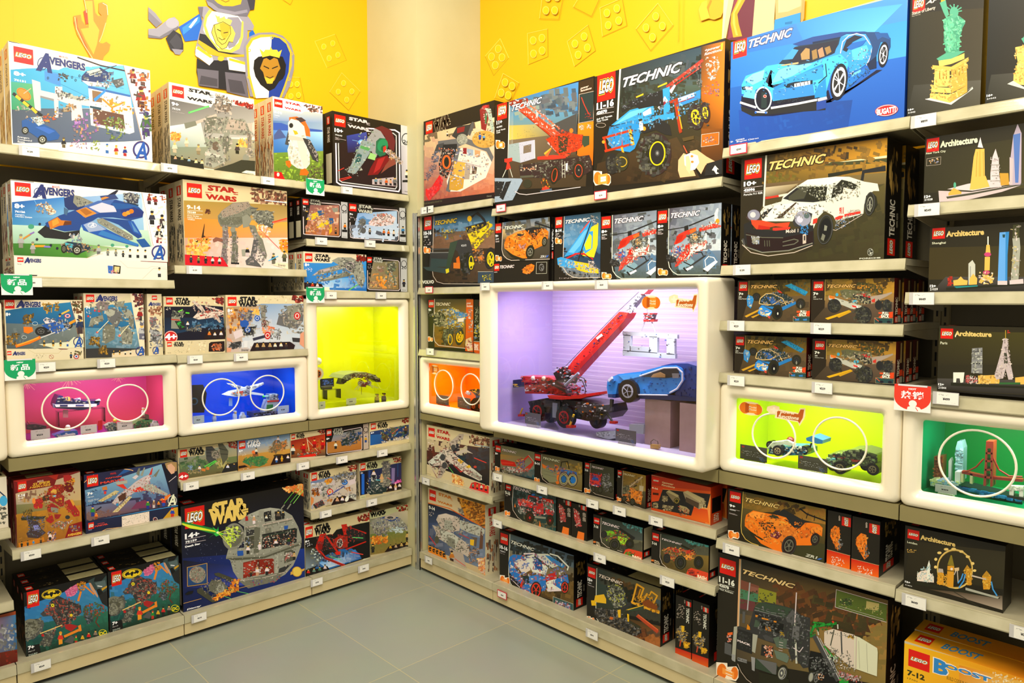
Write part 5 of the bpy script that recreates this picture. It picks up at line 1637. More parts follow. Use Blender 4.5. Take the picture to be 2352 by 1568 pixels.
carton('G','L',1.266,((678,103),(1355,108),(1362,582),(683,605)),0.09,'white topped toy box of a snow battle with turrets, above the blue case',"""g dccda0,e0d2aa,d4c69c,dacb9e 225,33 228,2 2,160 -228,8
s 3803,3256 60 8 230,37 183,0 0,20 -183,0
g a88050,a8b8c8,90a0b0,c8c0b8 227,71 106,-11 119,0 1,73
g b08858,c8b89c,b8c4d0,c8b0a0 227,71 220,-11 6,134 -225,7
g 7a9cc4,a8bcd0,c8d4dc,e0e0e0 327,60 123,0 3,107 -186,20
S 3822,2748,3805,2220 160 17 233,110 217,-10 2,87 -222,10
S 3714,4021,2114,0802 70 11 230,73 63,4 0,30 -53,40
S 3987,4038 40 9.3 300,77 20,0 0,16 -20,-3
S 4004,3682,3259 50 9.3 330,123 37,4 0,20 -30,0
p 2183 327,63 16,0 -3,47 -10,0
p 1365 290,80 12,0 -2,30 -8,0
S 0819,2985,2183 60 6 323,63 24,0 -4,47 -20,0
S 0819,2985,2183,0602 80 6.7 260,80 47,0 -7,33 -37,0
e 0602 317,102,8,8.7
o 3822 317,102,4.7,5.3,1.3
e 0602 280,118,13,11
p 0546 272,128 43,-3 -8,25 -30,2
e 0602 289,135,8.7,8.7
o 3822 289,135,5.3,5.3,1.3
S 0547,3275 50 6 300,120 17,3 -7,30 -57,7 7,-17
p 3532 247,143 25,-11 5,21 -24,10
e 1330 340,117,11,10
S 0547,2082,3275 50 6 328,108 25,2 -3,20 -18,0
e 3106 347,152,9.3,11
o 3821 347,152,6,6.7,2
S 0547,3275,2184 60 6 353,133 34,0 -4,30 -26,0
p 1638 380,93 20,-13 10,-13 33,-7 9,17 -2,33 -17,23 -33,-6 -27,-7
p 2183 403,67 37,-7 8,20 -15,30 -26,-3
S 0819,2729,1364,3258 170 6.7 373,80 40,-20 37,3 1,84 -31,-4 -20,-16
e 3106 433,95,9.3,11
o 3821 433,95,6,7.3,2
l 0820 8 337,155 -30,8
p 0819 243,173 27,-5 2,14 -25,10 -14,-5
S 2184,0546 40 4.7 233,170 39,0 -2,20 -33,2
p 3479 228,157 12,5 7,11 -17,-6
p 3479 228,187 15,1 -3,11 -12,1
p 0819 418,158 29,2 0,12 -27,-2
p 3479 442,147 11,-7 0,47 -13,-10
p 0529 295,199 13,-26 104,-3 15,10 -4,13
f 2966 317,194,22
f 2966 335,193,22
f 2966 354,193,22
f 3548 369,192,21
f 3548 386,191,21
f 1075 401,191,20
t 0545 Disney 271,191 292,198
LG 231,40 257,66
SW 0273 262,40 318,67
T 4095 8+ 231,75 245,84
t 4095 75241 232,86 247,92
S 2081,3122,0546 50 8 412,37 40,0 0,20 -32,-2""",'S','c',0.022)
carton('J','L',0.706,((75,335),(640,258),(640,535),(85,628)),0.1,'cream toy box showing a black twin-panel fighter over green woods, first of five small boxes',"""g ccb98c,c8b488,a8986c,c4b184 23,110 191,-25 1,95 -188,31
g 8a9080,98a090,a89868,5a6040 28,138 185,-48 0,50 -184,27
g 5a7050,6a7a48,6a6038,5c5434 29,160 184,-27 1,46 -183,29
S 1124,1925,0851 70 11 30,143 83,-10 0,40 -83,0
S 2727,3253,2164 50 11 140,143 47,-3 0,27 -44,3
p 3256 25,112 188,-26 0,14 -26,-7 -77,17 0,20 -82,9
s 3529,2983 30 6 113,97 67,-9 0,12 -67,10
LG 32,115 55,136
SW 0273 59,106 109,131
p 1092 113,104 20,-2 14,15 1,26 -16,24 -17,-24
p 1364 152,95 15,-2 18,24 -2,23 -15,20 -11,-40
l 0546 1.7 115,113 28,2
l 0546 1.7 116,123 31,0
l 0546 1.7 116,133 31,0
l 0546 1.7 157,110 23,5
l 0546 1.7 160,127 23,1
e 1637 144,128,13,14
o 2985 144,129,9.3,11,2
e 0819 144,130,4.7,5.3
S 0819,2712,1910 60 5.3 130,117 27,-4 3,30 -27,0
l 1492 2.7 110,167 33,-19
l 1492 2.7 115,172 32,-22
p 3187 100,172 13,1 -1,9 -12,-2
p 3187 115,168 10,0 -1,9 -9,0
f 3805,0566 94,183,22
s 2220,1656 30 6 57,163 15,-1 0,15 -15,1
s 2710,2165 40 6.7 57,180 43,-7 0,14 -42,3
l 2456 2 78,147 2,16
e 2183 79,149,4.7,5.3
p 0546 163,187 14,-27 36,-8 0,26
f 3550 183,178,21
f 0547,0546 203,175,21
e 3106 43,197,17,13
T 4095 4+ 30,192 56,204
t 0545 Disney 147,182 161,187
S 2081,3122,0546 40 7.3 183,90 30,-3 0,20 -23,0""",'S','k',0.028,back=1,blabels=['cream fighter box directly behind the first of the five small boxes'],group='fighter boxes below the blue case')
carton('J','L',0.706,((642,257),(1140,188),(1143,468),(645,540)),0.1,'sky blue and sand toy box with a green lizard beast, second of five small boxes',"""g 5a8ac0,7a9cb8,b88a40,c89a48 213,85 169,-23 0,95 -167,24
g 6a98c8,a0b0b0,c8a868,b8a078 215,100 166,-23 0,36 -165,20
g c08a38,d09a40,b07a30,a87430 216,133 165,-23 0,46 -166,23
S 3276,2220 30 13 283,80 94,-10 0,23 -90,7
LG 218,87 239,109
SW 3822,1401 243,82 287,105
T 4095 6+ 219,113 230,121
s 3821 14 2.7 219,123 21,-1 0,10 -20,1
p 0884 230,150 23,-13 40,-4 19,10 -12,17 -17,7 -36,-7 -17,-7
S 0595,1428,0884,2164 110 6.7 230,143 30,-10 50,7 0,13 -23,10 -34,0
p 2131 260,117 17,-2 3,18 -17,2
e 3699 266,121,7.3,5.3
f 3548 273,127,20
l 1637 3.3 257,160 -2,7
p 1892 312,113 21,-16 20,-7 4,17 -20,13 -20,2
p 3187 353,87 17,0 -7,20 -10,-4
S 1091,2710,3187,1620 120 6.7 310,110 23,-27 37,0 0,24 -33,16 -24,-1
f 3532,1365 342,90,20
e 1073 347,132,20,4.7
p 0529 318,162 12,-27 50,-11 1,29
f 3805,0874 337,153,18
f 3490,3201 354,150,18
f 3805 373,147,19
p 0529 217,165 20,-3 10,5 -30,6
s 3804 16 2.7 220,175 33,-5 -3,3 -30,4""",'K','k',0.028)
carton('J','L',0.706,((1142,190),(1475,148),(1478,410),(1145,465)),0.1,'toy box with red armoured toy guards on red and orange, third of five small boxes',"""g dccb9c,d0bf90,b8a87c,d0bf90 380,62 113,-14 1,89 -112,19
g 8a1c10,b02a14,c87028,b84018 382,85 110,-22 1,47 -110,10
g a0541c,b07030,3a3430,2a2620 383,113 110,-10 0,32 -110,17
p 3529 381,63 111,-14 0,8 -25,11 -37,0 -23,12 -25,4
LG 384,65 396,79
SW 0273 399,61 426,77
S 3105,3650,2064 140 6 413,90 20,-13 57,-4 2,37 -25,20 -54,3
l 3529 2.3 433,77 7,40
l 3240 2 433,80 34,37
f 3089,2065 423,123,33
f 3089,2065 457,107,30
f 3089,2065 483,110,30
f 3548 389,128,30
S 0546,1092,3275 60 5.3 400,127 67,-7 -7,17 -53,3
p 3361 403,135 57,-10 3,7 -30,8
p 3257 383,140 110,-8 0,5 -110,18
S 2081,3122,0546 30 6 468,52 24,-2 0,13 -19,0""",'S','k',0.028)
carton('J','L',0.706,((1478,150),(1885,88),(1887,338),(1480,390)),0.1,'small black toy box of a dark speeder over orange sand, fourth of five',"""g 1b1813,17140f,14110d,1a1712 492,49 138,-21 0,85 -137,18
p 2985 611,32 16,-3 1,81 -16,3
o 0546 619,50,8,8.7,1.7
t 0546 20 613,55 626,63
f 3218,0584 619,90,20
l 3532 2 550,53 53,-10 4,4 0,63 -3,4 -104,14 -4,-3 0,-35
g 7a8a98,8a8a80,b07838,b87a38 517,67 89,-20 0,65 -108,13
g b07030,c08038,a86828,b07430 498,90 108,-17 0,39 -108,13
p 0563 540,87 27,-20 6,-17 27,13 -3,17 -30,17 -24,5
p 0583 587,60 13,-5 8,8 -18,7
S 0546,1637,2712,0856 130 6 538,80 29,-27 40,4 -4,30 -36,13 -24,0
f 3548 524,110,23
LG 495,50 511,68
SW 2729,0546 515,45 549,67
T 4095 6+ 495,75 504,82""",'K','k',0.028)
carton('J','L',0.706,((1890,88),(2280,35),(2285,270),(1893,330)),0.1,'small cream and blue toy box of duelling toy fighters, last of five',"""g d8c89c,d4c498,c4b488,d0c094 629,28 132,-17 2,80 -132,20
s 3802,3240 30 6 693,27 47,-9 0,12 -47,7
g 1c3c70,24407c,1c3058,18305c 633,57 128,-24 1,44 -129,16
g 1a5ca0,2a60a0,1c3c70,1a5ca8 633,67 44,-4 10,34 -54,6
p 3529 630,29 130,-17 0,21 -50,4 -17,6 -20,4 -41,10
LG 635,31 651,48
SW 0273 655,26 689,45
T 4095 6+ 636,57 645,63
S 3805,2712,3275 80 7.3 665,90 32,-10 63,-13 1,20 -94,13
p 1074 667,57 20,10 3,20 -17,-4
p 1364 697,43 13,0 7,24 -17,6
p 3698 705,90 25,-7 -2,10 -20,2
l 3924 1.7 703,63 19,-16
l 1454 1.7 710,70 13,-13
S 0547,1619,0884,3240 120 6 663,53 37,-10 57,-6 3,33 -60,13 -30,4
f 1603 745,63,27
p 3529 633,100 129,-22 0,13 -130,19
t 0545 Disney 638,103 652,107
S 2081,3122,0546 30 6.7 732,15 28,-2 0,15 -23,0""",'S','k',0.028)
carton('L','L',0.439,((235,215),(728,118),(735,500),(248,605)),0.085,'cream edged toy box showing a snowy action battle, on the low corner shelf',"""g d8c89c,d0c092,bcac80,ccbc8e 77,70 166,-32 3,129 -164,36
s 3802,3240 40 7.3 153,60 54,-10 0,13 -50,10
g 6a80a8,8898b0,c8bca8,a89878 82,100 162,-37 1,97 -162,37
g b8b4b0,d8ccbc,c8b8a0,c8b498 83,110 161,-33 1,80 -161,36
S 3532,3258,2203,2438 120 11 83,110 160,-33 1,80 -159,36
p 3529 78,71 165,-32 0,26 -36,-5 -40,20 -84,21
LG 85,71 105,96
SW 0273 109,63 153,89
T 4095 7+ 85,105 96,113
s 3822 18 3 87,115 16,-2 0,15 -16,1
S 3730,4037,3169 50 8 130,97 27,-7 0,17 -24,3
S 0545,1586,3714 60 8.7 87,130 26,-7 0,27 -23,0
S 3805,3002,1638 70 8 107,107 26,-7 7,43 -27,4
S 0546,1365,3275 80 6.7 123,123 30,-13 0,37 -30,6
e 3105 151,137,11,11
o 3821 151,137,7.3,7.3,2.3
e 3764 151,137,3.3,3.3
e 0619 202,103,11,10
o 2238 202,103,6.7,6,2
S 0819,2984,2183,1365 150 6.7 160,80 40,-13 43,-4 0,37 -56,7 -20,-10
p 3532 213,97 27,-7 0,17 -23,8
l 1113 4 143,153 57,-36
S 0546,3805 30 4 170,123 20,-10 -3,14 -14,3
S 0546,3805 30 4 160,140 30,0 -3,7 -27,0
s 2659,3476 24 6.7 203,123 20,-3 0,13 -16,0
s 2659,3476 20 6.7 140,163 17,-1 0,10 -14,0
p 3275 213,147 29,-4 1,24 -26,-4
S 0546,2184 40 4.7 215,145 28,-2 0,17 -26,0
p 0819 90,182 33,-17 9,17 -32,15
S 2184,0546,3139 30 4.7 90,182 33,-17 9,17 -32,15
p 3460 83,153 10,7 -1,13 -9,14
p 0529 154,185 13,-25 33,-10 17,7 28,10 0,0
f 3223 176,180,27
f 3805 194,177,27
e 3821 210,162,6,10,25
t 0545 Disney 136,183 153,189
S 2081,3122,0546 40 7.3 210,43 33,-3 0,22 -26,1""",'S','c',0.03,'snowy action battle boxes in the corner',back=2,blabels=['snowy action battle box directly behind the front one in the corner', 'third snowy action battle box in its row'],gap=0.006)
carton('L','L',0.439,((760,110),(1205,35),(1215,385),(768,485)),0.085,'dark blue toy box of a grey tower and pink crystals, low corner shelf',"""g d4c498,ccbc90,b8a87c,c8b88a 252,35 151,-24 3,118 -151,34
s 3802,3240 30 6.7 320,27 50,-7 0,17 -47,3
g 1c2c54,242c58,3a2a50,141c38 255,63 148,-30 2,80 -148,34
p 0274 256,67 27,-4 4,80 -30,7
l 0620 10 267,77 0,66
l 0584 6 290,63 0,37
l 0583 3.3 390,37 0,46
p 3273 253,36 149,-24 0,20 -32,1 -40,20 -73,12
LG 258,38 276,60
SW 0273 279,31 319,55
T 4095 7+ 259,68 267,74
p 1638 337,30 20,-3 6,43 -30,7
p 2183 330,78 33,-6 2,45 -32,6
p 0836 293,97 40,-7 4,53 -44,4
p 0563 275,130 78,-13 -3,20 -57,11
p 2170 368,53 12,0 -2,54 -11,0
S 0547,2183,3258,1092 150 6 333,27 30,0 4,90 -34,6
S 0546,3548,1638 90 6 275,110 25,-43 33,10 0,63 -53,3
f 3805 305,88,30
f 0546 283,123,20
f 3495,3239 333,103,30
l 1758 2.3 313,95 15,1
l 3669 1.7 353,87 17,10
S 3674,3980,2872 50 8.7 377,110 23,-23 4,16 -1,10
p 0529 348,138 12,-25 44,-10 1,24
f 3805 364,133,23
f 3495,3805 382,130,23
f 3805 396,127,23
p 3273 257,152 20,-4 -2,10 -18,4
t 0545 Disney 261,153 273,159
S 2081,3122,0546 40 6.7 370,17 32,-4 0,17 -25,2""",'S','c',0.035)
carton('L','L',0.106,((180,770),(872,625),(876,1120),(192,1325)),0.12,'cream topped toy box showing a red folding-wing craft over a blue planet',"""g d8c89c,ccbc90,b8a87c,ccbc8e 59,255 233,-48 1,167 -230,69
s 3802,3240 70 8.7 153,233 94,-20 0,27 -87,27
g 14120f,0f1210,0c0f12,14120e 62,300 229,-60 1,127 -228,73
g 3a3820,1c1c18,2a3a58,8a9aa0 63,333 57,0 20,50 -75,30
S 3566,2182,1363 40 8 83,333 50,34 -6,16 -40,17
p 0618 97,408 36,-45 47,-23 47,-3 26,16 9,20 -75,24 -37,13
g 60a8e8,3a80c8,1c58a8,d8ecf8 110,387 130,-47 20,30 -120,37
S 3567,0602,1437 90 13 100,400 43,-40 70,-20 44,23 -70,34
p 3529 59,257 232,-49 0,34 -24,5 -87,16 -20,24 -13,0 -85,15
LG 63,263 90,295
SW 0273 95,249 153,287
T 4095 8+ 63,307 77,316
s 3822 20 3.3 64,318 26,-6 0,16 -25,5
p 3105 100,330 15,-43 22,-4 -4,30 -23,27
p 0546 130,297 7,-7 43,50 -3,20 -44,-23 -6,-20
l 3105 6.7 133,287 47,66
l 3105 8.7 103,333 30,37 67,27
p 2065 103,313 24,-3 -4,30 -13,3
p 0546 110,343 23,27 64,25 3,3 -40,-15 -33,-13
p 3105 190,253 20,-3 3,37 -13,3
l 3105 5.3 193,255 84,28
l 3105 4 277,313 -70,27
p 0546 213,260 60,23 4,27 -57,0 -13,-30
p 2593 160,307 27,-17 26,3 0,40 -26,7 -24,-13
e 3258 185,318,11,16,10
e 0819 185,318,8,13,10
l 3258 1.3 177,313 16,10
l 3258 1.3 187,305 -4,27
S 3378,2065,0546,1365 180 6 100,293 33,-6 54,0 26,-34 60,30 -60,50 -46,7 -54,7
l 1751 2.7 230,298 37,2
l 1751 2 147,363 43,14
l 3651 3 227,350 40,8
p 3361 167,350 20,-3 0,11 -14,2
p 0273 63,420 77,-22 12,17 -87,25
f 3105 74,433,25
f 1671 94,428,24
f 1141 114,423,24
f 3532 133,417,24
p 3547 258,382 12,-9 21,-3 0,3
t 0545 Disney 267,373 286,381
S 2081,3122,0529 50 8.7 245,223 46,-10 0,24 -38,3""",'S','c',0.035)
carton('L','L',0.106,((874,640),(1285,535),(1292,1020),(880,1080)),0.12,'cream topped toy box showing a round hovering gunship over a green plain, beside the pillar',"""g d4c498,c8b88a,b8a87c,c8b88a 289,210 140,-33 3,165 -141,28
s 3802,3240 40 8 347,200 36,-8 0,21 -33,7
g 8a8a70,a8a88a,8a8a50,8a8a68 292,233 137,-20 2,87 -139,0
g c8b89c,d8ccb0,b0a888,98a088 360,213 69,-13 1,53 -63,0
g 6a7a38,7a8440,a08038,8a7438 292,287 138,-14 1,64 -138,23
S 2196,1379,2709,3237 90 12 292,287 138,-14 1,60 -138,20
p 3273 291,214 137,-36 1,25 -46,5 -30,12 -62,13
SW 0273 292,195 348,223
p 2456 297,240 23,-13 40,-7 40,10 23,30 5,17 -28,-10 -40,-7 -40,10 -23,-10
p 0584 333,227 20,-5 40,5 4,10 -34,5
e 3258 363,228,20,8
e 1092 363,228,11,4.3
S 1092,2985,3548,0584 220 6.7 293,247 27,-17 80,0 28,33 -1,17 -67,-17 -7,27 -46,-3
S 3566,2747 40 8.7 360,263 47,-3 0,20 -40,3
S 0548,2183,3258 90 6 300,260 53,0 -6,37 -40,-4
S 4020,3714,3137 90 10 293,297 60,-4 0,24 -53,6
l 2181 1.7 300,323 2,27
f 0818 302,350,30
f 3238 423,307,27
p 0529 343,350 15,-20 72,-18 1,25
f 3218 364,344,21
f 3240 383,341,21
f 3238 403,337,23
f 3238 422,333,23
S 2081,3122,0529 40 8 383,187 46,-5 0,20 -39,3""",'S','c',0.045)
carton('K','L',0.106,((62,360),(1295,130),(1310,1085),(95,1435)),0.13,'very large black toy box showing a big grey ball-shaped space base and a green beam',"""g 16130f,14110d,0c1840,0c1638 20,118 413,-76 5,321 -408,117
g 16130f,14110d,121530,0e1430 21,120 411,-77 3,224 -407,33
g 0f1a50,16348c,122a70,0c1a48 28,293 407,-33 2,102 -405,116
g 14120f,1c2c70,3a4ab0,101c58 30,300 190,20 13,63 -202,10
g c86018,f8b040,c85010,3a1c10 367,57 64,-12 1,42 -49,-20
S 4056,4004,3681,3137 110 11 360,58 71,-13 0,32 -54,-7
s 2204,3278 50 1.7 33,187 127,46 0,84 -127,-17
LG 35,128 102,182
SW 3782,0528 115,97 247,172
T 4095 14+ 37,204 82,227
l 3805 1 37,231 68,-14
T 4095 75159 38,229 75,241
l 3805 1 37,245 68,-13
T 4095 Death_Star 37,243 87,255
p 0643 26,170 17,3 104,24 -4,16 -30,-6 -87,-25
p 3555 26,175 27,7 94,21 -1,4 -93,-14 -27,-13
p 0948 127,187 16,13 4,-13 1,16 19,10 -20,4 -7,3 -7,-7 -20,14 27,-20
e 3835 146,207,5.3,4
p 2456 213,173 34,-26 40,-17 33,-6 40,6 33,20 20,37 12,40 -2,26 -13,34 -13,30 -27,30 -43,23 -44,13 -36,-13 -30,-3 -20,-30 -10,-37 -14,-10 7,-27 53,-6 0,-70
p 2729 247,147 40,-17 33,-6 33,4 -20,12 -50,7 -30,13
p 0546 297,140 26,-7 2,34 -23,5
p 0546 335,137 22,-2 1,28 -21,4
p 0819 240,197 27,0 1,16 -28,7
p 1091 235,223 32,-6 0,40 -27,10
p 0546 293,213 117,-23 -2,50 -115,23
p 0835 297,218 108,-21 0,3 -108,22
p 1637 267,190 20,0 -4,83 -18,4
p 1910 303,193 20,-3 2,17 -20,3
p 2081 230,307 43,-10 59,-4 1,50 -50,4 -53,13
p 2610 233,310 34,-8 0,38 -34,10
p 1313 277,300 6,-2 4,45 -7,2
p 2729 337,277 10,-2 0,72 -10,1
p 1364 367,267 30,-4 0,37 -30,10
p 0819 350,327 43,-17 -26,27 -20,6
p 2183 173,287 127,-7 125,-47 0,10 -32,20 -93,25 -80,9 -47,-2
p 1364 173,293 127,-6 125,-46 0,6 -125,46 -100,7
l 2985 4 237,190 50,-7 106,-23
l 1364 2 237,195 50,-7 106,-23
p 2456 283,133 17,0 -7,57 -16,0
p 1910 213,367 70,-14 87,-16 -30,33 -57,13 -36,10
l 3258 2 213,368 87,-11 77,-20
e 2183 197,220,35,45,14
e 1637 200,218,28,37,14
e 2456 200,217,13,19,14
e 1092 201,217,8.7,13,14
S 3299,3831,2210 70 8.7 173,187 47,3 0,27 -33,40 -20,-17
l 3556 1.7 147,207 66,-20
l 3556 1.7 147,207 73,10
l 3556 1.7 148,210 52,30
l 3556 1.7 148,210 39,43
S 0818,3258,1910,3548 460 5.3 213,180 40,-30 67,-23 73,26 30,80 -16,60 -40,50 -84,37 -70,-13 -26,-67 -7,-27 53,-16
S 3548,0546,3205,2866 90 5.3 293,220 110,-20 0,47 -110,13
S 3548,0546,0891,3205 50 5.3 233,227 34,-7 0,57 -74,6
S 3548,3223,0546 30 6 247,320 80,-7 0,30 -80,10
f 3805,3223 277,350,30
f 3805 309,347,30
f 1074 256,353,20
f 3805 246,277,30
f 3805,3805 285,263,25
f 3805 339,253,27
f 0578,0820 382,247,27
f 1620 347,163,30
f 0546 363,160,27
f 3223,3805 266,177,27
f 3548 307,167,20
f 3239 400,297,27
S 2850,3548,2184 40 6.7 368,277 25,-4 0,24 -23,3
p 2594 237,153 8,-1 2,15 -10,1
p 0602 210,268 20,-1 0,16 -19,2
p 0602 366,185 14,-2 -2,12 -11,2
l 2183 4 357,127 10,-12
l 2183 4 377,128 11,-16
l 1716 1.7 367,110 40,-50
l 1716 1.7 387,107 36,-44
l 2534 1.7 397,110 33,-43
S 0874,1910,2850 40 6 253,370 100,-17 -3,17 -90,13
l 3221 1.7 31,443 59,-16
l 3221 1.7 213,393 40,-10
l 1734 1.7 173,395 97,20
l 1734 1.7 155,415 48,17
p 1091 133,343 14,-3 60,23 -20,7 -14,-7 -36,-13
p 1091 75,397 12,-7 50,40 6,7 -16,3 -50,-33
p 1637 113,383 10,-16 30,-4 24,24 -10,20 -27,6 -23,-13
e 2183 153,392,15,17
o 3002 154,393,11,12,2
S 0546,2183,1364,2985 160 5.3 77,393 36,-26 40,-14 54,14 -34,43 -40,27
S 3986,4037,3681,2097 160 9.3 200,363 17,-3 -4,40 -46,23 -37,10 3,-13 47,-27
o 3221 77,347,0.7,0.7,0.7
l 3220 2 43,323 66,-14 1,68 -66,9 -1,-63
p 0583 44,324 64,-14 1,65 -64,9
e 2183 77,347,28,28
S 1092,3258,2866,1637 130 4.7 50,333 27,-14 27,14 0,27 -27,13 -27,-13
p 0273 35,412 12,-9 18,-3 -5,10 -17,5
o 3219 409,337,17,17,2.7
e 3781 409,337,14,15
p 3492 388,338 9,-3 0,10 -10,3
p 3492 422,330 13,-4 -2,7 -10,5
i 4095 Disney 42,450 89,465""",'K','d',0.035,'very large black space base boxes',back=1,blabels=['very large black space base box right behind the front one on the base shelf'],gap=0.006)
carton('H','L',0.552,((160,455),(1010,340),(1040,1140),(212,1330)),0.075,'dark red toy box showing a big red walking robot suit over yellow grass',"""g 5a0e0c,7a1410,6a100c,4a0c0a 52,150 285,-38 11,269 -279,64
g c8a880,b8a488,c8a870,a89c84 65,207 272,-92 6,118 -275,20
g 7a7a50,b8944c,a87c38,6a6a38 68,253 275,-20 2,67 -275,0
g b0781c,c88a28,a8641c,8a5c1c 69,293 276,-40 2,127 -275,53
S 3475,2130,3202,1601 170 17 70,293 273,-26 2,83 -273,57
S 3257,3529 40 17 73,213 127,-26 0,46 -127,14
p 1809 55,153 190,-29 -18,49 -162,30
p 2593 55,153 190,-29 -8,26 -37,-17 -120,27
LG 73,159 112,194
t 3786 MARVEL 157,149 184,160
i 3491 SUPER 136,154 209,173
i 3491 HEROES 124,167 213,184
T 4095 7-14 74,208 104,221
t 4095 76104 75,223 97,230
t 3804 The_Hulkbuster|Smash-Up 75,232 100,241
p 2081 193,213 10,-26 24,-17 33,-3 13,13 -6,20 -20,13 -34,0
p 2594 200,190 27,-18 33,-2 -13,17 -34,10
p 3492 208,200 15,-13 14,3 0,17 -20,1
p 2338 197,227 16,-14 40,-6 17,10 -3,40 -14,5 -20,-15 -33,-17
p 1997 220,215 15,-3 2,8 -15,3
p 3218 230,230 27,-7 3,10 -23,7
p 2594 265,130 22,-3 13,6 0,24 -33,0
p 1553 273,157 24,6 13,24 -10,13 -17,0 -16,-10
p 3474 297,143 13,-3 5,17 -15,10
p 1074 167,230 20,-17 16,0 4,20 -27,7
p 2850 142,247 8,-17 23,-7 9,17 -5,27 -30,3 -7,-10
e 3715 142,237,7.3,13
p 2338 203,253 17,-6 27,16 -4,24 -43,-4 -3,-16
p 2183 213,263 34,4 -4,20 -30,-4
p 2594 270,240 20,-10 17,17 26,36 0,17 -23,3 -27,-30
p 3475 293,233 10,-3 10,20 -6,10
p 2594 207,300 13,-3 7,23 -14,12 -21,-12
p 2338 227,293 30,0 -10,17 -17,7
S 1041,3123,2081,3218 300 7.3 193,187 67,-20 50,-27 3,60 -40,33 60,54 -26,16 -47,-43 -20,53 -40,10 0,-63 -60,7 7,-34
p 0818 87,307 43,-7 57,3 0,10 -54,4 -43,1
p 1075 117,317 40,3 16,33 19,17 -32,23 -43,-3 -7,-17 17,-20
p 2188 138,340 22,-3 7,20 -24,5
S 0546,1364,2183,1642 150 6.7 88,300 99,0 0,70 -40,23 -30,-16 0,-57
S 0546,2691,1346 60 7.3 97,283 36,-16 0,33 -33,0
l 0819 4 147,308 43,-6
S 2183,3122,3548,0819 130 6.7 203,347 44,-27 60,-3 -27,20 -13,20 -34,-7
e 0819 283,305,10,8
S 0568,3805,3714,0546 80 7.3 197,363 36,-3 0,43 -33,4
f 3805,0546 210,400,33
p 2065 272,393 18,-55 53,-16 4,58
S 1625,3218,0805 50 8.7 293,343 44,-6 -4,23 -33,3
T 3764 AVENGERS 283,367 341,384
p 3185 77,413 106,-25 4,17 -107,32
f 0545 91,430,23
f 1091 116,425,22
f 0908,2183 140,421,22
f 1602 171,413,22""",'H','h',0.03,'red robot suit boxes',back=2,blabels=['dark red robot suit box directly behind the front one', 'third dark red robot suit box in its row'],gap=0.005)
carton('H','L',None,((1050,385),(2225,212),(2238,762),(1078,972)),0.08,'dark blue toy box of a white and red jet, standing on a flat box',"""g 1c2048,2a3a68,4a3c50,2a2a48 348,127 395,-58 4,186 -390,70
g 6a98b8,8ab8d0,5a78a0,5a80a8 355,187 322,-104 36,130 -353,27
p 0548 349,129 184,-29 -33,50 -47,17 -100,26
p 0548 349,129 68,-11 -64,55
l 3750 2.7 353,160 17,-17 23,-15
l 3767 3.3 520,103 27,4 10,3
p 0601 520,105 27,5 -47,20 -17,10
S 1129,0855,1674 120 13 357,207 60,-20 26,26 24,20 -104,20
S 1352,1624,1112,0839 150 17 567,187 100,-30 43,23 0,53 -123,7
g 6a7a98,6a6088,6a4a58,7a5a50 360,260 207,-27 16,44 -220,40
S 2132,1603,2677 90 12 363,287 54,-14 123,10 -107,20 -66,14
p 1845 547,273 26,-30 34,-10 26,20 0,10
l 0566 2 677,83 40,130
LG 363,133 412,172
t 3378 MARVEL 462,117 487,127
T 3394 CAPTAIN 442,133 508,144
T 3395 MARVEL 421,144 526,164
T 4095 7+ 366,200 388,214
t 4095 76127 367,217 393,224
t 3822 Captain_Marvel|and_The_Skrull|Attack 368,227 413,241
p 3259 467,247 26,-34 40,-26 34,-30 33,-20 23,-10 10,13 -13,27 -53,33 -47,27 -27,30
p 2729 583,187 34,-20 16,0 70,40 -6,10 -37,-14 -50,-10
p 3378 547,193 40,-16 26,16 -46,7
p 3378 487,170 26,-7 20,24 -13,0
p 2729 480,160 53,-10 0,13 -40,7
p 1910 570,123 10,-23 7,0 -4,33
p 2456 587,130 16,-33 5,1 -11,35
p 3122 623,130 14,-32 3,2 -5,27
p 1910 643,130 24,-27 1,4 -15,30
p 3532 553,140 17,-12 10,5 -13,14
p 3532 605,150 18,-17 10,7 -20,17
p 3256 408,238 75,-45 17,4 -70,43
p 3529 470,285 70,-68 13,3 -60,63
S 1092,3548,2729,3378 260 6 467,247 33,-40 87,-60 66,-20 -20,33 70,50 -43,-3 -93,-7 -67,60
S 3219,3801,2165 60 5.3 410,238 83,-41 0,10 -60,31
S 3219,3801,2165 60 5.3 472,285 68,-65 10,3 -53,57
p 1330 493,220 20,-13 14,-7 0,27 -27,13
e 0907 491,252,6,6
f 0586,3378 440,207,30
p 3187 427,180 20,-5 3,15 -20,3
f 0899,0568 388,300,43
l 0547 5.3 403,277 20,-14
f 3698,2114 403,313,30
p 3698 667,233 20,-13 26,-13 0,13 -26,20
f 0899,0568 619,270,37
f 2149,3259 644,265,32
f 3442 664,262,27
f 3122,0586 685,258,37
p 0274 677,83 65,-12 4,183 -46,6 17,-47
p 2693 690,80 23,-8 28,3 1,35 -25,10 -20,-20
p 3496 700,87 17,-7 16,17 -3,23 -13,5 -14,-18
p 0547 707,160 35,-40 2,87 -27,6
l 3805 2 707,157 30,-24
o 3548 721,235,19,21,3
i 3820 A 703,210 735,257""",'B','k',0.03)
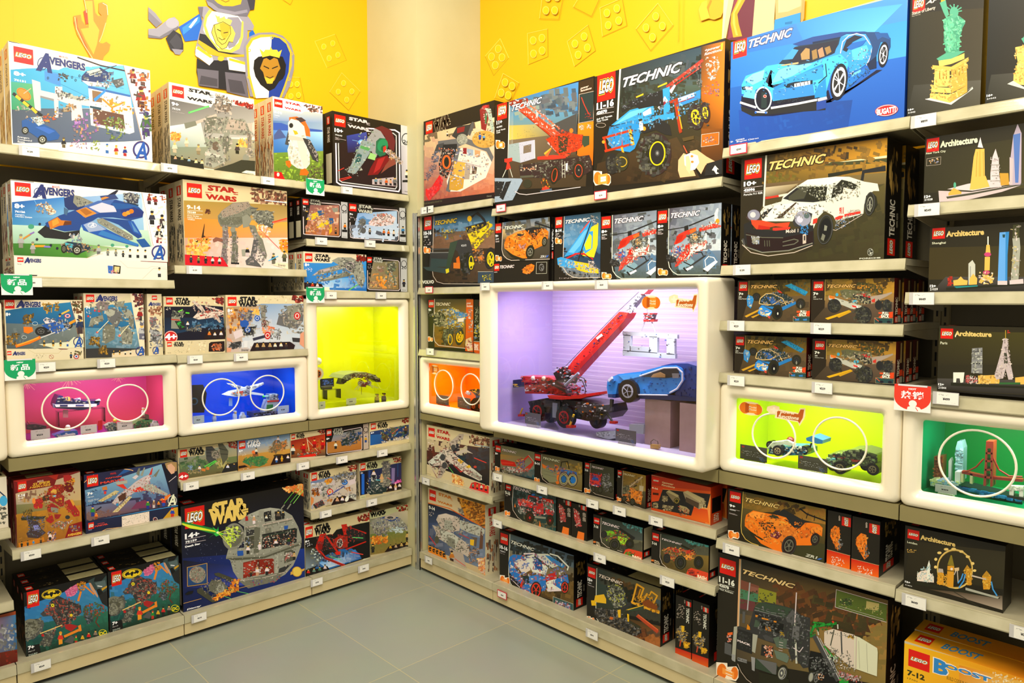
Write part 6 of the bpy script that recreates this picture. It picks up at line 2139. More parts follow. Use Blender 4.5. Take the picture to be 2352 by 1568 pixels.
carton('H','L',0.552,((1065,972),(2240,765),(2245,925),(1090,1150)),0.22,'flat dark blue toy box with a white sticker, under the white and red jet box',"""g 1c2044,1c2444,16203c,141a38 347,320 401,-67 2,57 -393,75
l 1198 2.3 353,325 394,-69
p 0585 400,378 50,-21 60,-9 0,14 -93,16
l 3767 2 397,378 50,-24 63,-7
LG 369,330 394,352
T 3395 CAPTAIN 408,328 437,334
T 3395 MARVEL 398,332 452,345
t 3278 76127 370,356 385,361
p 3804 510,303 115,-22 1,49 -115,21
s 2182,1364 130 3 513,304 110,-21 0,45 -110,20
o 3787 650,314,9.3,9.3,2
l 3139 1.7 643,308 14,12
p 3218 678,317 42,-50 25,-4 1,44
f 0586,3122 722,305,40""",'B','k',0.028)
carton('I','L',0.106,((243,597),(1142,408),(1162,1065),(288,1310)),0.085,'black and teal toy box of a robot with a round saw, left one',BATA,'B','k',0.05,'dark robot saw boxes on the base shelf',back=2,blabels=['dark robot saw box behind the left front one on the base shelf', 'rearmost dark robot saw box in the left stack on the base shelf'],gap=0.005)
carton('I','L',0.106,((1150,385),(1905,213),(1925,825),(1168,1050)),0.085,'black and teal toy box of a robot with a round saw, beside the largest box',bshift(BATA,907,-210,0.84,0.92,243,597,-0.02),'B','k',0.05,'dark robot saw boxes beside the largest box',back=2,blabels=['dark robot saw box behind the right front one on the base shelf', 'rearmost dark robot saw box in the right stack on the base shelf'],gap=0.005)
carton('z','L',0.64,((-60,1108),(17,1090),(19,1202),(-60,1225)),0.1,'white toy box cut by the left edge, low on the wall',"""g efe6d0,e8dec8,d8ceb8,e8dec8 -60,1100 80,-15 2,125 -82,20
l 0565 3 -5,1125 17,15
e 1197 8,1150,9,12
S 1364,2183,0819 40 7 -10,1165 24,-5 0,40 -24,5""",'W','c',0.03)
carton('z','L',0.106,((-60,1424),(38,1405),(41,1525),(-60,1560)),0.1,'red and blue toy box of grey machines, cut by the left edge',"""g 3a1810,a8481c,5a100c,3a0c0a -60,1420 102,-20 2,130 -104,35
g c85828,3a80b0,2a5a88,8a7a78 -60,1430 100,-20 2,80 -102,20
S 2184,1092,3276 90 9 -20,1440 60,-10 0,60 -60,10
S 1553,2081 30 8 -20,1500 62,-10 0,35 -62,10""",'H','k',0.03)
carton('M','R',1.996,((232,380),(1052,155),(1012,1265),(205,1375)),0.09,'toy box of a grey cut-open base over orange clouds, beside the pillar',"""g 1a1814,181612,14120e,17140f 76,125 289,-78 -13,375 -285,38
g d8b888,e8d0a0,e8c8a0,c8a078 76,184 287,-74 -5,157 -285,16
g c89878,e8c8a8,c87048,8a3038 74,253 283,-40 -5,194 -284,30
S 3802,3784,3496 70 27 77,187 283,-60 -3,106 -282,34
S 3139,2083,3699,3734 170 23 69,333 98,50 183,-83 0,107 -282,26
S 1606,2135,3207 70 20 72,273 61,-6 0,66 -62,17
LG 80,136 106,174
SW 0529,2984 111,110 174,165
p 0819 180,187 20,-37 47,-7 16,-10 2,14 -25,40 -40,13
p 1365 240,180 17,-47 6,0 1,17 -14,37
p 2082 200,157 30,-7 -3,20 -27,7
p 1638 127,207 73,-10 13,16 27,-16 80,30 20,40 -7,20 -20,-40 -80,-30 -26,10 -20,33 -40,-40 -20,7
p 1092 123,220 27,-7 -3,27 -20,7 -17,20 3,-20
p 0546 147,220 53,-3 0,30 -20,53 -20,50 -27,-17 -3,-40
e 2456 220,200,21,21
S 0819,3275 60 4.3 203,183 34,0 0,34 -34,0
p 3804 213,233 94,14 26,40 -23,60 -97,53 -46,0 -7,-40
p 1638 200,230 13,3 -40,170 -16,-6
p 2986 200,280 93,23 0,5 -93,-23
p 2082 223,233 14,0 0,24 -15,-2
p 2475 238,235 25,5 -1,23 -24,-1
p 3222 267,240 23,5 -3,22 -19,0
p 3492 190,283 43,7 -6,57 -47,-14
p 3219 173,337 54,13 -4,37 -23,10 -30,-4
p 1347 257,300 20,7 -4,26 -16,0
p 2712 233,293 20,7 -6,53 -20,0
S 3805,2166,0601,3221 170 7.3 187,240 113,13 27,34 -27,56 -83,40 -44,0
p 2130 0,0 1,0 0,1
e 3220 305,200,47,33
S 2947,3510,1874 110 7.3 263,173 84,0 0,47 -27,13 -53,-20
f 0602,0567 288,200,25
f 1436,0546 303,203,23
p 2082 293,160 -6,-73 13,-17 23,-3 4,20 -17,80
p 2867 295,77 15,-9 10,4 -20,15
p 2746 307,80 23,3 12,77 -9,17 -16,-77
p 0628 307,100 8,0 -2,40 -6,0
S 2184,3548,0868,2082 60 6 293,80 40,0 7,93 -27,-6
S 0546,3682,3275,1365 180 7.3 130,233 57,0 0,114 -54,-7
e 0819 160,287,20,30
o 3682 160,287,17,27,7.3
e 0545 160,287,9.3,17
S 0837,2185,1366 120 6.7 107,253 26,-13 -6,60 -40,60 -14,-7 27,-60
p 3362 80,390 20,-3 33,-50 14,20 -14,36 -23,24 -17,20 -13,-24
S 3652,2578,3942 60 8.7 83,390 60,-47 0,34 -46,56
f 3531 163,187,17
p 0529 68,437 284,-35 0,19 -285,38
e 3220 183,380,8,8.7
t 1636 75222_Betrayal_at_Cloud_City 72,437 143,447
t 2183 Disney 315,413 333,423""",'K','d',0.03)
carton('M','R',1.945,((1060,188),(2192,-115),(2152,1132),(1008,1328)),0.11,'large black toy box showing a long red mobile crane under a blue cloudy sky',"""g 1c1912,18150f,14110c,1a1710 352,62 380,-102 -14,418 -384,66
g 3a7098,4a88c0,3a80b8,508aa8 402,50 263,-70 -3,120 -264,10
g 508aa8,5a90b0,5a7068,8a9470 398,110 264,-17 -4,80 -261,14
S 3566,2765,0890,3277 120 30 433,50 230,-50 -3,100 -227,17
g c8b040,8a9080,5a4e3c,e0c050 398,147 169,-7 16,73 -185,-6
g 7a6850,5a4c3a,4a3c28,6e5a44 397,203 263,-30 -7,127 -260,-7
g 4e3e2c,4a3826,3c2f1e,453622 393,287 307,-34 -7,127 -293,13
p 1092 573,140 87,-40 -2,107 -38,6 -53,-40
s 0835,2184 40 3 410,180 90,-33 0,40 -90,20
p 3804 399,48 4,0 -6,252 -4,2
p 0801 667,-20 65,-18 -2,195 -67,3
g e88818,e88010,b85c08,c86a10 663,140 63,-10 -6,170 -60,-40
l 3531 1.3 668,28 58,-13 -4,113 -56,10 2,-110
p 0563 670,30 54,-13 -4,110 -52,9
l 3122 3.3 677,40 10,27 16,33
s 3122,0546 30 4.7 690,97 30,0 -3,23 -30,0
i 3787 power|functions 673,-6.7 715,17
S 3805,2183 30 5.3 668,147 19,-4 -2,20 -17,2
S 3805,2183 26 4.7 697,143 16,0 -1,14 -15,1
LG 354,61 391,118
T 4095 11+ 352,126 372,143
t 4095 42082 351,147 373,157
t 4095 Rough_Terrain|Crane 351,158 385,177
eng 348,202 383,237
p 2081 400,50 33,0 34,-10 13,17 -13,13 -54,7 -13,-10
l 3650 21 443,72 147,115
l 2865 6.7 437,83 143,117
l 3939 4 467,60 126,100
l 2081 2.7 435,87 143,118
S 3394,3940,2081,3805 150 7.3 433,63 40,-10 127,107 -17,43 -150,-116
s 3805,0545 30 8.7 400,50 67,-10 6,20 -66,13
p 3003 503,90 9,10 -4,20 -6,-7
l 2986 8 550,213 30,30
l 3532 3.3 553,213 30,29
TE 3822,0547 411,43 525,87
l 3275 1 407,80 0,180
l 3275 1 414,80 -2,180
p 3004 397,220 100,-18 2,71 -56,17 -48,-13
p 2474 397,220 40,-7 6,77 -48,-13
p 1893 455,225 30,-7 -1,30 -30,7
s 0836,3277 50 3 397,220 100,-13 0,70 -57,10
p 3805 498,202 2,71 -3,0 -1,-70
p 3121 540,200 27,-13 26,-7 34,-7 26,7 29,2 -2,45 -27,20 -33,6 -23,14 -17,-20 -33,-40
p 0818 587,187 40,0 -7,60 -30,6
S 3394,3667,2081,0546 260 7.3 540,200 60,-37 33,10 49,10 -4,47 -58,37 -40,-14
p 0835 682,187 25,0 0,33 -20,10 -9,-17
e 3698 638,167,7.3,9.3
p 3378 508,267 59,-7 50,3 0,9 -50,5 -59,1
p 3427 537,263 20,-30 6,4 -16,30
p 3491 533,253 27,-21 2,3 -25,25
p 0802 437,300 83,-13 67,-10 120,-17 10,27 0,33 -30,17 -67,-4 -47,34 -40,-20 -33,0 -57,0
S 0545,1637,1075,2456 300 7.3 437,300 83,-13 187,-25 10,58 -97,17 -87,13 -33,-3 -57,0
p 1364 442,340 51,-3 1,8 -52,3
s 3531,3698 20 8.7 443,307 60,-7 0,17 -60,5
w 0545,3394 573,337,16,35,8
e 0545 573,335,8.7,23,8
o 3394 574,337,11,26,2,8
w 0545,3394 665,320,22,37,8
e 0546 666,320,13,21
o 3394 666,320,15,25,2
e 2183 667,318,2.7,3.3
l 3275 1.7 603,287 1,60
l 3275 1.7 613,285 1,62
l 3275 1.7 603,300 10,-1
l 3275 1.7 603,317 10,-2
l 3275 1.7 603,333 10,-1
p 3805 617,293 8,-3 -1,30 -7,0
p 3122 382,275 30,-5 0,13 -12,5 8,25 -21,4 5,-27 -10,-3
l 3275 2.7 388,317 -13,28
l 3275 2.7 403,313 10,32
l 0818 4.7 530,333 10,40
p 3378 523,393 17,-16 17,13 -10,7
p 1383 518,397 45,-9 2,9 -45,5
S 0546,3762,3394 40 5.3 520,350 20,-3 17,40 -27,3
e 0818 470,370,17,17
p 2475 337,348 110,2 5,8 -39,75 -76,10
p 0546 340,360 43,2 -16,55 -29,3
p 0546 387,363 21,-3 -31,73 -14,-10
s 0563,3549 60 3 338,350 105,3 -30,77 -75,7
l 3532 2.7 423,400 17,9 27,3 206,-29""",'T','d',0.02,'crane boxes on the top shelf',back=1,blabels=['black crane box right behind the front crane box on the top shelf'],gap=0.004)
carton('N','R',1.945,((107,412),(1225,122),(1195,1272),(75,1400)),0.115,'largest black and orange toy box showing a blue six-wheeled tow truck with yellow rims',"""g 1c1912,18150f,14110c,1a1710 33,136 376,-97 -10,386 -376,43
g 2a2e2c,2c4250,4a5a58,303a34 108,120 233,-62 -3,109 -232,20
g 303a34,4a5c50,3c3c26,2c3024 106,187 232,-20 -1,46 -233,47
g 2c2a1c,3a3a22,3a2c18,241e12 103,253 234,-53 13,167 -310,50
S 0546,0835,0852,1382 150 17 110,160 230,-73 -2,100 -230,40
S 1673,2202 24 23 200,127 100,-47 20,53 -103,20
g 3a2a18,4a3820,3c2c1a,241a10 40,393 227,-76 66,116 -303,27
S 1346,1602,0801,1875 120 20 167,383 166,-66 -16,113 -217,13
g 3c2c14,d87818,e88010,a86010 337,58 68,-15 -5,210 -63,-40
g b06010,e08010,8a4c0c,5a3408 337,187 65,13 -4,100 -61,0
g 8a4c0c,7a440a,2c2010,241c10 337,293 62,0 -1,131 -61,-7
p 3548 103,122 5,-2 -8,147 -5,1
LG 40,137 91,205
T 4095 11-16 39,211 86,237
T 4095 42070 38,239 67,252
l 3805 1 37,239 50,-8
l 3805 1 37,254 50,-9
t 4095 6x6_All_Terrain|Tow_Truck 38,255 82,274
o 3531 50,283,14,6.7,0.7
TE 3822,0546 115,110 281,168
i 3788 +power|functions 347,55 397,82
p 3762 393,50 7,-3 -2,20 -5,3
S 3805,2183,2729 60 6.7 350,90 38,-2 -1,45 -35,4
S 3805,2183 30 6 358,138 20,-1 -1,16 -19,0
S 3394,0891,0546,3730 60 5.3 343,170 45,-13 0,43 -45,-3
l 3804 1 338,310 50,-7 -1,35 -50,7 1,-35
p 3425 339,311 48,-6 -1,32 -48,7
S 0891,3530,0546 36 4.7 343,320 37,-5 0,17 -37,1
l 3378 7.3 240,173 100,-75
l 2593 3.3 243,182 94,-65
S 3395,2081,3736 60 5.3 240,167 98,-70 2,20 -93,60
p 3276 245,185 15,-18 5,3 -13,23
l 0546 2.3 332,117 0,40
s 0546,2184 30 5.3 325,150 15,0 0,23 -15,0
p 0925 80,283 53,-43 67,-18 3,31 -46,14 -67,16
p 0652 75,290 82,-23 10,20 -7,33 -13,30 -14,10 -50,-7 -16,-33
p 1726 87,283 46,-38 54,-15 -20,17 -57,26
p 0925 167,263 93,-16 0,16 -87,17
p 0908 267,207 68,-25 0,25 -62,23
p 3822 270,207 47,-17 1,10 -43,17
p 2083 272,217 46,-15 0,2 -45,16
p 0925 227,180 20,-7 1,67 -18,20
p 3822 213,233 20,-33 9,13 -22,27
p 2083 217,233 16,-20 4,7 -17,17
p 0546 127,217 100,-35 3,51 -23,-6 -47,10
p 0546 107,233 93,-40 0,7 -90,47
p 3762 150,202 22,-10 0,5 -20,8
p 3762 213,172 26,-12 1,5 -27,11
s 1109,0546,2185 60 5.3 110,220 110,-38 0,11 -107,50
p 3822 170,247 23,-14 2,17 -23,8
p 0546 167,300 20,-23 30,-14 30,20 6,30 -20,-3 -26,-13 -34,10
l 3121 6.7 57,320 83,-23
l 3121 6.7 63,357 77,-20
l 3121 5.3 60,320 7,37
l 3746 8.7 133,297 9,40
l 0545 3.3 133,307 9,5
l 0545 3.3 134,323 9,5
l 3121 5.3 107,310 6,57
l 3746 5.3 110,347 7,23
p 0652 83,317 27,-7 0,30 -25,7
l 2184 2.3 67,320 20,27 16,-14 7,-33
e 3730 58,331,4.7,4.7
e 3730 174,293,5.3,6
p 3549 160,273 10,-3 2,27 -12,3
p 2353 263,207 7,-2 13,98 -8,4
l 3746 3 269,230 13,63
l 2609 8.7 248,217 15,-4
l 2609 7.3 263,217 14,83
S 0652,0546,1638,2254 260 6.7 77,287 123,-54 60,-46 73,0 0,30 -66,50 -100,33 -27,53 -67,-13
w 0802,3506 205,367,47,62,8
e 0545 205,367,37,50,8
S 1092,0546,1637 180 11 160,333 27,-23 46,0 19,40 -12,57 -40,23 -33,-13 -12,-34
e 0546 210,365,24,36,4
o 3777 212,364,23,35,3.7,4
e 1092 212,363,6.7,8.7
e 2184 212,363,3.3,4.7
w 0802,3506 322,260,23,37,-8
o 3506 322,262,11,21,3,-8
w 0802,3506 349,247,14,30,-6
o 3506 349,248,6.7,17,2.7,-6
S 1092,0546,1637 100 6.7 290,230 43,-17 25,4 -1,70 -57,16
e 0546 83,393,19,30
e 0818 110,387,20,27
o 2962 110,388,16,15,2.7
S 1092,0546,1364 70 8 67,373 40,0 0,44 -34,0
p 1346 283,320 34,-7 0,10 -30,7
p 3768 272,383 15,-20 15,7 8,30 12,28 -45,5 -6,-20
p 3768 305,358 20,-5 28,20 25,14 -28,10 -13,26 -17,-23
p 3549 288,370 19,-8 21,8 4,20 -12,20 -15,3 -15,-16
e 3277 308,387,13,14
e 3714 311,372,4,3.3
e 3714 312,388,4,3.3
l 3155 3 287,342 10,20
p 3785 293,373 9,-3 6,23 -3,30 -10,-13
p 0546 353,393 45,-13 -1,43 -50,5
p 3821 368,412 9,-14 11,12 -5,-1 -1,8 7,4 -9,2 -6,-10
eng 29,413 79,456""",'T','d',0.02,'tow truck boxes on the top shelf',back=1,blabels=['black tow truck box behind the large front one, showing a red mark at the side'],gap=0.006)
carton('Q','R',1.574,((88,172),(745,120),(722,775),(68,805)),0.09,'black toy box of a yellow and grey wheel loader, beside the pillar',"""g 1b1812,18150f,14110c,1a1710 28,56 222,-17 -8,220 -221,10
g 22303a,2a3434,4a7a98,3a6a90 61,53 189,-14 -2,61 -189,-3
S 3277,1418,2492 70 20 63,90 177,-10 -3,30 -175,3
g 5a4830,7a5a40,8a6850,6a4a30 58,110 189,-10 -2,60 -188,-3
S 2131,1346,2677 110 17 60,117 187,-7 -2,50 -187,-3
g 2a241a,3a2c1c,4a3826,2c2418 55,157 190,0 -4,56 -188,-6
g 3c2c1c,5a4430,4a3624,2a2014 53,200 188,0 0,58 -184,2
S 1347,0802,1619 60 13 60,227 127,-7 3,40 -123,0
s 1673,0837 26 4 63,100 90,-7 0,20 -90,2
l 3531 1.3 61,57 -5,163 3,20 11,17 20,6 110,1
l 3531 1.3 200,264 41,-2
LG 32,64 54,100
TE 3507,0273 65,68 130,86
T 4095 10-16 31,105 53,117
t 4095 42081 31,119 43,126
s 3805 20 2.7 31,129 21,1 0,17 -21,0
eng 30,151 51,173
p 0546 167,63 26,-16 20,20 5,10 -5,3 -13,-17 -13,-8 -17,17
e 3489 168,68,6.7,8.7
p 0819 110,140 30,-10 27,3 13,34 -7,46 -26,14 -7,-40 -7,-20 -20,-14
p 3777 157,103 43,-10 27,-13 11,7 -38,40 13,3 -26,30 -12,-13
p 0546 157,93 56,-16 17,3 -30,20 -40,13
S 3777,0546,3233,1365 150 7.3 157,97 76,-20 5,33 -31,30 -27,20 -7,-20
s 3778,0546 30 6.7 83,97 40,3 -6,30 -27,-7
l 0836 2.7 82,113 41,-3
p 0819 50,170 63,-1 -6,44 -60,0
p 0836 53,187 54,3 -5,23 -52,0
l 2184 2 50,170 63,-1
l 1365 1.7 52,160 58,-2
p 0835 110,140 23,-7 -16,54 -7,26 -7,17 -6,-13
p 0836 28,213 39,0 40,4 3,10 -10,6 -60,-10
p 3522 96,220 10,-3 1,11 -9,5
w 0546,3521 160,200,21,33,10
e 0545 160,200,20,30,10
S 0819,0545,1365 90 7.3 143,167 34,0 3,46 -13,20 -24,-13
e 0546 172,200,11,24
o 3521 173,200,7.3,21,3
p 3521 167,197 16,3 -1,7 -14,6
w 0546,3521 230,187,16,33,6
o 3521 233,190,9.3,22,2.7
l 3521 2.7 227,177 13,30
l 3521 2.7 240,177 -10,33
p 3425 128,187 9,-7 3,23 -10,7
e 3698 205,185,7.3,6.7
p 3442 120,200 20,0 0,18 -20,-1
S 0546,1638,3458 80 6.7 180,160 33,0 0,53 -33,-26
T 3821 VOLVO 27,253 61,263
l 3548 1 193,227 46,0
p 0837 194,228 47,-1 0,32 -48,2
S 3521,0546 36 4 207,237 26,-4 2,20 -28,0
t 3822 VOLVO 143,145 159,152""",'T','d',0.03)
carton('Q','R',1.238,((134,922),(545,930),(535,1405),(124,1362)),0.09,'toy box of a blue and yellow stunt vehicle, above the orange case',"""g 1b1812,18150f,14110c,1a1710 43,306 140,3 -4,160 -139,-14
g 3a3828,5a4a28,8a6420,6a5a28 63,309 95,1 -2,57 -94,-4
g 6a5a28,8a6a28,8a5418,7a4c18 62,360 94,3 -3,94 -90,-4
S 2674,1873,1345 70 17 63,383 90,-16 0,80 -80,-4
g d85818,e06818,c84810,d85010 158,309 24,1 -4,158 -23,-3
l 3531 1.7 63,308 -3,112 4,17 11,11 80,9
LG 45,312 61,334
TE 3803,0273 67,320 111,329
T 4095 9+ 45,338 53,346
s 3805 14 2.3 45,348 13,2 0,13 -13,0
eng 43,421 58,437
i 3804 power|functions 159,320 177,333
S 3804,1621 50 5.3 165,340 12,0 0,68 -12,0
p 0635 110,337 47,16 -10,7 -20,-7 -10,-6
p 0908 100,387 47,-24 13,4 -27,13
p 0908 133,353 27,-3 3,10 -23,7
S 0546,3257,3777,0635 280 7.3 60,360 17,-17 36,-10 47,20 -10,40 -50,4 -33,-10
e 0546 77,370,19,22
S 3257,0819,2182 90 6 60,350 37,0 0,40 -30,0
p 3804 133,367 19,-2 -2,12 -17,1
e 0802 103,423,17,25
S 2182,0819,1364 70 7.3 87,400 33,0 -3,47 -24,0
o 3761 110,430,7.3,16,2.3
w 0546,3761 138,423,13,25,8
o 3761 139,423,11,17,3,8
o 3761 139,423,5.3,8.7,2,8
S 0546,1365 70 6.7 100,393 47,0 0,20 -47,0
p 3512 157,430 16,-7 5,40 -15,2 -8,-18
S 0546,3805,3122 30 6 155,430 22,0 0,27 -20,0""",'T','d',0.03)
carton('Q','R',1.238,((546,930),(640,934),(632,1440),(534,1405)),0.2,'end-on toy box with an orange lower panel, beside the stunt vehicle box',"""g 17150f,17150f,12100c,14120e 180,309 35,1 -2,172 -36,-13
g d85818,e06818,d85010,c84810 178,437 35,3 -1,40 -35,-13
r 3531 177,436 213,437
LG 197,317 213,330
s 3274,2183 70 2.7 183,333 12,0 0,47 -12,0
S 0635,3777,1365 46 6.7 182,383 18,0 0,47 -18,0
v 3804 power 182,443 200,463""",'T','d',0.032)
carton('Q','R',None,((737,243),(1230,190),(1226,575),(727,602)),0.08,'black toy box showing an orange sports car at dusk, standing on a flat box',"""g 1b1812,18150f,14110c,1a1710 244,79 167,-17 -1,131 -169,9
g 5a7898,8aa0b8,b8a070,a88c60 268,78 142,-15 0,47 -143,3
g d8b878,a8b0b8,4a4238,6a5a40 267,100 143,-10 -1,43 -143,0
g 5a5244,4a4438,3a342a,453c2c 266,130 143,-3 0,63 -139,-3
S 3276,2220,3528 50 20 270,80 140,-13 0,36 -142,7
s 1109,1928 40 3 377,83 31,-10 0,20 -31,7
l 3531 1.7 268,80 -3,80 4,17 11,11 13,5 116,-4
LG 246,84 263,110
T 4095 9+ 246,116 254,124
t 4095 42093 246,127 256,131
t 3805 Chevrolet 246,133 257,139
TE 3821,0546 273,86 331,100
p 3697 273,140 7,-17 33,-16 47,-10 33,0 12,10 -2,20 -13,20 -27,13 -23,27 -20,0 -27,-14 -18,-16
p 3987 287,123 26,-15 24,2 -4,17 -23,16
p 0546 333,100 27,-7 33,2 -20,18 -10,17 -20,-20
p 0819 310,113 23,-1 -6,11 -14,-3
p 3714 333,130 37,3 23,-23 10,0 -16,33 -34,14
p 0545 273,160 27,17 27,10 10,5 -17,1 -27,-10
p 3714 272,143 61,34 2,10 -35,-10 -27,-20
l 0546 4.7 365,80 43,15
l 0546 2.7 377,87 1,10
S 3697,2897,0545,4005 190 6.7 273,133 40,-23 80,-13 10,23 -43,40 -40,23 -43,-26
S 0802,3225 30 5.3 317,147 20,-4 -4,17 -16,-3
w 0545,2183 350,168,13,21,10
w 0545,2183 393,137,8,15,8
eng 246,177 265,196
i 3276 ZR1 380,178 398,185
i 0876 1 398,178 405,184""",'T','d',0.03)
carton('Q','R',1.586,((727,602),(1220,578),(1213,762),(720,772)),0.2,'flat black toy box with a small orange car picture, under the orange sports car box',"""g 1e1a12,1c1810,17140e,1a1710 241,199 167,-8 -2,64 -168,3
LG 242,204 257,224
TE 3805,0273 259,207 302,217
t 3805 42093 242,227 251,230
p 3697 326,220 11,-8 16,-9 10,5 -3,15 -13,10 -17,-1
S 3697,2897,0545,4005 60 5.3 326,217 27,-14 10,7 -16,23 -19,-1
l 3002 1 369,199 31,-1 -1,34 -31,1 1,-34
o 2184 384,214,7.3,11,1.3
S 2184,1365 20 4 378,205 12,0 0,18 -12,0""",'T','d',0.025)
carton('Q','R',1.586,((1238,190),(1264,186),(1260,560),(1236,575)),0.25,'narrow black toy box end-on between the orange car box and the sailing boat box',"""g 14120e,100e0b,0e0c0a,100e0b 409,62 13,-1 -1,126 -12,6
LU 411,167 419,188
v 3822 TECHNIC 413,101 419,163""",'T','d',0.045)
carton('R','R',1.586,((168,290),(690,228),(680,985),(160,1000)),0.07,'black toy box showing a blue and yellow sailing boat',"""g 1b1812,18150f,14110c,1a1710 53,95 179,-21 -4,256 -176,5
g 2a5070,2c4a58,4a80a8,5a98c8 91,87 139,-11 -1,124 -140,0
g 5a98c8,4a80a8,1c3450,2a4a70 89,187 140,-20 -2,100 -140,-20
S 3293,2220,1419 60 23 93,123 67,-13 0,90 -68,0
g 22405c,1c3450,2a3c50,3a5068 87,240 140,-7 0,87 -140,-27
S 3822,2202,3276 140 13 70,287 157,6 -4,32 -96,-3 -30,-15
S 0547,0854 40 13 90,213 137,-6 0,40 -137,-7
l 3531 2 92,88 -5,165 2,34 14,21 20,12 24,4 80,-3
LG 59,97 84,134
TE 3822,0291 97,99 187,119
T 4095 8-14 59,140 81,152
t 4095 42074 59,156 72,161
s 3805 16 3 59,163 19,1 0,5 -19,0
eng 57,172 83,197
p 0925 90,245 70,-98 30,-44 10,0 -33,110 -27,17
p 1726 107,227 60,-80 13,-7 -27,60 -26,30
l 3651 4 153,153 34,-43
p 3778 173,187 20,-54 27,-16 -3,83 -14,47 -43,-7
p 0925 160,213 27,-63 13,-3 -3,66 -27,20
p 3794 167,200 20,-43 8,10 -2,46 -20,7
p 3106 97,250 36,-20 34,0 33,27 0,-7 -33,-13 -27,-2 -40,18
l 0546 4 143,260 54,-160
s 0546,3804 70 4 190,87 30,6 -3,34 -24,-7
p 0925 65,250 15,-5 53,15 14,17 -7,10 -60,-4 -13,-10
p 3761 127,260 60,10 33,23 0,14 -47,-4 -33,-10
S 0652,0583,2254,3762 140 6.7 67,250 73,13 80,30 -7,14 -70,-17 -70,-7
S 3805,0546,2184 60 6.7 180,260 23,0 17,33 -33,-13
s 3805 30 2 73,323 48,0 0,3 -48,0""",'T','d',0.028)
carton('R','R',1.586,((687,276),(1310,212),(1318,962),(680,985)),0.07,'black toy box showing a red and white rescue helicopter, left one of two',bshift(HEL,-632,64,0.985,0.97,1310,205,0.0),'T','d',0.028)
carton('R','R',1.586,((1312,205),(2046,120),(2040,940),(1322,966)),0.07,'black toy box showing a red and white rescue helicopter, right one of two in front',HEL,'T','d',0.02,'rescue helicopter boxes on the large case',back=2,blabels=['rescue helicopter box right behind the right front one, spine visible', 'third rescue helicopter box in the row on the large case'],gap=0.004)
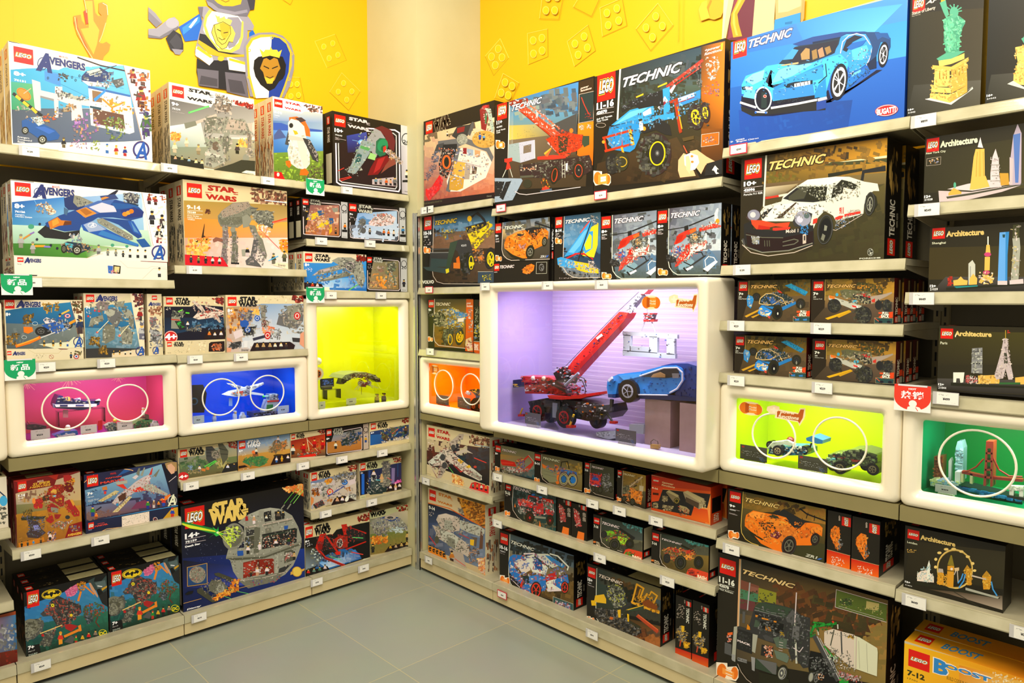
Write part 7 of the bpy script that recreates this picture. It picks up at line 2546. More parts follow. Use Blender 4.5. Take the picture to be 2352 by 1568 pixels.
carton('O','R',2.043,((88,395),(1848,-58),(1830,1170),(62,1458)),0.14,'large bright blue toy box showing a light blue supercar, top shelf of the right wall',"""g 2468c0,4a90d8,3a88e0,2a6cc8 27,130 590,-151 -5,412 -593,96
g 2a78cc,3a98e8,48a8f4,2a70cc 28,187 589,-120 -4,140 -588,93
g 2060b8,2468c8,2058b8,1c50a8 24,293 589,-106 -2,204 -592,96
g 3080d0,50a8f0,60b8f8,3a88d8 233,60 367,-47 -100,100 -233,20
g 1c4ca8,1c4898,1848a0,1c4ca8 53,367 380,-34 -16,100 -357,40
S 0602,0585,0619 60 20 60,417 357,-67 -17,67 -333,60
LG 35,128 80,185
TE 3822,0822 89,100 231,154
p 0275 60,350 3,-30 104,13 133,-13 53,-20 10,40 57,-40 93,-67 20,0 -33,20 -100,67 -53,17 -14,26 -166,24 -67,0
p 0546 60,353 47,17 60,-10 146,-23 34,-17 -4,47 -143,10 -100,11 -37,-18
p 1214 63,283 14,-30 56,-20 14,-13 40,-7 46,-13 54,13 80,-26 26,-7 27,27 -7,33 -33,-27 -20,40 -13,47 -4,30 -43,-10 -133,17 -10,-37 -14,-10 -16,0 -17,10 -3,20 -44,-7
p 2271 73,267 27,-20 40,-14 -7,34 -33,16
p 1999 160,280 27,-47 73,-26 40,6 -67,40
p 0653 167,290 120,-57 46,-20 4,20 -84,44 -80,23
p 0547 143,273 17,-40 7,4 -17,50 50,-10 -33,16
p 0925 200,267 133,-47 4,40 -37,10 -87,13
p 0909 167,300 133,-23 7,43 -140,15
p 1743 80,297 27,3 0,30 -40,-7
p 0291 63,290 14,-3 0,13 -12,0
p 3822 74,289 26,0 -1,11 -24,-2
s 0820,2731 20 4 74,289 26,0 -1,11 -24,-2
p 0291 203,283 37,-10 60,-6 0,13 -60,10 -27,3
p 3822 239,279 53,-10 0,12 -53,10
l 0820 2.3 245,279 2,9
l 0820 2.3 258,277 2,9
l 0820 2.3 272,274 1,9
l 0820 2.3 283,271 2,10
p 0274 67,327 40,6 0,17 -37,-7
p 0274 167,337 140,-20 0,13 -134,20
s 0837,0546 50 4.7 180,333 100,-10 -3,14 -94,10
l 3549 7.3 60,342 50,16
l 3549 7.3 163,360 90,-15 60,-12
l 3004 10 320,333 25,-6
p 0585 313,340 32,-7 0,27 -32,8
p 0274 115,300 18,-7 17,7 10,27 -10,40 -27,-4 -11,-30
o 3566 135,330,29,41,4.7
p 0563 130,307 17,3 0,50 -19,0
e 3378 141,321,6,5.3
o 3822 141,321,5.3,4.7,1
l 3550 5.3 110,373 37,2
e 0620 110,375,3.7,3.7
e 0620 144,376,3.7,3.7
p 0564 187,213 53,-56 93,-24 60,-13 -6,27 -20,33 -67,27 -47,10
p 0547 207,197 33,-37 93,-17 54,-10 -14,44 -53,16 -73,20
p 1181 200,200 33,-37 20,4 -20,30
p 2693 260,180 17,-20 13,3 0,34 -27,3
p 2420 297,170 16,-7 4,30 -17,7
p 2950 317,167 16,-10 7,30 -17,6
p 2420 340,160 17,-7 6,20 -16,10
p 3239 193,217 60,-10 0,6 -53,7
p 0584 233,147 67,-24 93,-16 80,-2 40,8 -33,0 -67,0 -20,10 -93,24 -47,6
p 0292 300,140 93,-17 0,4 -93,20
l 3277 3.3 393,177 7,-37 20,-20 27,-8 26,8 20,30 4,30 -17,37
p 0547 400,167 13,-34 27,-16 27,6 -34,17 -20,33
p 0619 413,160 20,-17 47,-10 -13,17 -34,17
p 0925 413,173 67,-26 17,3 -4,30 -13,33 -27,20 -30,7
p 1470 430,167 50,-17 7,17 -20,33 -34,0
p 0583 473,107 47,0 40,20 0,30 -13,30 -7,-47 -13,0 -10,33 -17,54 -13,-14 13,-53 -10,-27
p 0601 507,110 43,0 10,23 -27,-10 -16,10
p 0292 480,213 33,-26 0,40 -23,6
p 0636 410,267 63,-40 4,13 -64,57
p 1726 430,247 33,-17 -3,10 -30,17
p 0652 307,313 13,-30 23,-23 4,60 -40,7
l 0274 2.7 343,213 4,40 -27,24
w 0274,3277 388,273,28,62,9,.78,6
o 3822 389,273,21,50,3,9
l 3550 2.7 389,273 16,-26
l 3550 2.7 389,273 -16,-26
l 3550 2.7 389,273 19,14
l 3550 2.7 389,273 -19,27
l 3550 2.7 389,273 1,47
l 3550 2.7 383,230 5,40
w 0274,3277 536,182,17,43,7,.76,6
o 3550 537,182,12,33,2,7
S 0652,0585,2255,0292 130 6 67,253 166,-46 160,-20 20,26 -66,40 -27,64 -153,3 -94,-7
S 0547,1470,3277 60 5.3 400,187 93,-34 -6,60 -67,40
S 0274,1418 50 5.3 410,253 63,-26 27,6 -80,60
e 3106 547,368,39,19,-8
o 3788 547,368,37,18,2.3,-8
T 4095 BUGATTI 516,357 576,382
t 4095 16+ 27,469 35,476
t 4095 42083_|_Bugatti_Chiron 43,454 120,475""",'N','n',0.02)
carton('S','R',1.628,((210,290),(1755,70),(1708,1386),(166,1408)),0.135,'large dark toy box showing a white, red and black racing car with a rear wing',"""g 2a2414,2a2414,241f12,282212 68,95 519,-73 -16,442 -518,7
g 3a3218,b88418,d89820,2c2814 156,84 430,-60 -2,69 -431,47
g 2c2814,b08020,a8782c,5a4818 154,133 429,-46 -1,46 -430,54
g 6a5418,b88828,8a6a28,4a4018 153,147 427,-37 -2,50 -426,40
p 3802 363,113 50,-3 169,-23 0,8 -165,20 -57,3
p 1090 353,123 34,-13 40,0 155,-13 0,16 -182,10
S 3202,1601,3475,0817 170 23 157,87 426,-50 -3,103 -427,53
S 1666,2179,2881,3235 90 17 160,147 93,13 0,27 -96,3
g 6a5438,7a6838,4a4024,3a3018 152,187 426,-40 -5,106 -426,0
g c8b898,a89468,5a4c38,8a7a60 152,200 115,-13 -60,43 -57,3
l 3122 7.3 153,238 47,-8
l 3803 7.3 200,230 30,-6
l 3122 7.3 230,224 23,-6
l 3803 6.7 253,218 24,-5
l 3122 6 277,213 20,-3
g 4a4020,4a4220,3a3418,2a2410 147,247 426,-60 -3,276 -513,7
g 3a3418,5a5024,3a3418,2a2412 300,367 273,-180 -3,180 -303,66
S 1362,0817,1090 70 40 367,317 200,-84 -4,200 -263,14
l 3548 6 154,85 -9,182
LG 78,105 137,165
T 4095 10+ 76,177 117,196
l 3805 1 75,203 66,-8
T 4095 42096 75,203 113,215
l 3805 1 75,219 66,-7
t 4095 Porsche_911_RSR 75,217 141,229
TE 3783,0528 167,87 363,136
p 0545 372,152 120,-20 1,10 -120,23
p 0546 493,140 82,-17 1,19 -76,8
p 0546 493,142 9,1 -5,34 -10,-2
p 3548 277,187 23,-14 100,-11 47,1 53,17 47,7 6,26 -20,0 -20,14 -13,33 -3,33 -97,27 -10,-20 -30,-17 -23,24 -17,40 -33,-47 -40,20 -107,0 -7,-33 14,-20 60,-17 6,-17
p 3821 300,173 100,-10 43,2 -43,15 -27,13 -96,-3
p 0546 213,240 54,-43 103,0 -7,50 -43,6 -67,-3
p 1091 233,233 47,-36 27,0 -20,43 -54,7
p 0545 307,197 63,3 -10,47 -73,0
p 0545 383,240 7,-37 30,-30 30,7 27,13 -10,14 -37,10
p 3804 427,200 53,13 -7,27 -56,20
p 3821 140,287 47,-24 80,-10 66,4 34,23 -34,20 -80,0 -66,20 -44,-3
p 1074 187,310 70,-57 6,1 -56,56
p 0546 133,300 14,-13 33,-17 -20,23 -17,20
s 0818,3258 40 7.3 227,287 73,-27 0,40 -67,0
p 1075 83,307 14,-24 20,-6 16,10 -3,33 -33,0
e 2185 110,298,22,19
e 3276 107,297,10,10
p 0819 247,320 16,-30 30,-7 24,10 -7,34 -33,16 -24,-6
e 2458 283,310,29,27
e 3277 273,313,11,12
e 1382 297,300,10,10
p 3394 100,315 40,2 47,11 51,-5 -8,20 -43,-6 -47,10 -17,5 -20,-22
p 2849 127,333 40,7 0,8 -44,2
p 3378 177,343 63,-3 -7,13 -56,2
p 0546 75,330 25,-10 7,27 80,6 66,-6 67,-14 3,67 -30,13 -80,14 -70,3 -46,-10 -20,-30
p 0529 83,360 50,13 84,4 50,-10 53,-14 0,47 -107,23 -66,4 -60,-20
l 1637 2.7 83,367 57,10 73,1
l 2183 3.3 68,387 12,23 60,20 93,-7 84,-26
l 3258 2.7 70,403 30,27 60,12 93,-12 64,-25
l 1092 6.7 72,383 5,17
p 2183 100,373 30,4 0,23 -23,0
s 3276,0874 30 6 100,370 33,3 -6,27 -24,0
l 1364 2.7 148,388 1,20
l 1364 2.7 157,388 1,20
l 1364 2.7 165,388 1,20
l 1637 3.3 213,393 40,-10 14,4
l 1637 3.3 213,407 40,-7 14,-10
t 3804 Mobil_1 224,347 267,361
p 3258 283,367 12,-4 0,34 -12,3
p 0546 287,372 5,-2 0,17 -5,1
p 3378 320,313 15,-5 -2,17 -15,5
p 3378 397,307 16,-7 15,0 -11,13 -20,2
p 3378 430,295 57,-12 0,9 -57,13
s 2985 50 5.3 440,283 47,-6 0,6 -47,10
T 3105 911 413,271 427,293
l 3258 2 390,350 10,2 93,-55
l 3258 1.7 400,333 40,-33
S 0546,2183,3258,0891 80 5.3 390,320 43,-20 60,-10 -50,43 -40,20
s 0908 50 5.3 273,333 30,0 -3,34 -27,0
p 0545 500,267 7,-37 20,-13 16,16 4,27 -14,27 -13,6
S 0546,3548,2728,1364 260 6 253,193 130,-6 84,-10 33,10 -20,46 -93,20 -54,-6
S 3258,2183,0546 120 6 140,260 93,-13 134,20 20,20 -67,13 -67,13 -113,0
w 0545,2183 362,349,28,53,8,.62
e 0273 363,349,20,40,8
p 1910 347,383 6,-20 10,7 -6,20
p 2183 360,333 10,4 -3,16 -9,0
o 1092 362,349,27,52,3,8
w 0545,2183 520,258,18,42,6,.6
o 1092 520,258,17,41,2.3,6
p 2183 517,253 6,-6 0,40 -6,-4
e 2183 522,429,11,14
e 0545 522,429,8.7,11
s 3275 24 4.7 515,420 15,0 -2,18 -12,0
T 3548 PORSCHE 484,447 557,453""",'T','d',0.022,'white racing car boxes on the right wall',back=1,blabels=['white racing car box behind the front one, its orange edge showing'],gap=0.02)
carton('U','R',1.431,((258,207),(1048,197),(1040,652),(250,642)),0.07,'dark toy box of a blue open buggy with rear wing, upper of two',POL,'P','d',0.03)
carton('U','R',1.431,((1052,197),(1958,180),(1940,673),(1046,653)),0.07,'black and gold toy box showing a brown getaway truck with huge tyres, upper of two',GET,'P','d',0.026,'getaway truck boxes, upper shelf',back=3,blabels=['getaway truck box second in the upper shelf row, spine showing', 'getaway truck box third in the upper shelf row, spine showing', 'getaway truck box at the back of the upper shelf row'],gap=0.006)
carton('U','R',1.243,((226,795),(1005,825),(998,1275),(215,1215)),0.07,'dark toy box of a blue open buggy with rear wing, lower of two',bshift(POL,-34,588,0.985,0.965,258,207,0.045),'P','d',0.03,'lower blue buggy boxes',back=1,blabels=['blue buggy toy box set behind the lower front one, pale strip showing'])
carton('U','R',1.243,((1072,832),(1978,872),(1955,1357),(1054,1283)),0.07,'black and gold toy box showing a brown getaway truck with huge tyres, lower of two',bshift(GET,16,640,0.995,0.96,1052,197,0.035),'P','d',0.026,'getaway truck boxes, lower shelf',back=2,blabels=['getaway truck box second in the lower shelf row, spine showing', 'getaway truck box third in the lower shelf row, spine showing'],gap=0.006)
carton('b','R',0.633,((222,205),(1356,453),(1312,1085),(196,796)),0.08,'black toy box showing an orange sports car on a dark road, below the lime case',COR,'T','d',0.035)
carton('b','R',0.633,((1652,520),(1976,600),(1940,1295),(1612,1195)),0.19,'black and orange toy box turned end-on, the right one, with its black side visible',SPN,'T','d',0.035)
carton('b','R',0.633,((1362,452),(1646,519),(1608,1165),(1340,1078)),0.19,'black and orange toy box turned end-on, the left one, beside the orange car box',bshift(SPN,-290,-72,0.86,0.93,1652,520,0.0),'T','d',0.04)
carton('c','R',0.105,((112,95),(2030,628),(1985,1900),(62,1560)),0.14,'very large dark toy box of a black lorry with a grey container trailer',"""g 241f14,201b10,1a160c,201b10 29,29 650,179 -16,492 -653,-100
g 2a2a22,5a4418,8a641c,4a3c28 117,57 556,153 -3,90 -557,-100
g 4a3c2c,a85c20,a8782c,3a3a34 115,167 556,120 -4,146 -557,-166
g 5a4a30,a8803c,8a7438,4a4030 110,260 558,107 -5,166 -563,-100
S 3170,2130,3459,1346 260 37 253,140 417,100 -3,160 -300,-113 -114,-87
S 2163,1618 80 37 367,200 110,17 190,83 -4,183 -96,-50
p 1859 117,133 70,24 -4,30 -68,-20
p 1141 115,167 68,20 0,30 -10,0 -60,-10
p 2178 185,163 67,19 -2,51 -68,-16
p 2132 155,157 30,8 -2,20 -30,-8
p 1587 112,203 61,14 -6,36 -57,-13
s 0818,1363 60 8.7 113,167 137,20 -3,43 -134,-10
l 3495 6.7 115,57 -9,276
l 2729 2 119,57 -9,276
LG 39,48 98,124
T 3821 11-16 37,120 93,158
T 3821 42078 36,148 72,169
l 3548 1 36,147 57,15
l 3548 1 35,163 57,16
t 3821 Mack_Anthem 35,163 88,187
TE 3784,0528 127,93 322,168
l 3532 1.7 478,170 193,56
l 3532 1.7 478,170 -4,66 193,57
p 1378 479,172 190,55 -2,64 -192,-56
p 0834 493,207 40,-7 5,30 -31,0 -17,-10
p 2982 592,213 48,10 -2,27 -48,-7
s 0561,3255,0882 110 6.7 487,210 53,-10 0,33 113,0 0,37 -70,-17 -90,-20
l 3532 1 487,232 170,50
p 0819 168,240 19,-20 26,-3 70,16 37,10 23,24 37,10 -3,186 -24,4 -26,-34 -20,0 -20,-80 -120,-26 -20,-14
p 0835 172,233 18,-15 87,15 33,10 -23,34 -17,-4 -100,-26
p 1365 287,277 26,-32 30,35 -6,20 -44,-7
l 2184 2 170,247 102,26
l 2184 1.7 173,237 60,20 54,6
p 0546 170,253 100,27 -3,20 -95,-27
p 3458 173,265 10,2 0,8 -10,-2
p 3458 197,275 30,7 -1,5 -29,-6
p 3458 242,287 11,2 -1,6 -10,-2
p 0273 190,287 90,13 -3,40 -87,-27
p 2930 211,308 22,5 -1,15 -22,-5
p 1108 173,283 17,7 -3,23 -20,-3
p 2690 263,325 17,8 3,17 -16,-7
l 2730 4.7 152,145 -9,102
l 3532 4 328,182 -6,111
l 3275 6.7 322,300 6,147
p 1365 125,252 10,1 -2,45 -10,-3
p 1638 315,305 25,5 -3,52 -27,-7
p 0819 97,310 16,-2 74,22 126,30 4,33 -84,-23 -46,-17 -77,-26
p 0546 105,317 58,18 -3,78 -57,-20
s 0545,1092 60 6.7 108,327 52,13 -3,63 -50,-16
e 0819 115,337,6,5.3
e 0819 127,342,6,5.3
e 0819 138,345,6,5.3
e 0819 115,353,6,5.3
e 0819 127,358,6,5.3
e 0819 138,362,6,5.3
T 3805 MACK 106,358 153,383
p 2729 92,310 13,-2 -8,135 -14,-10
p 2729 163,337 19,5 -10,68 -12,-7
p 2457 83,413 14,4 -2,25 -10,-5
p 2457 157,423 15,4 -2,51 -10,-5
p 1365 58,368 25,9 -1,43 -26,-10
p 0835 173,430 84,27 -7,36 -77,-26
p 1638 177,430 76,17 -1,43 -14,-2
p 1092 200,343 13,-3 27,13 0,14 -27,-4
p 1381 240,353 20,-6 33,10 -3,36 -37,-6
p 0546 197,377 43,10 -2,40 -45,-10
s 3682,3734,2097,3804 60 8.7 207,380 30,7 -2,43 -27,-3
p 1654 243,397 50,16 7,17 -7,17 -40,-17
l 3532 1.7 263,368 14,3
l 3532 1.7 263,378 14,3
l 3532 1.7 262,388 14,3
l 3532 1.7 261,398 14,3
p 3682 68,333 19,-3 0,10 -19,3
s 3682,3259 20 8 67,343 15,0 -2,24 -13,0
p 2184 106,425 35,10 0,13 -35,-10
t 0545 MK_42078 108,427 140,447
p 3457 140,320 3,-20 9,10 1,12
l 3532 3.3 317,390 23,15 13,-18
p 0545 187,480 113,27 0,26 -113,-6
S 0562,1365,2184,0545 320 8.7 167,233 133,14 77,33 -4,183 -73,-30 -13,-73 -100,-27
p 0273 380,400 87,20 20,100 -104,0 -10,-53
w 0545,2184 275,486,21,33,12,.72
e 2729 272,485,12,20,12
e 1365 272,485,8.7,15,12
e 3275 272,485,3.3,6
w 0545,2184 383,500,13,25,10,.7
e 2729 383,500,6.7,15,10
w 0545,2184 403,503,11,25,10,.7
p 3531 433,327 34,-9 33,10 47,12 0,127 -17,-7 -97,-83
p 3547 547,343 20,7 66,40 2,17 -3,90 -85,-30
p 3258 552,345 5,2 -2,120 -5,0
l 1364 4.7 470,323 -13,57
l 1092 5.3 497,330 3,83
l 1364 2.7 520,400 10,60
s 0546,2183 60 4.7 433,325 120,15 -6,13 -114,-16
s 3490,0546 20 8.7 523,340 20,7 0,10 -20,-7
S 0546,2183,3804 150 6.7 433,373 100,44 14,50 20,16 -100,-23
l 2183 1 563,363 4,104
l 2183 1 593,373 4,107
l 0659 8.7 390,310 87,-13
l 0659 8 383,333 17,-33
l 0627 7.3 387,317 -4,30 17,-7
l 0659 5.3 393,293 40,4
e 3378 466,292,4.7,4.7
l 3275 4.7 408,323 4,17
l 3275 4.7 484,302 1,15
S 0659,0338,0305 60 7.3 383,293 97,0 -3,14 -70,26 -24,14
l 1092 15 397,347 86,163
l 2730 4 407,347 86,166
l 3276 2 417,353 80,154
l 0659 4.7 433,383 40,47
s 0659,3805 40 7.3 443,407 47,13 -10,23 -33,-10
p 0659 490,500 35,10 0,13 -35,0
S 3378,3805,0546,2184 120 8 487,477 86,23 7,20 -90,-10
S 0562,1365,2184 130 8 380,420 87,13 13,67 -97,-17
S 3714,3804 16 6.7 408,483 22,10 10,17 -27,0
eng 26,443 110,515
l 2985 2.3 107,450 13,30 20,27 33,26""",'T','d',0.03)
carton('P','R',2.041,((140,-140),(700,-200),(660,788),(105,872)),0.09,'tall black toy box showing a green statue on a tan pedestal, left one of two',"""g 1c1a10,2a2414,3a3018,1c1a10 43,-50 192,-20 -14,334 -188,29
g 28240f,3c3218,4a4434,2c2a1e 42,33 188,-13 -9,243 -185,27
g 3c3a30,5a564a,4c4838,2a281c 53,213 169,-13 -2,63 -183,24
LG 51,-6 81,25
i 3804 Ar 84,-2.7 110,10
t 3804 Statue_of_Liberty 49,17 107,38
t 3258 New_York_City 49,35 70,42
e 3746 127,3.3,6,8
p 1448 118,7 15,-7 4,20 5,17 -9,6 -6,-13
p 1175 128,50 19,-13 20,3 13,10 2,8 -7,12 -2,10 -6,20 0,33 -4,0 -30,4 0,-17 -5,-17 2,-26 -2,-10
p 1737 133,53 14,-10 10,10 -7,24 7,23 -10,30 -10,-3 -4,-27
e 1448 154,31,11,14
l 1448 3 143,23 -8,-6
l 1448 3 148,18 -4,-5
l 1448 3 154,17 0,-6
l 1448 3 160,20 4,-6
l 1448 3 163,25 9,-6
l 1448 3 164,29 9,-2
S 0902,1737,1448,2266 200 8 128,50 19,-13 33,13 -5,23 -8,57 -34,3 -5,-33
p 1448 110,147 23,-14 34,-5 15,0 -32,19 -33,6
p 3782 115,152 32,-5 33,-14 0,14 -33,13 -30,7
p 3765 100,163 47,4 43,-24 0,10 -43,24 -47,-4
p 3782 106,173 37,4 0,40 -40,0
p 3492 147,177 38,-24 2,47 -39,27
l 2674 2.7 118,182 0,15
l 2674 2.7 127,182 0,15
l 2674 2.7 135,182 0,15
l 2418 2.7 158,177 0,16
l 2418 2.7 167,172 0,16
l 2418 2.7 175,167 0,16
p 3782 98,217 49,3 -2,13 -48,-3
p 3492 147,220 40,-20 0,13 -40,20
p 3782 95,233 50,4 -2,20 -50,-10
p 3492 145,237 42,-24 0,17 -44,27
S 4056,3492,2947,3782 230 6 97,167 50,6 43,-26 -3,83 -44,23 -48,-6
p 3548 83,248 10,-3 50,12 44,-25 13,-14 -13,9 13,-10 2,5 -55,40
l 3805 1.7 83,248 64,13
T 4095 16+ 39,271 53,277
t 4095 21042 39,278 57,284""",'A','d',0.03)
carton('P','R',2.041,((735,-210),(1290,-280),(1250,700),(692,772)),0.09,'tall black toy box of a green statue, right one at the picture edge',"""g 1c1a10,2a2414,3a3018,1c1a10 242,-73 190,-24 -14,332 -189,24
g 3c3a30,5a564a,4c4838,2a281c 247,187 171,-14 -1,60 -184,22
p 1448 322,97 6,-4 12,-33 23,-23 20,23 -10,50 -40,5
p 3782 308,118 25,-5 0,100 -31,-3 1,-23 7,-14 3,-20 -5,-26
S 4056,3492,2947,3782 90 6 308,117 25,-4 0,100 -30,-6
p 3548 287,210 15,-8 31,18 0,4
T 4095 16+ 236,235 250,242
t 4095 21042 236,243 259,249""",'A','d',0.03)
carton('P','R',1.784,((248,1040),(1180,890),(1170,1480),(230,1525)),0.09,'black toy box showing a tan and white city skyline with tall spired towers',"""g 241f0c,2c2610,3a3418,201c0c 80,345 315,-50 -4,200 -316,15
g 2c2710,3a3414,4a4420,2a2610 80,383 313,-50 -1,134 -314,16
LG 86,348 116,377
T 3820 Architecture 121,343 212,367
l 3820 2.3 121,367 3,-8
t 3820 New_York_City 84,376 133,387
l 2985 0.7 86,397 35,-5 -1,19 -35,4 1,-18
s 3746,3258,1402 24 4.7 92,398 23,-3 0,15 -23,1
T 4095 12+ 80,488 95,495
t 4095 21028 80,496 100,502
p 3259 115,477 28,1 54,2 130,-21 -2,3 -52,18 -86,20 -70,5
p 3532 137,473 50,-13 53,-10 80,7 -120,20
p 1091 134,492 66,-10 127,-23 1,3 -128,25 -63,10
p 3765 197,447 6,-54 5,-20 22,-1 1,65 5,30 -23,6 -20,2
p 3492 217,375 3,-3 2,100 -7,0
l 2947 1.3 212,380 -4,87
l 2947 1.3 227,380 2,83
p 3765 200,443 33,-3 10,27 -43,8
p 3805 213,368 4,-15 3,-10 3,14 4,13
p 3532 245,433 5,-40 8,-21 8,28 1,40 6,27 -28,3
l 2183 1.7 247,413 20,-1
l 2183 1.7 247,427 21,-2
l 2183 1.7 246,440 23,-1
l 2183 1.7 245,453 26,-1
S 3805,2183,2986 60 4.7 246,393 21,0 5,74 -26,0
p 3219 268,433 22,0 2,29 -21,2
p 2987 293,453 2,-56 7,-57 11,-30 10,23 -1,124 -2,5 -27,1
p 1403 302,337 18,-4 -5,124 -8,0
p 3259 293,393 9,4 -2,65 -7,1
p 3492 140,483 13,-13 20,10 -1,5 -32,4
e 1448 156,463,3.3,7.3""",'A','d',0.03)
carton('T','R',1.527,((285,265),(1220,225),(1210,735),(265,748)),0.09,'black toy box of a skyline with a pink sphere tower and blue tower',"""g 241f0c,2c2610,3a3418,201c0c 93,87 316,-14 -4,174 -319,4
g 3a300c,3a3418,4a4020,3a300e 93,140 307,-7 0,84 -311,3
g 4a4640,4a4640,2a2620,2a2620 133,213 267,0 0,34 -300,3
LG 100,92 131,117
T 3783 Architecture 136,95 228,112
l 3820 2.3 136,112 3,-7
t 3820 Shanghai 99,125 133,133
T 4095 12+ 94,233 108,239
t 4095 21039 94,241 113,247
p 0545 134,240 86,-5 180,-12 0,5 -180,13 -86,6
p 0648 153,237 60,-3 0,3 -53,4
p 3122 141,213 6,0 0,22 -7,1
S 3122,2081 16 7.3 139,213 10,0 -1,22 -8,0
p 3765 152,222 11,-2 8,-8 7,8 10,2 -1,11 -34,2
p 3275 190,180 10,-9 7,11 0,48 -17,3
l 2184 1.7 195,187 0,43
p 3765 193,217 9,-12 10,12 -1,15 -19,1
l 3821 3 239,113 0,24
p 3765 235,133 8,0 2,20 -12,0
e 3143 238,157,8.7,5.3
p 3765 231,163 13,0 -1,34 -13,0
e 3143 235,202,8.7,4.7
p 3765 230,208 10,0 12,19 -7,3 -10,-13 -13,13 -5,-7
S 4056,3219,3805 60 5.3 218,200 32,0 3,30 -36,0
p 0908 268,102 24,-2 -4,57 -1,75 -24,0
p 1710 268,102 15,-1 -1,129 -19,2
p 0580 275,107 7,0 -1,8 -5,0
p 3532 263,223 24,0 0,10 -24,0
p 1090 302,83 16,-1 -1,35 -17,0
p 2729 300,117 18,-2 2,25 -5,83 -19,0 6,-83
S 3805,1637,3254 50 6.7 298,87 20,-4 0,137 -21,0
p 3532 293,222 34,-4 1,12 -35,2""",'A','d',0.03)
carton('T','R',1.238,((352,1010),(1280,1018),(1270,1535),(332,1485)),0.09,'black toy box showing a city skyline with a grey lattice tower, above the green case',"""g 2c260c,2c2610,3a3418,221e0c 115,335 314,2 -4,176 -316,-16
g 3a340e,4a4410,3a3418,2a240c 117,350 310,3 -2,80 -312,0
g 4a4640,4a4640,2a2620,2a2620 112,467 313,6 -2,39 -312,-17
LG 121,342 151,368
T 3783 Architecture 157,349 247,363
l 3820 2.3 157,363 3,-7
t 3820 Paris 120,375 137,382
T 4095 12+ 115,479 128,485
t 4095 21044 115,487 134,494
p 0545 146,477 61,5 220,8 0,5 -220,-7 -61,-3
p 3821 152,452 28,0 -3,25 -7,1 -2,-11 -8,0 -1,10 -7,0
p 2355 183,460 9,-2 0,19 -9,0
S 3140,0884,3805 50 5.3 185,460 27,2 0,18 -25,-1
p 2184 199,392 26,-2 0,65 -28,-2
l 0819 1.7 200,400 24,-1
l 3275 1.7 200,413 24,0
l 0819 2.7 200,430 24,0
l 3275 1.3 200,443 24,0
S 3275,1365 50 7.3 199,393 26,-1 -1,61 -25,0
p 3765 214,460 53,-2 1,22 -53,0
S 4056,2674,3765 70 6 215,460 52,0 0,20 -52,0
p 3259 278,367 9,0 2,33 13,60 -2,10 -10,0 -7,-27 -6,24 -17,3 -5,-10 17,-60
p 1091 279,403 7,0 3,27 -10,0
S 3804,2167,2986 120 5.3 277,367 11,0 14,100 -47,0 17,-67
l 3235 1.7 283,347 0,20
s 3122 8 4 288,347 5,0 0,6 -5,0
p 3765 307,465 26,-3 0,20 -26,0
p 0867 267,477 53,0 0,5 -53,0""",'A','d',0.03)
carton('d','R',0.625,((207,105),(1145,305),(1102,915),(175,665)),0.1,'black toy box showing a big observation wheel and a clock tower skyline',"""g 241f10,201c0e,1c180c,201c0e 67,33 317,68 -15,206 -313,-84
g 2a2410,3a3420,2c2814,241e0e 83,83 294,34 -7,116 -303,-46
g 4a3c28,5a4c3c,b0a08c,6a5440 140,233 227,20 0,44 -167,-50
LG 74,46 109,82
T 3783 Architecture 115,65 220,101
l 3783 2 115,80 4,-12
t 3820 London 73,83 103,96
s 3765 30 3.3 73,108 27,4 0,8 -27,-2
T 4095 12+ 66,206 81,215
t 4095 21034 66,217 87,225
o 3510 220,170,56,62,4.7,-8
o 2691 220,170,53,57,1.3,-8
e 3783 193,109,7.3,4
e 3783 216,108,7.3,4
e 3783 240,116,6.7,4
e 3783 260,132,6.7,4
e 3783 275,153,5.3,4.7
e 3783 281,175,5.3,4
e 3783 172,120,6.7,4
e 3783 161,140,4.7,4.7
e 3783 160,164,4.7,4.7
p 0545 96,213 7,-4 257,49 -2,4 -258,-44
p 3804 103,187 10,-10 20,-4 22,20 0,19 -52,-5
p 3821 135,160 5,-17 4,17 -2,27 5,13 -14,0
S 3821,2728,2236 90 5.3 103,180 24,-20 16,-3 12,40 -2,15 -50,-5
p 3474 167,180 18,0 0,40 -20,-3
p 2985 170,168 13,2 2,12 -18,-2
S 3474,2673,3764 80 5.3 167,177 30,10 -2,35 -30,-4
p 3474 197,160 21,0 -3,67 -20,-3
p 2162 197,157 10,-30 4,1 7,34
e 3804 210,170,4,4
p 1345 195,173 23,3 0,2 -23,-2
l 3258 2.7 218,187 9,-20 3,46
p 3512 218,167 15,-2 0,10 -13,2
p 3474 253,173 19,0 -1,47 -13,0
p 2946 245,177 13,-20 15,20
p 3474 305,193 28,0 -5,40 -20,0
p 2946 304,192 14,-17 15,18
S 3474,2673,3781 100 5.3 247,170 26,0 -1,50 -15,0
S 3474,2673,3781 70 5.3 304,187 29,3 -5,43 -20,0
l 1181 4 230,213 10,-13 5,-15
l 1181 4 233,227 14,-20 5,-20
l 1181 4 333,210 5,23 12,19
p 3258 272,188 45,12 0,4 -45,-11
p 2729 253,227 104,30 -4,5 -100,-27
l 0818 1.7 217,240 83,50""",'A','d',0.035)
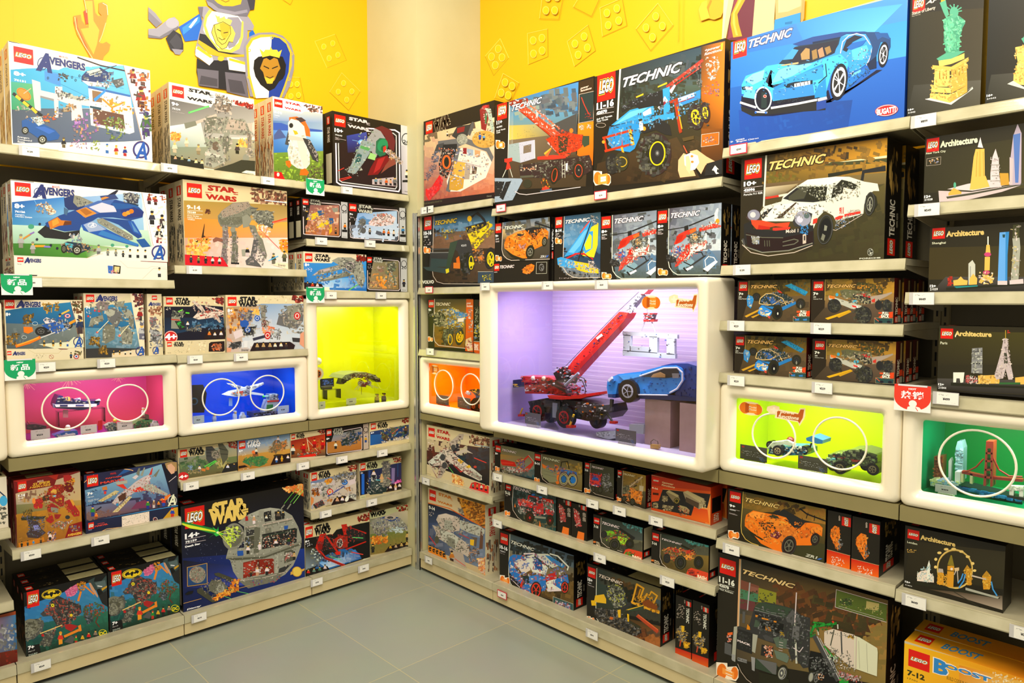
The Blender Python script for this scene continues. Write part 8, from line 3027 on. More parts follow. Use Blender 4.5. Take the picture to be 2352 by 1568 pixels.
carton('d','R',0.105,((195,1205),(1500,1560),(1460,2300),(165,1900)),0.1,'bright yellow toy box with a big blue word logo, at the lower right corner',"""g f8bc10,e89018,d87010,f4b010 60,398 443,121 -13,251 -440,-133
g f8c020,f0a820,f0a018,f8bc18 60,413 240,67 -7,43 -238,0
g e89020,f0b848,f8d080,e8a030 233,467 200,53 0,47 -200,-34
LG 77,416 141,491
T 0817 7-12 74,482 125,515
t 0817 17101 73,505 103,520
T 4077 B 156,445 197,503
T 4077 OOST 187,458 332,523
T 0908 B 159,448 194,500
T 0908 OOST 190,462 328,520
t 2145 BUILD_CODE_PLAY 195,500 260,533
s 4076,4038 60 7.3 333,487 100,26 -3,10 -97,-3""",'Y','y',0.03,'yellow boxes with a blue word logo',back=1,blabels=['yellow toy box right behind the front yellow box at the lower right corner'],gap=0.008)
carton('Y','R',0.535,((183,113),(815,238),(797,805),(168,582)),0.09,'white topped toy box of a white and yellow winged spacecraft, by the pillar',"""g dfcda0,d8c69a,cfbb90,dac89c 59,36 214,42 -6,191 -212,-74
g 6a2a1c,4a3a30,14181c,1c1814 60,85 209,32 -2,123 -210,-73
g 5a2418,2a3038,10181c,3a2018 60,85 107,15 -7,100 -103,-40
S 3155,2098,0802,1603 110 20 60,87 80,10 -7,43 -74,20
S 0581,0599,0888,0291 130 20 160,103 109,17 -2,67 -100,-14
LG 64,45 85,79
SW 2833 89,52 137,90
S 1330,2115,3223,0545 90 9.3 200,73 70,10 -1,32 -69,-15
l 2765 2 220,103 48,9
T 3804 8-14 63,94 81,102
s 3804 16 3 63,105 15,2 0,16 -15,-1
p 3531 97,133 23,-20 20,10 20,20 40,30 40,34 3,13 -10,3 -46,-23 -44,-33 -20,-14 -16,20 -27,0
p 2985 133,97 34,-30 15,1 -2,12 -23,20 -17,13
p 3548 63,160 37,-30 13,3 0,20 -36,17
p 2985 100,180 20,-23 10,13 -23,43 -14,4
p 3258 153,127 34,-10 26,16 -26,-6 -27,13
p 3275 200,187 13,-5 30,25 -5,15 -25,-15
p 2456 217,193 23,20 -3,9 -40,-22
p 3762 158,153 10,-3 14,10 -9,7
p 3762 187,177 13,-7 7,7 -10,5
p 2082 150,167 27,26 -4,4 -26,-24
l 3531 2.3 182,68 21,4
l 2082 1.7 68,167 25,46
l 3258 2.7 63,160 25,40
l 3651 2.7 217,147 40,16
l 3651 2.3 180,190 -10,3
e 3139 220,177,5.3,4
l 1733 1.7 127,170 20,27
S 0819,3531,2456,2082 300 6.7 67,160 33,-33 40,-30 40,-30 -7,33 -13,43 80,67 -7,12 -90,-55 -40,46
e 1092 112,145,8.7,11
e 1092 118,172,8.7,11
e 1092 147,112,7.3,9.3
S 4038,3714,3137,4074 150 8.7 143,203 24,4 16,23 0,13 -36,-6
p 3362 200,248 8,-18 12,-3 45,15 0,25
f 1415 213,248,18
f 3171 227,252,20
f 3548 241,254,20
f 3443 256,258,23
p 3529 56,194 24,4 8,15 22,7 90,27 -3,10 -142,-57
t 0545 Disney 59,197 73,204""",'R','c',0.03,'white winged spacecraft boxes beside the pillar',back=1,blabels=['white winged spacecraft box directly behind the front one by the pillar'],gap=0.008)
carton('Y','R',0.105,((192,735),(762,915),(762,1632),(188,1388)),0.1,'cream and orange toy box of a long white train-like craft, by the pillar',"""g dcc698,d4bc8e,c8b084,d4be92 62,243 194,60 0,244 -195,-83
g 14161e,2c3450,4a6080,3a4a6a 63,297 150,50 40,26 -190,7
g 3a4a70,5a6c88,7a8aa0,3a4460 63,363 191,7 0,150 -191,-73
S 1384,2202,0838,3277 110 23 64,373 190,10 0,117 -191,-57
g e8a020,d88818,c86018,c87818 160,277 93,28 0,78 -66,-36
S 1585,3748,0801,3186 190 11 160,280 93,27 0,73 -53,-33
l 3426 3 63,297 70,18 80,45
LG 67,251 89,293
SW 3186 93,263 146,310
T 3821 9-14 66,306 85,323
s 3804 20 3 67,325 16,3 0,15 -16,-3
S 3258,1364 30 6.7 160,310 20,10 3,15 -16,-8
p 3258 90,353 7,-16 23,-5 40,11 13,17 -6,30 -34,5 -23,-8
p 3531 97,337 26,-5 34,11 -17,7 -40,-3
p 2729 117,353 26,4 4,33 -30,-7
p 3002 167,353 66,20 19,14 -2,13 -17,8 -33,-11 -30,-14
p 3258 77,370 23,10 43,17 44,30 13,20 0,33 -27,-17 -16,-6 -30,-24 -40,-23 3,-13
p 3275 100,383 47,17 20,17 -14,33 -43,-30
p 2183 127,407 26,13 0,30 -26,-13
e 1364 92,420,7.3,13
l 3123 3 67,408 21,29
l 3123 2.3 167,400 33,15
p 3762 203,418 14,2 -2,20 -12,-3
p 1620 205,410 22,3 -4,30 -6,-3 0,-20
p 1603 238,390 9,10 -2,50 -12,0
l 2728 4 157,450 33,63
p 2985 133,447 47,20 10,46 -43,-20
S 0819,3258,2456,1637 330 6 90,350 70,-10 87,47 -4,20 -70,-14 27,40 0,50 -47,-26 -66,-50
S 0546,3223,2183,1366 90 7.3 197,440 36,10 -3,43 -30,7
f 3186,0802 142,493,37
S 4038,3714,3804,3153 120 9.3 230,483 23,-3 0,53 -20,-10
l 3412 2 153,483 34,24
p 3713 63,437 54,23 11,30 -65,-27
f 0801,0545 70,458,20
f 0801,0545 82,463,20
f 0801,0545 93,468,20
f 0801,0545 105,473,20
f 0801,0545 116,479,22""",'R','c',0.03,'cream and orange train craft boxes',back=1,blabels=['cream and orange train craft box directly behind the front one by the pillar'],gap=0.03)
carton('Z','R',0.662,((72,83),(458,155),(450,447),(66,352)),0.075,'small black toy box showing a red and white motor boat',"""g 1b1812,18150f,14110c,1a1710 23,26 131,25 -3,99 -130,-32
g 6a6c50,7a7c5c,8a8464,a0824c 43,31 109,21 -1,41 -110,-10
g b08438,8a8464,6a8a84,6a6a58 41,60 111,13 -2,54 -109,-20
g 5a5a48,4a7a80,1c4a58,3a3428 43,110 107,0 0,30 -93,-20
S 3257,2183,2711 60 13 43,110 104,0 0,17 -80,-4
l 3531 1.3 47,113 10,12 20,8 72,13
LG 26,31 42,54
T 4095 8+ 25,54 33,62
TE 3805,0273 47,42 93,59
l 2183 0.7 122,65 16,-15
p 3105 41,78 9,-1 37,8 6,15 -46,-5
p 3378 43,85 40,2 0,5 -40,-2
p 3532 63,100 37,10 -3,7 -30,-7
p 3122 97,100 16,10 34,-27 1,10 -18,24 -30,-2
l 3378 5.3 113,82 19,-17
l 3378 3.3 133,67 14,20
l 3275 1.7 132,63 16,20
S 0602,3764,3122,0546 110 6 90,77 27,-5 3,28 -20,10
S 0546,3122,3548,1638 110 6 47,97 86,10 4,10 -54,6 -33,-16
eng 24,98 39,115""",'T','d',0.03)
carton('Z','R',0.662,((451,170),(918,240),(912,543),(448,447)),0.075,'small black toy box showing a blue tractor with an orange front arm',"""g 1b1812,18150f,14110c,1a1710 149,55 158,24 -2,103 -157,-32
g 5a563c,6a6448,a88c40,8a8464 173,59 132,21 0,53 -133,-6
S 3219,2163,1346,3237 90 11 253,87 51,6 -2,74 -42,-7
g 8a8468,8a7c50,7a6428,5a5438 172,110 133,17 -2,51 -103,-21
l 3531 1.3 174,61 -3,59 6,20 16,13 24,7 86,18
LG 152,58 170,82
T 4095 8-14 152,84 167,95
TE 3820,0273 178,68 233,87
p 2182 175,97 52,13 0,40 -27,0 -23,-17
l 1637 1 180,113 47,10
l 1637 1 180,123 47,12
p 3698 215,93 12,4 6,30 -6,20 -5,-7 1,-23
p 3698 175,90 12,7 0,10 -10,-4
p 3698 218,148 29,-6 1,5 -25,10
p 3698 197,102 16,5 -1,5 -14,-4
l 0545 3 235,103 3,-18 19,-2 5,24
p 0875 233,110 27,0 27,8 0,9 -34,0 -13,-4
p 0908 240,113 20,-1 20,8 -27,2
S 0546,0875,2183,3698 110 6 187,97 46,3 50,20 -16,10 -54,-3
w 1075,2727 245,140,17,23,0,.7
e 0618 245,140,8,11
w 0802,2727 273,142,17,22,0,.72
e 0636 275,143,8.7,11
o 2711 273,142,15,20,3
o 2711 245,140,15,21,2.7
eng 150,134 168,151""",'T','d',0.03,'blue tractor boxes',back=1,blabels=['small tractor toy box right behind the blue tractor box'])
carton('Z','R',0.662,((936,257),(1222,310),(1218,622),(930,556)),0.075,'small black toy box showing a short red and grey lorry',"""g 1b1812,18150f,14110c,1a1710 311,84 98,18 -2,107 -98,-22
g 3a3c30,4a4c3c,4a4a38,3a3828 328,88 79,15 0,64 -80,-14
g 3a3828,4a4a38,3c3828,2a2820 327,147 80,13 -1,43 -73,-16
l 3531 1 331,89 -4,71 6,17 14,11 58,15
LG 314,87 327,107
T 4095 7-14 313,107 323,116
TE 3805,0273 335,97 373,111
p 3378 330,120 35,7 -2,40 -10,-2 -25,-8
p 0602 337,132 20,3 0,12 -20,-4
p 3805 333,157 20,5 0,2 -20,-4
S 3378,0546,0602,2081 110 6 328,117 39,8 -4,42 -35,-9
S 2184,1092,0546,2730 130 6 370,123 20,0 15,54 -25,3 -13,-27
w 0545,1364 362,175,8,12
w 0545,1364 397,173,6.7,11
w 0545,1364 340,172,6,10
eng 311,168 331,185""",'T','d',0.03,'short red lorry boxes',back=1,blabels=['small lorry toy box right behind the red lorry box'])
carton('Z','R',0.662,((1252,328),(1532,385),(1522,717),(1244,637)),0.075,'small black toy box showing an orange cherry picker platform',"""g 1b1812,18150f,14110c,1a1710 416,108 96,19 -3,113 -96,-27
g 8a6820,a88430,a88c48,5a5438 434,112 76,16 -1,59 -76,-14
S 3219,2146,1619 60 13 435,115 73,15 -1,43 -74,-6
g 5a5438,5a5438,2a2418,2a2418 433,167 76,13 -2,55 -74,-22
l 3531 1 436,113 -4,77 5,17 13,11 56,19
LG 419,111 431,129
T 4095 7+ 419,129 426,136
TE 3802,0273 437,120 474,134
l 3240 5.3 457,163 40,-30
l 3529 2.3 458,162 39,-29
s 0818,3240 60 4.7 453,157 44,-27 3,7 -40,33
p 3714 462,173 35,9 0,18 -4,23 -13,-10 -20,-10
S 3714,0546,2897,3750 170 6 433,193 27,-26 38,13 -1,43 -30,-10 -30,-6
l 3256 1.3 493,140 4,47
p 3257 488,160 14,3 -2,17 -12,-3
S 0819,2182 60 6 437,160 20,0 -4,27 -15,0
w 0545,1364 439,203,7.3,10
w 0545,1364 466,213,8.7,12
eng 415,197 430,212""",'P','d',0.03,'cherry picker boxes',back=1,blabels=['small toy box right behind the orange cherry picker box'])
carton('Z','R',0.662,((1586,385),(2166,497),(2142,857),(1572,712)),0.085,'orange toy box showing grey electric motor parts on a dark panel',"""g b02810,c84014,c83c10,d04818 527,127 196,38 -8,122 -192,-49
g d83c14,e85a18,f07020,d84814 528,160 192,20 -5,105 -191,-48
p 3988 563,173 157,17 -3,97 -17,-5 0,-95 -137,-16
p 0546 563,173 154,15 -11,45 -42,-8 -7,33 -130,-26 0,-19 23,-3
g e04814,e85018,f8701c,f06818 663,230 44,8 6,45 -60,-20
LG 531,134 552,156
i 3785 +power|functions 560,147 602,170
T 4076 9-16 529,165 547,174
p 1040 531,183 19,2 0,7 -19,-2
p 2165 573,182 10,-7 30,15 6,17 -12,13 -10,-7
p 2983 575,180 9,-4 31,17 -5,5
e 0817 608,210,9.3,10
o 3237 608,210,6.7,7.3,1.3
p 2711 628,182 15,-5 54,26 -4,27 -13,7 -40,-24
p 3256 630,181 13,-4 52,27 -15,9
p 1347 637,197 43,20 -2,18 -41,-22
s 2164,3802 60 5.3 683,207 20,3 -3,23 -17,0
S 3256,1347,2165 60 6 563,193 17,4 -3,16 -14,0
S 3256,1347,2165 50 6 530,217 17,0 0,16 -15,-3
S 3256,1347,2165 70 6 563,223 34,4 -4,16 -26,-3
p 2710 617,223 23,7 10,10 -3,10 -14,-2 -16,-15
S 3256,1347,3122 60 5.3 615,227 35,6 -3,24 -30,0""",'O','o',0.03,'orange motor parts boxes',back=2,blabels=['orange motor parts box right behind the front orange box', 'third orange motor parts box, partly behind the lime case shelf'],gap=0.03)
carton('Z','R',0.45,((168,420),(668,565),(656,945),(160,788)),0.08,'black toy box showing a red off-road rescue vehicle, on the wide low shelf',"""g 1b1812,18150f,14110c,1a1710 54,138 170,49 -4,129 -168,-52
g 3a5050,3a5a5c,3a6a6a,3a4a48 82,153 140,37 -2,50 -141,-13
g 2a302c,2a3a38,1c4a48,22261c 79,220 141,13 -1,77 -119,-43
S 1399,0580,0870 80 17 83,167 138,26 -2,47 -139,-20
S 2165,1091,1364 60 11 110,260 107,20 0,30 -77,-23
l 3531 1.3 83,160 -4,53 3,27 15,23 23,17 97,33
LG 59,157 75,177
T 3821 9-16 57,177 72,192
t 3804 42075 58,191 65,195
TE 3805,0273 83,162 140,187
e 0892 147,190,6,3.3
e 0892 170,198,5.3,3
l 3106 4 128,213 5,-20
l 3106 3.3 133,193 30,7 -5,20
p 3362 97,207 20,-4 30,14 -4,16 -23,-6 -20,-4
p 3684 100,207 17,-2 23,12 -23,-4
p 3106 147,227 33,-7 0,33 -23,-3 -10,-10
p 3362 157,220 56,-7 -1,20 -32,0
p 1398 180,207 33,13 0,20 -33,-3
p 3106 187,233 26,10 -3,14 -23,-4
p 3378 175,200 35,7 0,10 -30,-4
S 3106,0546,2065,3805 280 6 97,203 60,-3 56,13 0,40 -60,4 -53,-17
p 2183 152,257 35,5 0,6 -35,-3
S 1365,3275,0546 80 6 97,227 23,3 3,23 -23,-6
w 0545,1313 135,263,15,21
e 2850 136,264,3.3,4.7
w 0545,1313 201,272,12,18
e 2850 201,273,3,4
p 3698 86,230 2,-13 3,13
p 3698 165,292 3,-19 4,20
eng 55,240 73,258""",'T','d',0.035)
carton('Z','R',0.45,((812,645),(966,690),(956,1062),(806,1012)),0.22,'end-on black toy box with an orange patch by the red rescue vehicle, right one',SP2,'T','d',0.035)
carton('Z','R',0.45,((668,600),(810,640),(804,1010),(662,965)),0.22,'end-on black toy box with an orange patch by the red rescue vehicle, left one',bshift(SP2,-144,-45,0.97,1,812,645),'T','d',0.04)
carton('a','R',0.45,((985,18),(1445,112),(1436,447),(975,297)),0.08,'small black toy box showing a green and black pull-back racer',"""g 1b1812,18150f,14110c,1a1710 327,5 156,31 -3,114 -157,-50
g 2c3830,3a4a44,4a504c,3a3c30 350,10 132,27 -1,46 -133,-10
S 0904,0597,1689 60 7.3 410,25 70,15 0,17 -53,-17
g 4a4c38,6a6850,3c3a28,2a2a1c 348,67 133,16 -2,50 -126,-30
S 1910,1364,2183 50 20 413,83 64,10 -4,30 -60,-13
l 3531 1.3 351,12 -2,58 4,17 17,15 47,15
LG 329,10 346,33
T 3821 7-14 329,33 342,45
TE 3805,0273 355,23 408,46
p 1970 353,55 17,-5 17,3 13,10 -27,4 -20,-4
p 2771 403,68 27,7 7,8 -17,14 -17,-14
l 0546 7.3 410,47 43,28
l 0545 3 423,55 27,25
S 0546,1970,1364,3122 150 6 348,53 49,-3 36,13 14,27 -24,10 -70,-23
w 0546,0819 360,63,10,11
w 0545,0819 393,95,17,19,0,.45
w 0545,0819 440,92,13,15,0,.45
o 1364 393,95,13,15,1.3
p 3394 418,128 9,-18 10,-3 43,11 -1,31 -32,-11
S 0546,1970 40 6.7 428,112 29,8 -10,13 -19,-6
T 4076 BASH 448,126 475,143
T 3530 PULL|BACK 337,85 349,101
p 3443 327,83 8,1 0,5 -8,0""",'G','d',0.03)
carton('a','R',0.45,((1527,163),(2062,277),(2046,642),(1512,466)),0.08,'small black toy box showing a red and black pull-back racer',"""g 1b1812,18150f,14110c,1a1710 507,53 182,38 -6,124 -181,-58
g 2c3830,3a4a44,5a5848,4a4430 537,61 150,32 -1,47 -151,-13
S 0921,0597,1705 90 7.3 607,77 80,18 -1,18 -59,-20
S 1364,0835,1909 70 17 633,100 52,7 -2,26 -43,-6
g 5a4c28,8a7030,4a3c1c,3a3018 535,113 151,17 -4,70 -139,-33
S 2691,1618,2164 60 17 540,147 27,0 66,40 -66,-7
l 3531 1.3 536,62 -3,71 7,20 20,17 50,17
LG 510,57 530,85
T 3821 7-14 509,85 523,97
TE 3805,0273 539,74 601,97
p 3106 555,103 15,-1 30,11 -3,10 -34,-10
p 3122 610,113 23,-3 7,17 -27,-4
p 3731 605,130 18,-7 17,14 -20,6 -13,-5
l 0545 6 600,97 40,20
S 0546,3122,1637,3748 230 6.7 540,110 33,-10 67,13 7,20 -47,20 -53,-20
w 0546,0819 555,137,11,15
w 0545,0819 597,150,18,22,0,.42
o 1364 597,150,14,18,1.3
w 0545,0819 653,150,15,20,0,.45
p 3394 612,192 8,-20 10,-6 53,16 -1,32 -42,-14
S 0546,3122 40 7.3 623,173 30,7 -10,17 -20,-7
T 4076 BASH 650,187 677,206
T 3530 PULL|BACK 517,142 534,157
p 3443 505,140 10,1 0,6 -10,-2""",'G','d',0.03)
carton('a','R',0.105,((114,148),(800,384),(802,957),(108,667)),0.09,'large black toy box showing a blue and white rally car with red wheels',"""g 1c1912,18150f,14110c,1a1710 36,47 233,79 0,195 -235,-98
g 4a5a60,4a6078,5a6a70,6a7a80 69,62 198,66 0,45 -200,-60
g 7a7c6c,6a6858,8a6830,8a6a3c 67,107 200,60 0,66 -202,-66
g 6a4e28,8a6428,5a4420,3a2c18 65,160 202,53 0,77 -167,-57
S 2692,2146,1345,3220 190 20 167,207 100,-20 0,86 -127,-40
S 0836,1400,0819 110 17 70,70 197,63 0,34 -197,-54
l 3548 2 69,63 -4,124 5,26 17,24 26,20 34,13 53,17
LG 40,57 63,97
T 4095 10-16 38,95 61,114
t 4095 42077 39,111 55,121
t 3805 Rally_Car 39,119 53,126
TE 3821,0546 73,81 145,116
p 0636 68,133 12,-8 27,3 10,12 -17,17 -20,3 20,27 10,26 -10,7 -33,-40 -2,-30
p 3804 80,147 30,-10 17,16 6,20 -23,14 -20,-27
p 3821 113,133 37,-10 37,44 -7,20 -40,-7 -13,-23
p 0836 143,130 14,-7 56,37 -13,10 -20,-13 -20,-4
p 0601 143,137 24,13 6,27 -26,-10
p 3548 150,123 37,0 40,34 -27,10
p 0908 177,127 16,3 47,30 -7,7 -33,-17
l 3805 4.7 113,123 30,-1 44,35
l 3821 4 193,123 24,7 33,33 -3,10
p 0636 127,193 26,-6 27,10 0,36 -13,7 -7,-23 -20,-4 -7,40 -30,-6 0,-17 14,-17
p 0909 127,197 23,-8 23,11 -16,7 -24,0
p 3106 177,200 10,-13 26,-7 0,20 -26,13
p 3821 187,207 26,-7 0,20 20,10 -3,7 -43,-7 -7,-17
p 0636 213,200 34,-13 5,26 -12,0 -13,20 -24,-16
p 0563 107,193 20,-3 3,23 -13,4
p 0546 67,187 40,33 0,10 -37,-30
p 3378 107,200 3,0 -3,30 -7,-7
l 3805 1.7 72,200 28,27
p 3548 103,247 0,-14 27,7 1,11
l 3123 1.7 107,230 21,10
p 3805 180,230 50,3 0,5 -43,2
S 0636,0584,3821,3122 420 6.7 70,130 83,-7 87,37 10,53 -43,20 -34,7 -43,7 -60,-47
w 0545,3378 150,235,17,26,0,.85
o 3634 150,235,13,21,2
l 3634 2 150,235 10,-15
l 3634 2 150,235 -10,-15
l 3634 2 150,235 0,20
w 0545,3378 239,227,12,19,0,.85
o 3634 239,227,9.3,15,1.7
l 3275 1 203,255 62,23 0,34
l 3275 1 203,255 -1,33 63,24
p 0853 204,257 61,22 0,31 -62,-23
S 0636,3805,3122,0546 110 6 207,267 50,13 0,20 -49,-17
eng 38,188 69,222""",'T','d',0.05,'rally car boxes on the base shelf',back=1,blabels=['blue and white rally car box directly behind the front one'],gap=0.006)
carton('a','R',0.105,((930,458),(1612,692),(1602,1302),(914,1012)),0.09,'large black toy box showing a yellow tracked loader carrying logs',"""g 1c1912,18150f,14110c,1a1710 308,151 231,78 -3,207 -233,-97
g 2a3838,6a6440,8a6a30,2c3c38 339,167 198,63 -1,57 -199,-60
g 2c3c34,4a5a60,3a3428,2a3428 337,213 199,54 -1,66 -200,-40
S 3203,2675,1363,2164 110 17 383,200 84,27 0,40 -84,-27
S 0835,0562,0546 160 17 338,187 45,20 150,80 0,46 -100,-33
g 3a2c14,5a4020,a8642c,4a3014 337,300 198,47 -1,83 -181,-73
S 3188,2642,1601,3716 230 20 353,347 80,0 101,20 0,60 -134,-54
l 3548 2 338,168 -3,119 3,36 15,27 20,15 44,18 116,47
LG 311,162 334,201
T 4095 10+ 310,197 324,211
t 4095 42094 310,210 321,217
t 3805 Tracked_Loader 310,217 330,227
TE 3804,0273 345,185 418,221
p 0819 370,220 23,-3 27,10 8,26 -5,40 -30,-6 -20,-34
S 0563,1638,2730,3266 260 6 368,220 29,-5 26,18 4,54 -34,3 -23,-37
p 3762 333,252 27,-4 7,15 0,14 -30,-4 -7,-6
p 3761 320,267 13,0 4,16 -15,0
l 3746 5.3 462,217 -14,53
l 3746 5.3 462,217 21,13 -10,27 10,10 10,-20
l 3746 4.7 497,257 10,-17 18,13 -12,24
l 3746 6.7 445,273 85,32
l 3201 4.7 473,233 -6,20
S 3746,3201,0546 130 6.7 445,263 55,-23 30,43 0,24 -63,-17
p 2113 477,273 20,-10 30,24 -7,10 -37,-14
l 2882 10 465,315 60,48
l 3427 3.3 467,312 60,46
p 0546 328,293 25,-3 47,10 73,53 4,14 -17,10 -60,-17 -53,-27 -17,-20
S 0546,1092,2184,1619 330 6.7 328,293 25,-3 57,10 67,57 -10,20 -67,-17 -57,-27
l 0819 10 417,293 26,-16
l 0835 11 433,297 47,-7
l 3762 2.7 430,297 50,-14
p 3762 402,297 10,-2 0,25 -7,0
p 3761 432,308 6,2 0,23 -5,-1
l 0818 8.7 417,320 16,-20
l 0818 7.3 440,333 30,17
p 3170 380,317 10,3 -3,7 -10,-2
eng 307,315 331,338""",'T','k',0.05,'tracked loader boxes on the base shelf',back=1,blabels=['tracked loader box directly behind the front tracked loader box'],gap=0.006)
carton('a','R',0.105,((1908,803),(2066,847),(2048,1478),(1890,1422)),0.2,'tall narrow black and orange toy box end-on, right one of two at the shelf end',SP3,'T','d',0.05)
carton('a','R',0.105,((1752,752),(1904,800),(1886,1418),(1736,1352)),0.2,'tall narrow black and orange toy box end-on, left one of two near the shelf end',bshift(SP3,-156,-55,0.97,1,1908,803),'T','d',0.055)
# ================= things in the display cases =================
def settle(r,key,x):
    "stand a thing on the floor of its display case"
    c={'F':CP,'W':CO,'V':CV}.get(key) or (CB if x<1380 else CY if key=='G' else CL) if key!='X' else (CL if x<1300 else CG)
    if key=='G': c=CB if x<1380 else CY
    f=c[0].location.z+c[1][2]+.0006; m=min((r.location.z+v.co.z for o in (r,*r.children) if o.data for v in o.data.vertices))
    if m<f+.035: r.location.z+=f-m
class Kit:
    "a toy model built from traced profiles, each with its own depth; @name starts a part"
    def __init__(s,name,lab,cat,pl,key,o,anchor,txt,group=None,single=False):
        u,z=uz(pl,o,*zpx(key,*anchor))
        parts={}; cur='body'; rn=random.Random(7)
        def L(x,y,d):
            a,b=uz(pl,d,*zpx(key,x,y)); return a-u,b-z
        for ln in txt.strip().split('\n'):
            t=ln.split()
            if not t: continue
            if t[0][0]=='@': cur=(t[0][1:],len(parts)); parts[cur]=Sheet(); continue
            if cur=='body': cur=('body',0); parts[cur]=Sheet()
            S=parts[cur]; P=lambda q:[tuple(float(v) for v in w.split(',')) for w in q]
            c=t[1]; d0=float(t[2])
            if t[0]=='p': S.prism([L(x,y,d0) for x,y in P(t[4:])],d0-o,float(t[3])-o,c)
            elif t[0]=='w':
                x,y=P([t[4]])[0]; r=float(t[5]); a=L(x,y,d0); b=L(x+r,y,d0); R_=abs(b[0]-a[0]); c1,c2=c.split(','); d1=float(t[3])
                A=Vector((a[0],d0-o,a[1])); B=Vector((a[0],d1-o,a[1])); S.cyl(A,B,R_,c1,n=20); S.cyl(A-Vector((0,.002,0)),A,R_*.6,c2,n=14); S.cyl(A-Vector((0,.003,0)),A,R_*.45,'222',n=12)
                for i in range(5):
                    e=Vector((math.cos(i*1.2566),0,math.sin(i*1.2566)))*R_*.55; S.bar(A-Vector((0,.004,0)),A-Vector((0,.004,0))+e,.002,.002,c2)
            elif t[0]=='b':
                n=int(t[3]); sz=float(t[4]); Q=P(t[5:]); cs=c.split(','); m=0
                while m<n:
                    x=rn.uniform(min(p[0] for p in Q),max(p[0] for p in Q)); y=rn.uniform(min(p[1] for p in Q),max(p[1] for p in Q))
                    if not inpoly(x,y,Q): continue
                    m+=1; a=L(x,y,d0); h=rn.uniform(.4,1)*sz; w=rn.uniform(.5,1.6)*sz; k=rn.uniform(.3,1)*sz
                    S.box((a[0]-w/2,d0-o-k,a[1]-h/2),(a[0]+w/2,d0-o+.004,a[1]+h/2),rn.choice(cs))
            elif t[0]=='t': q=[L(x,y,d0) for x,y in P(t[4:])]; S.tube([(a,d0-o,b) for a,b in q],float(t[3]),c,6)
            elif t[0]=='e': x,y=P([t[3]])[0]; a=L(x,y,d0); S.ball((a[0],d0-o,a[1]),float(t[4]),c)
        if len(parts)==1:
            s.root=list(parts.values())[0].build(name,M_PLAS,None,wp(pl,u,z,o),ROT[pl]); prop(s.root,lab,cat,group)
        else:
            s.root=empty(name,wp(pl,u,z,o),ROT[pl],lab,cat,group)
            for (n,_),S in parts.items(): S.build(n,M_PLAS,s.root)
        settle(s.root,key,anchor[0])
V='V'
Kit('toy_crane','red and black model mobile crane with a long raised boom, in the large case','model crane','R',V,.08,(700,1200),"""
@chassis
p 2a2a28 .03 .17 400,1010 540,985 800,1010 985,1040 1000,1100 960,1150 850,1160 720,1130 600,1100 430,1080
p 3c3c38 .02 .05 520,1000 640,1010 640,1060 520,1050
p 8a9098 .015 .03 585,1020 620,1025 612,1135 583,1130
b 222,3a3a38,555,141414,6a6a66 .03 150 .007 400,1010 600,1000 985,1040 1000,1100 950,1150 600,1100 420,1080
b e8c020,c83020,8a9098 .028 26 .006 520,1020 980,1050 950,1140 640,1090
p 444 .0 .05 760,1040 985,1040 990,1090 780,1095
b 555,333,d8d8d0,e87820 .0 46 .006 780,1020 985,1040 985,1110 800,1110
@wheel
w 1a1a18,a82020 .0 .03 670,1130 62
@wheel
w 1a1a18,a82020 .02 .06 470,1085 58
@wheel
w 1a1a18,333 .12 .15 910,1150 52
@wheel
w 1a1a18,333 .14 .17 560,1110 44
@outrigger
t e8c020 -.01 .005 745,1110 715,1195
t 222 -.012 .006 740,1130 730,1160
p c82018 -.02 .0 685,1190 740,1195 738,1212 688,1210
@outrigger
t 222 .03 .005 980,1080 1035,1165
p c82018 .02 .04 1010,1160 1055,1165 1053,1182 1012,1178
@outrigger
t e8c020 .06 .004 360,1060 340,1110
p c82018 .05 .07 325,1105 365,1105 365,1122 325,1122
@mirror
p 222 .0 .01 1015,995 1035,1000 1030,1055 1013,1050
t 222 .005 .003 1022,1055 1000,1090
@upper_works
p c41810 .04 .14 370,860 480,845 600,880 690,920 680,960 560,955 380,950
p d83020 .03 .12 345,820 560,830 600,850 480,870 370,865
p d82c1c .01 .15 545,965 700,975 840,955 842,975 800,990 650,998 560,990
p 3a2018 .02 .06 560,870 680,925 690,955 600,900
p 1c2040 .05 .15 280,850 370,840 375,900 290,905
b e8c020 .045 10 .005 285,880 325,880 325,905 290,905
b c41810,8a1810,e84030,222,ddd .03 120 .006 350,825 560,835 690,920 680,960 560,955 380,930
p 2a2a28 .04 .1 590,800 660,750 720,800 700,880 620,860
b 222,8a9098,c82018,ddd,333 .035 110 .006 600,760 700,750 830,850 840,960 700,970 680,880
t 222 .03 .002 760,830 810,860 832,920 828,960
t 222 .03 .002 775,820 822,840 838,900
t 8a9098 .02 .007 680,890 780,800
e e8e0c8 .03 440,835 .011
e d8c8a0 .03 520,838 .011
@boom
p d82418 .05 .11 650,860 640,840 740,700 1085,340 1150,350 1130,390 760,800 690,880
p b01a10 .045 .05 720,800 1100,400 1120,410 745,820
b 8a1810,222,e84030,1c2c6a .05 120 .005 680,830 1085,350 1140,360 760,790 690,860
p e8e0d8 .044 .046 910,535 950,505 960,520 920,550
@boom_tip
p 6a6c70 .06 .09 1120,340 1240,205 1255,225 1150,350
b 333,999 .06 26 .005 1130,340 1240,215 1250,230 1150,350
w ddd,888 .05 .056 1165,338 12
w ddd,888 .05 .056 1192,318 12
p c83028 .05 .09 1230,180 1310,150 1320,158 1270,210 1240,210
@hoist_rope
t 333 .07 .0012 650,780 1085,330 1235,190
""")
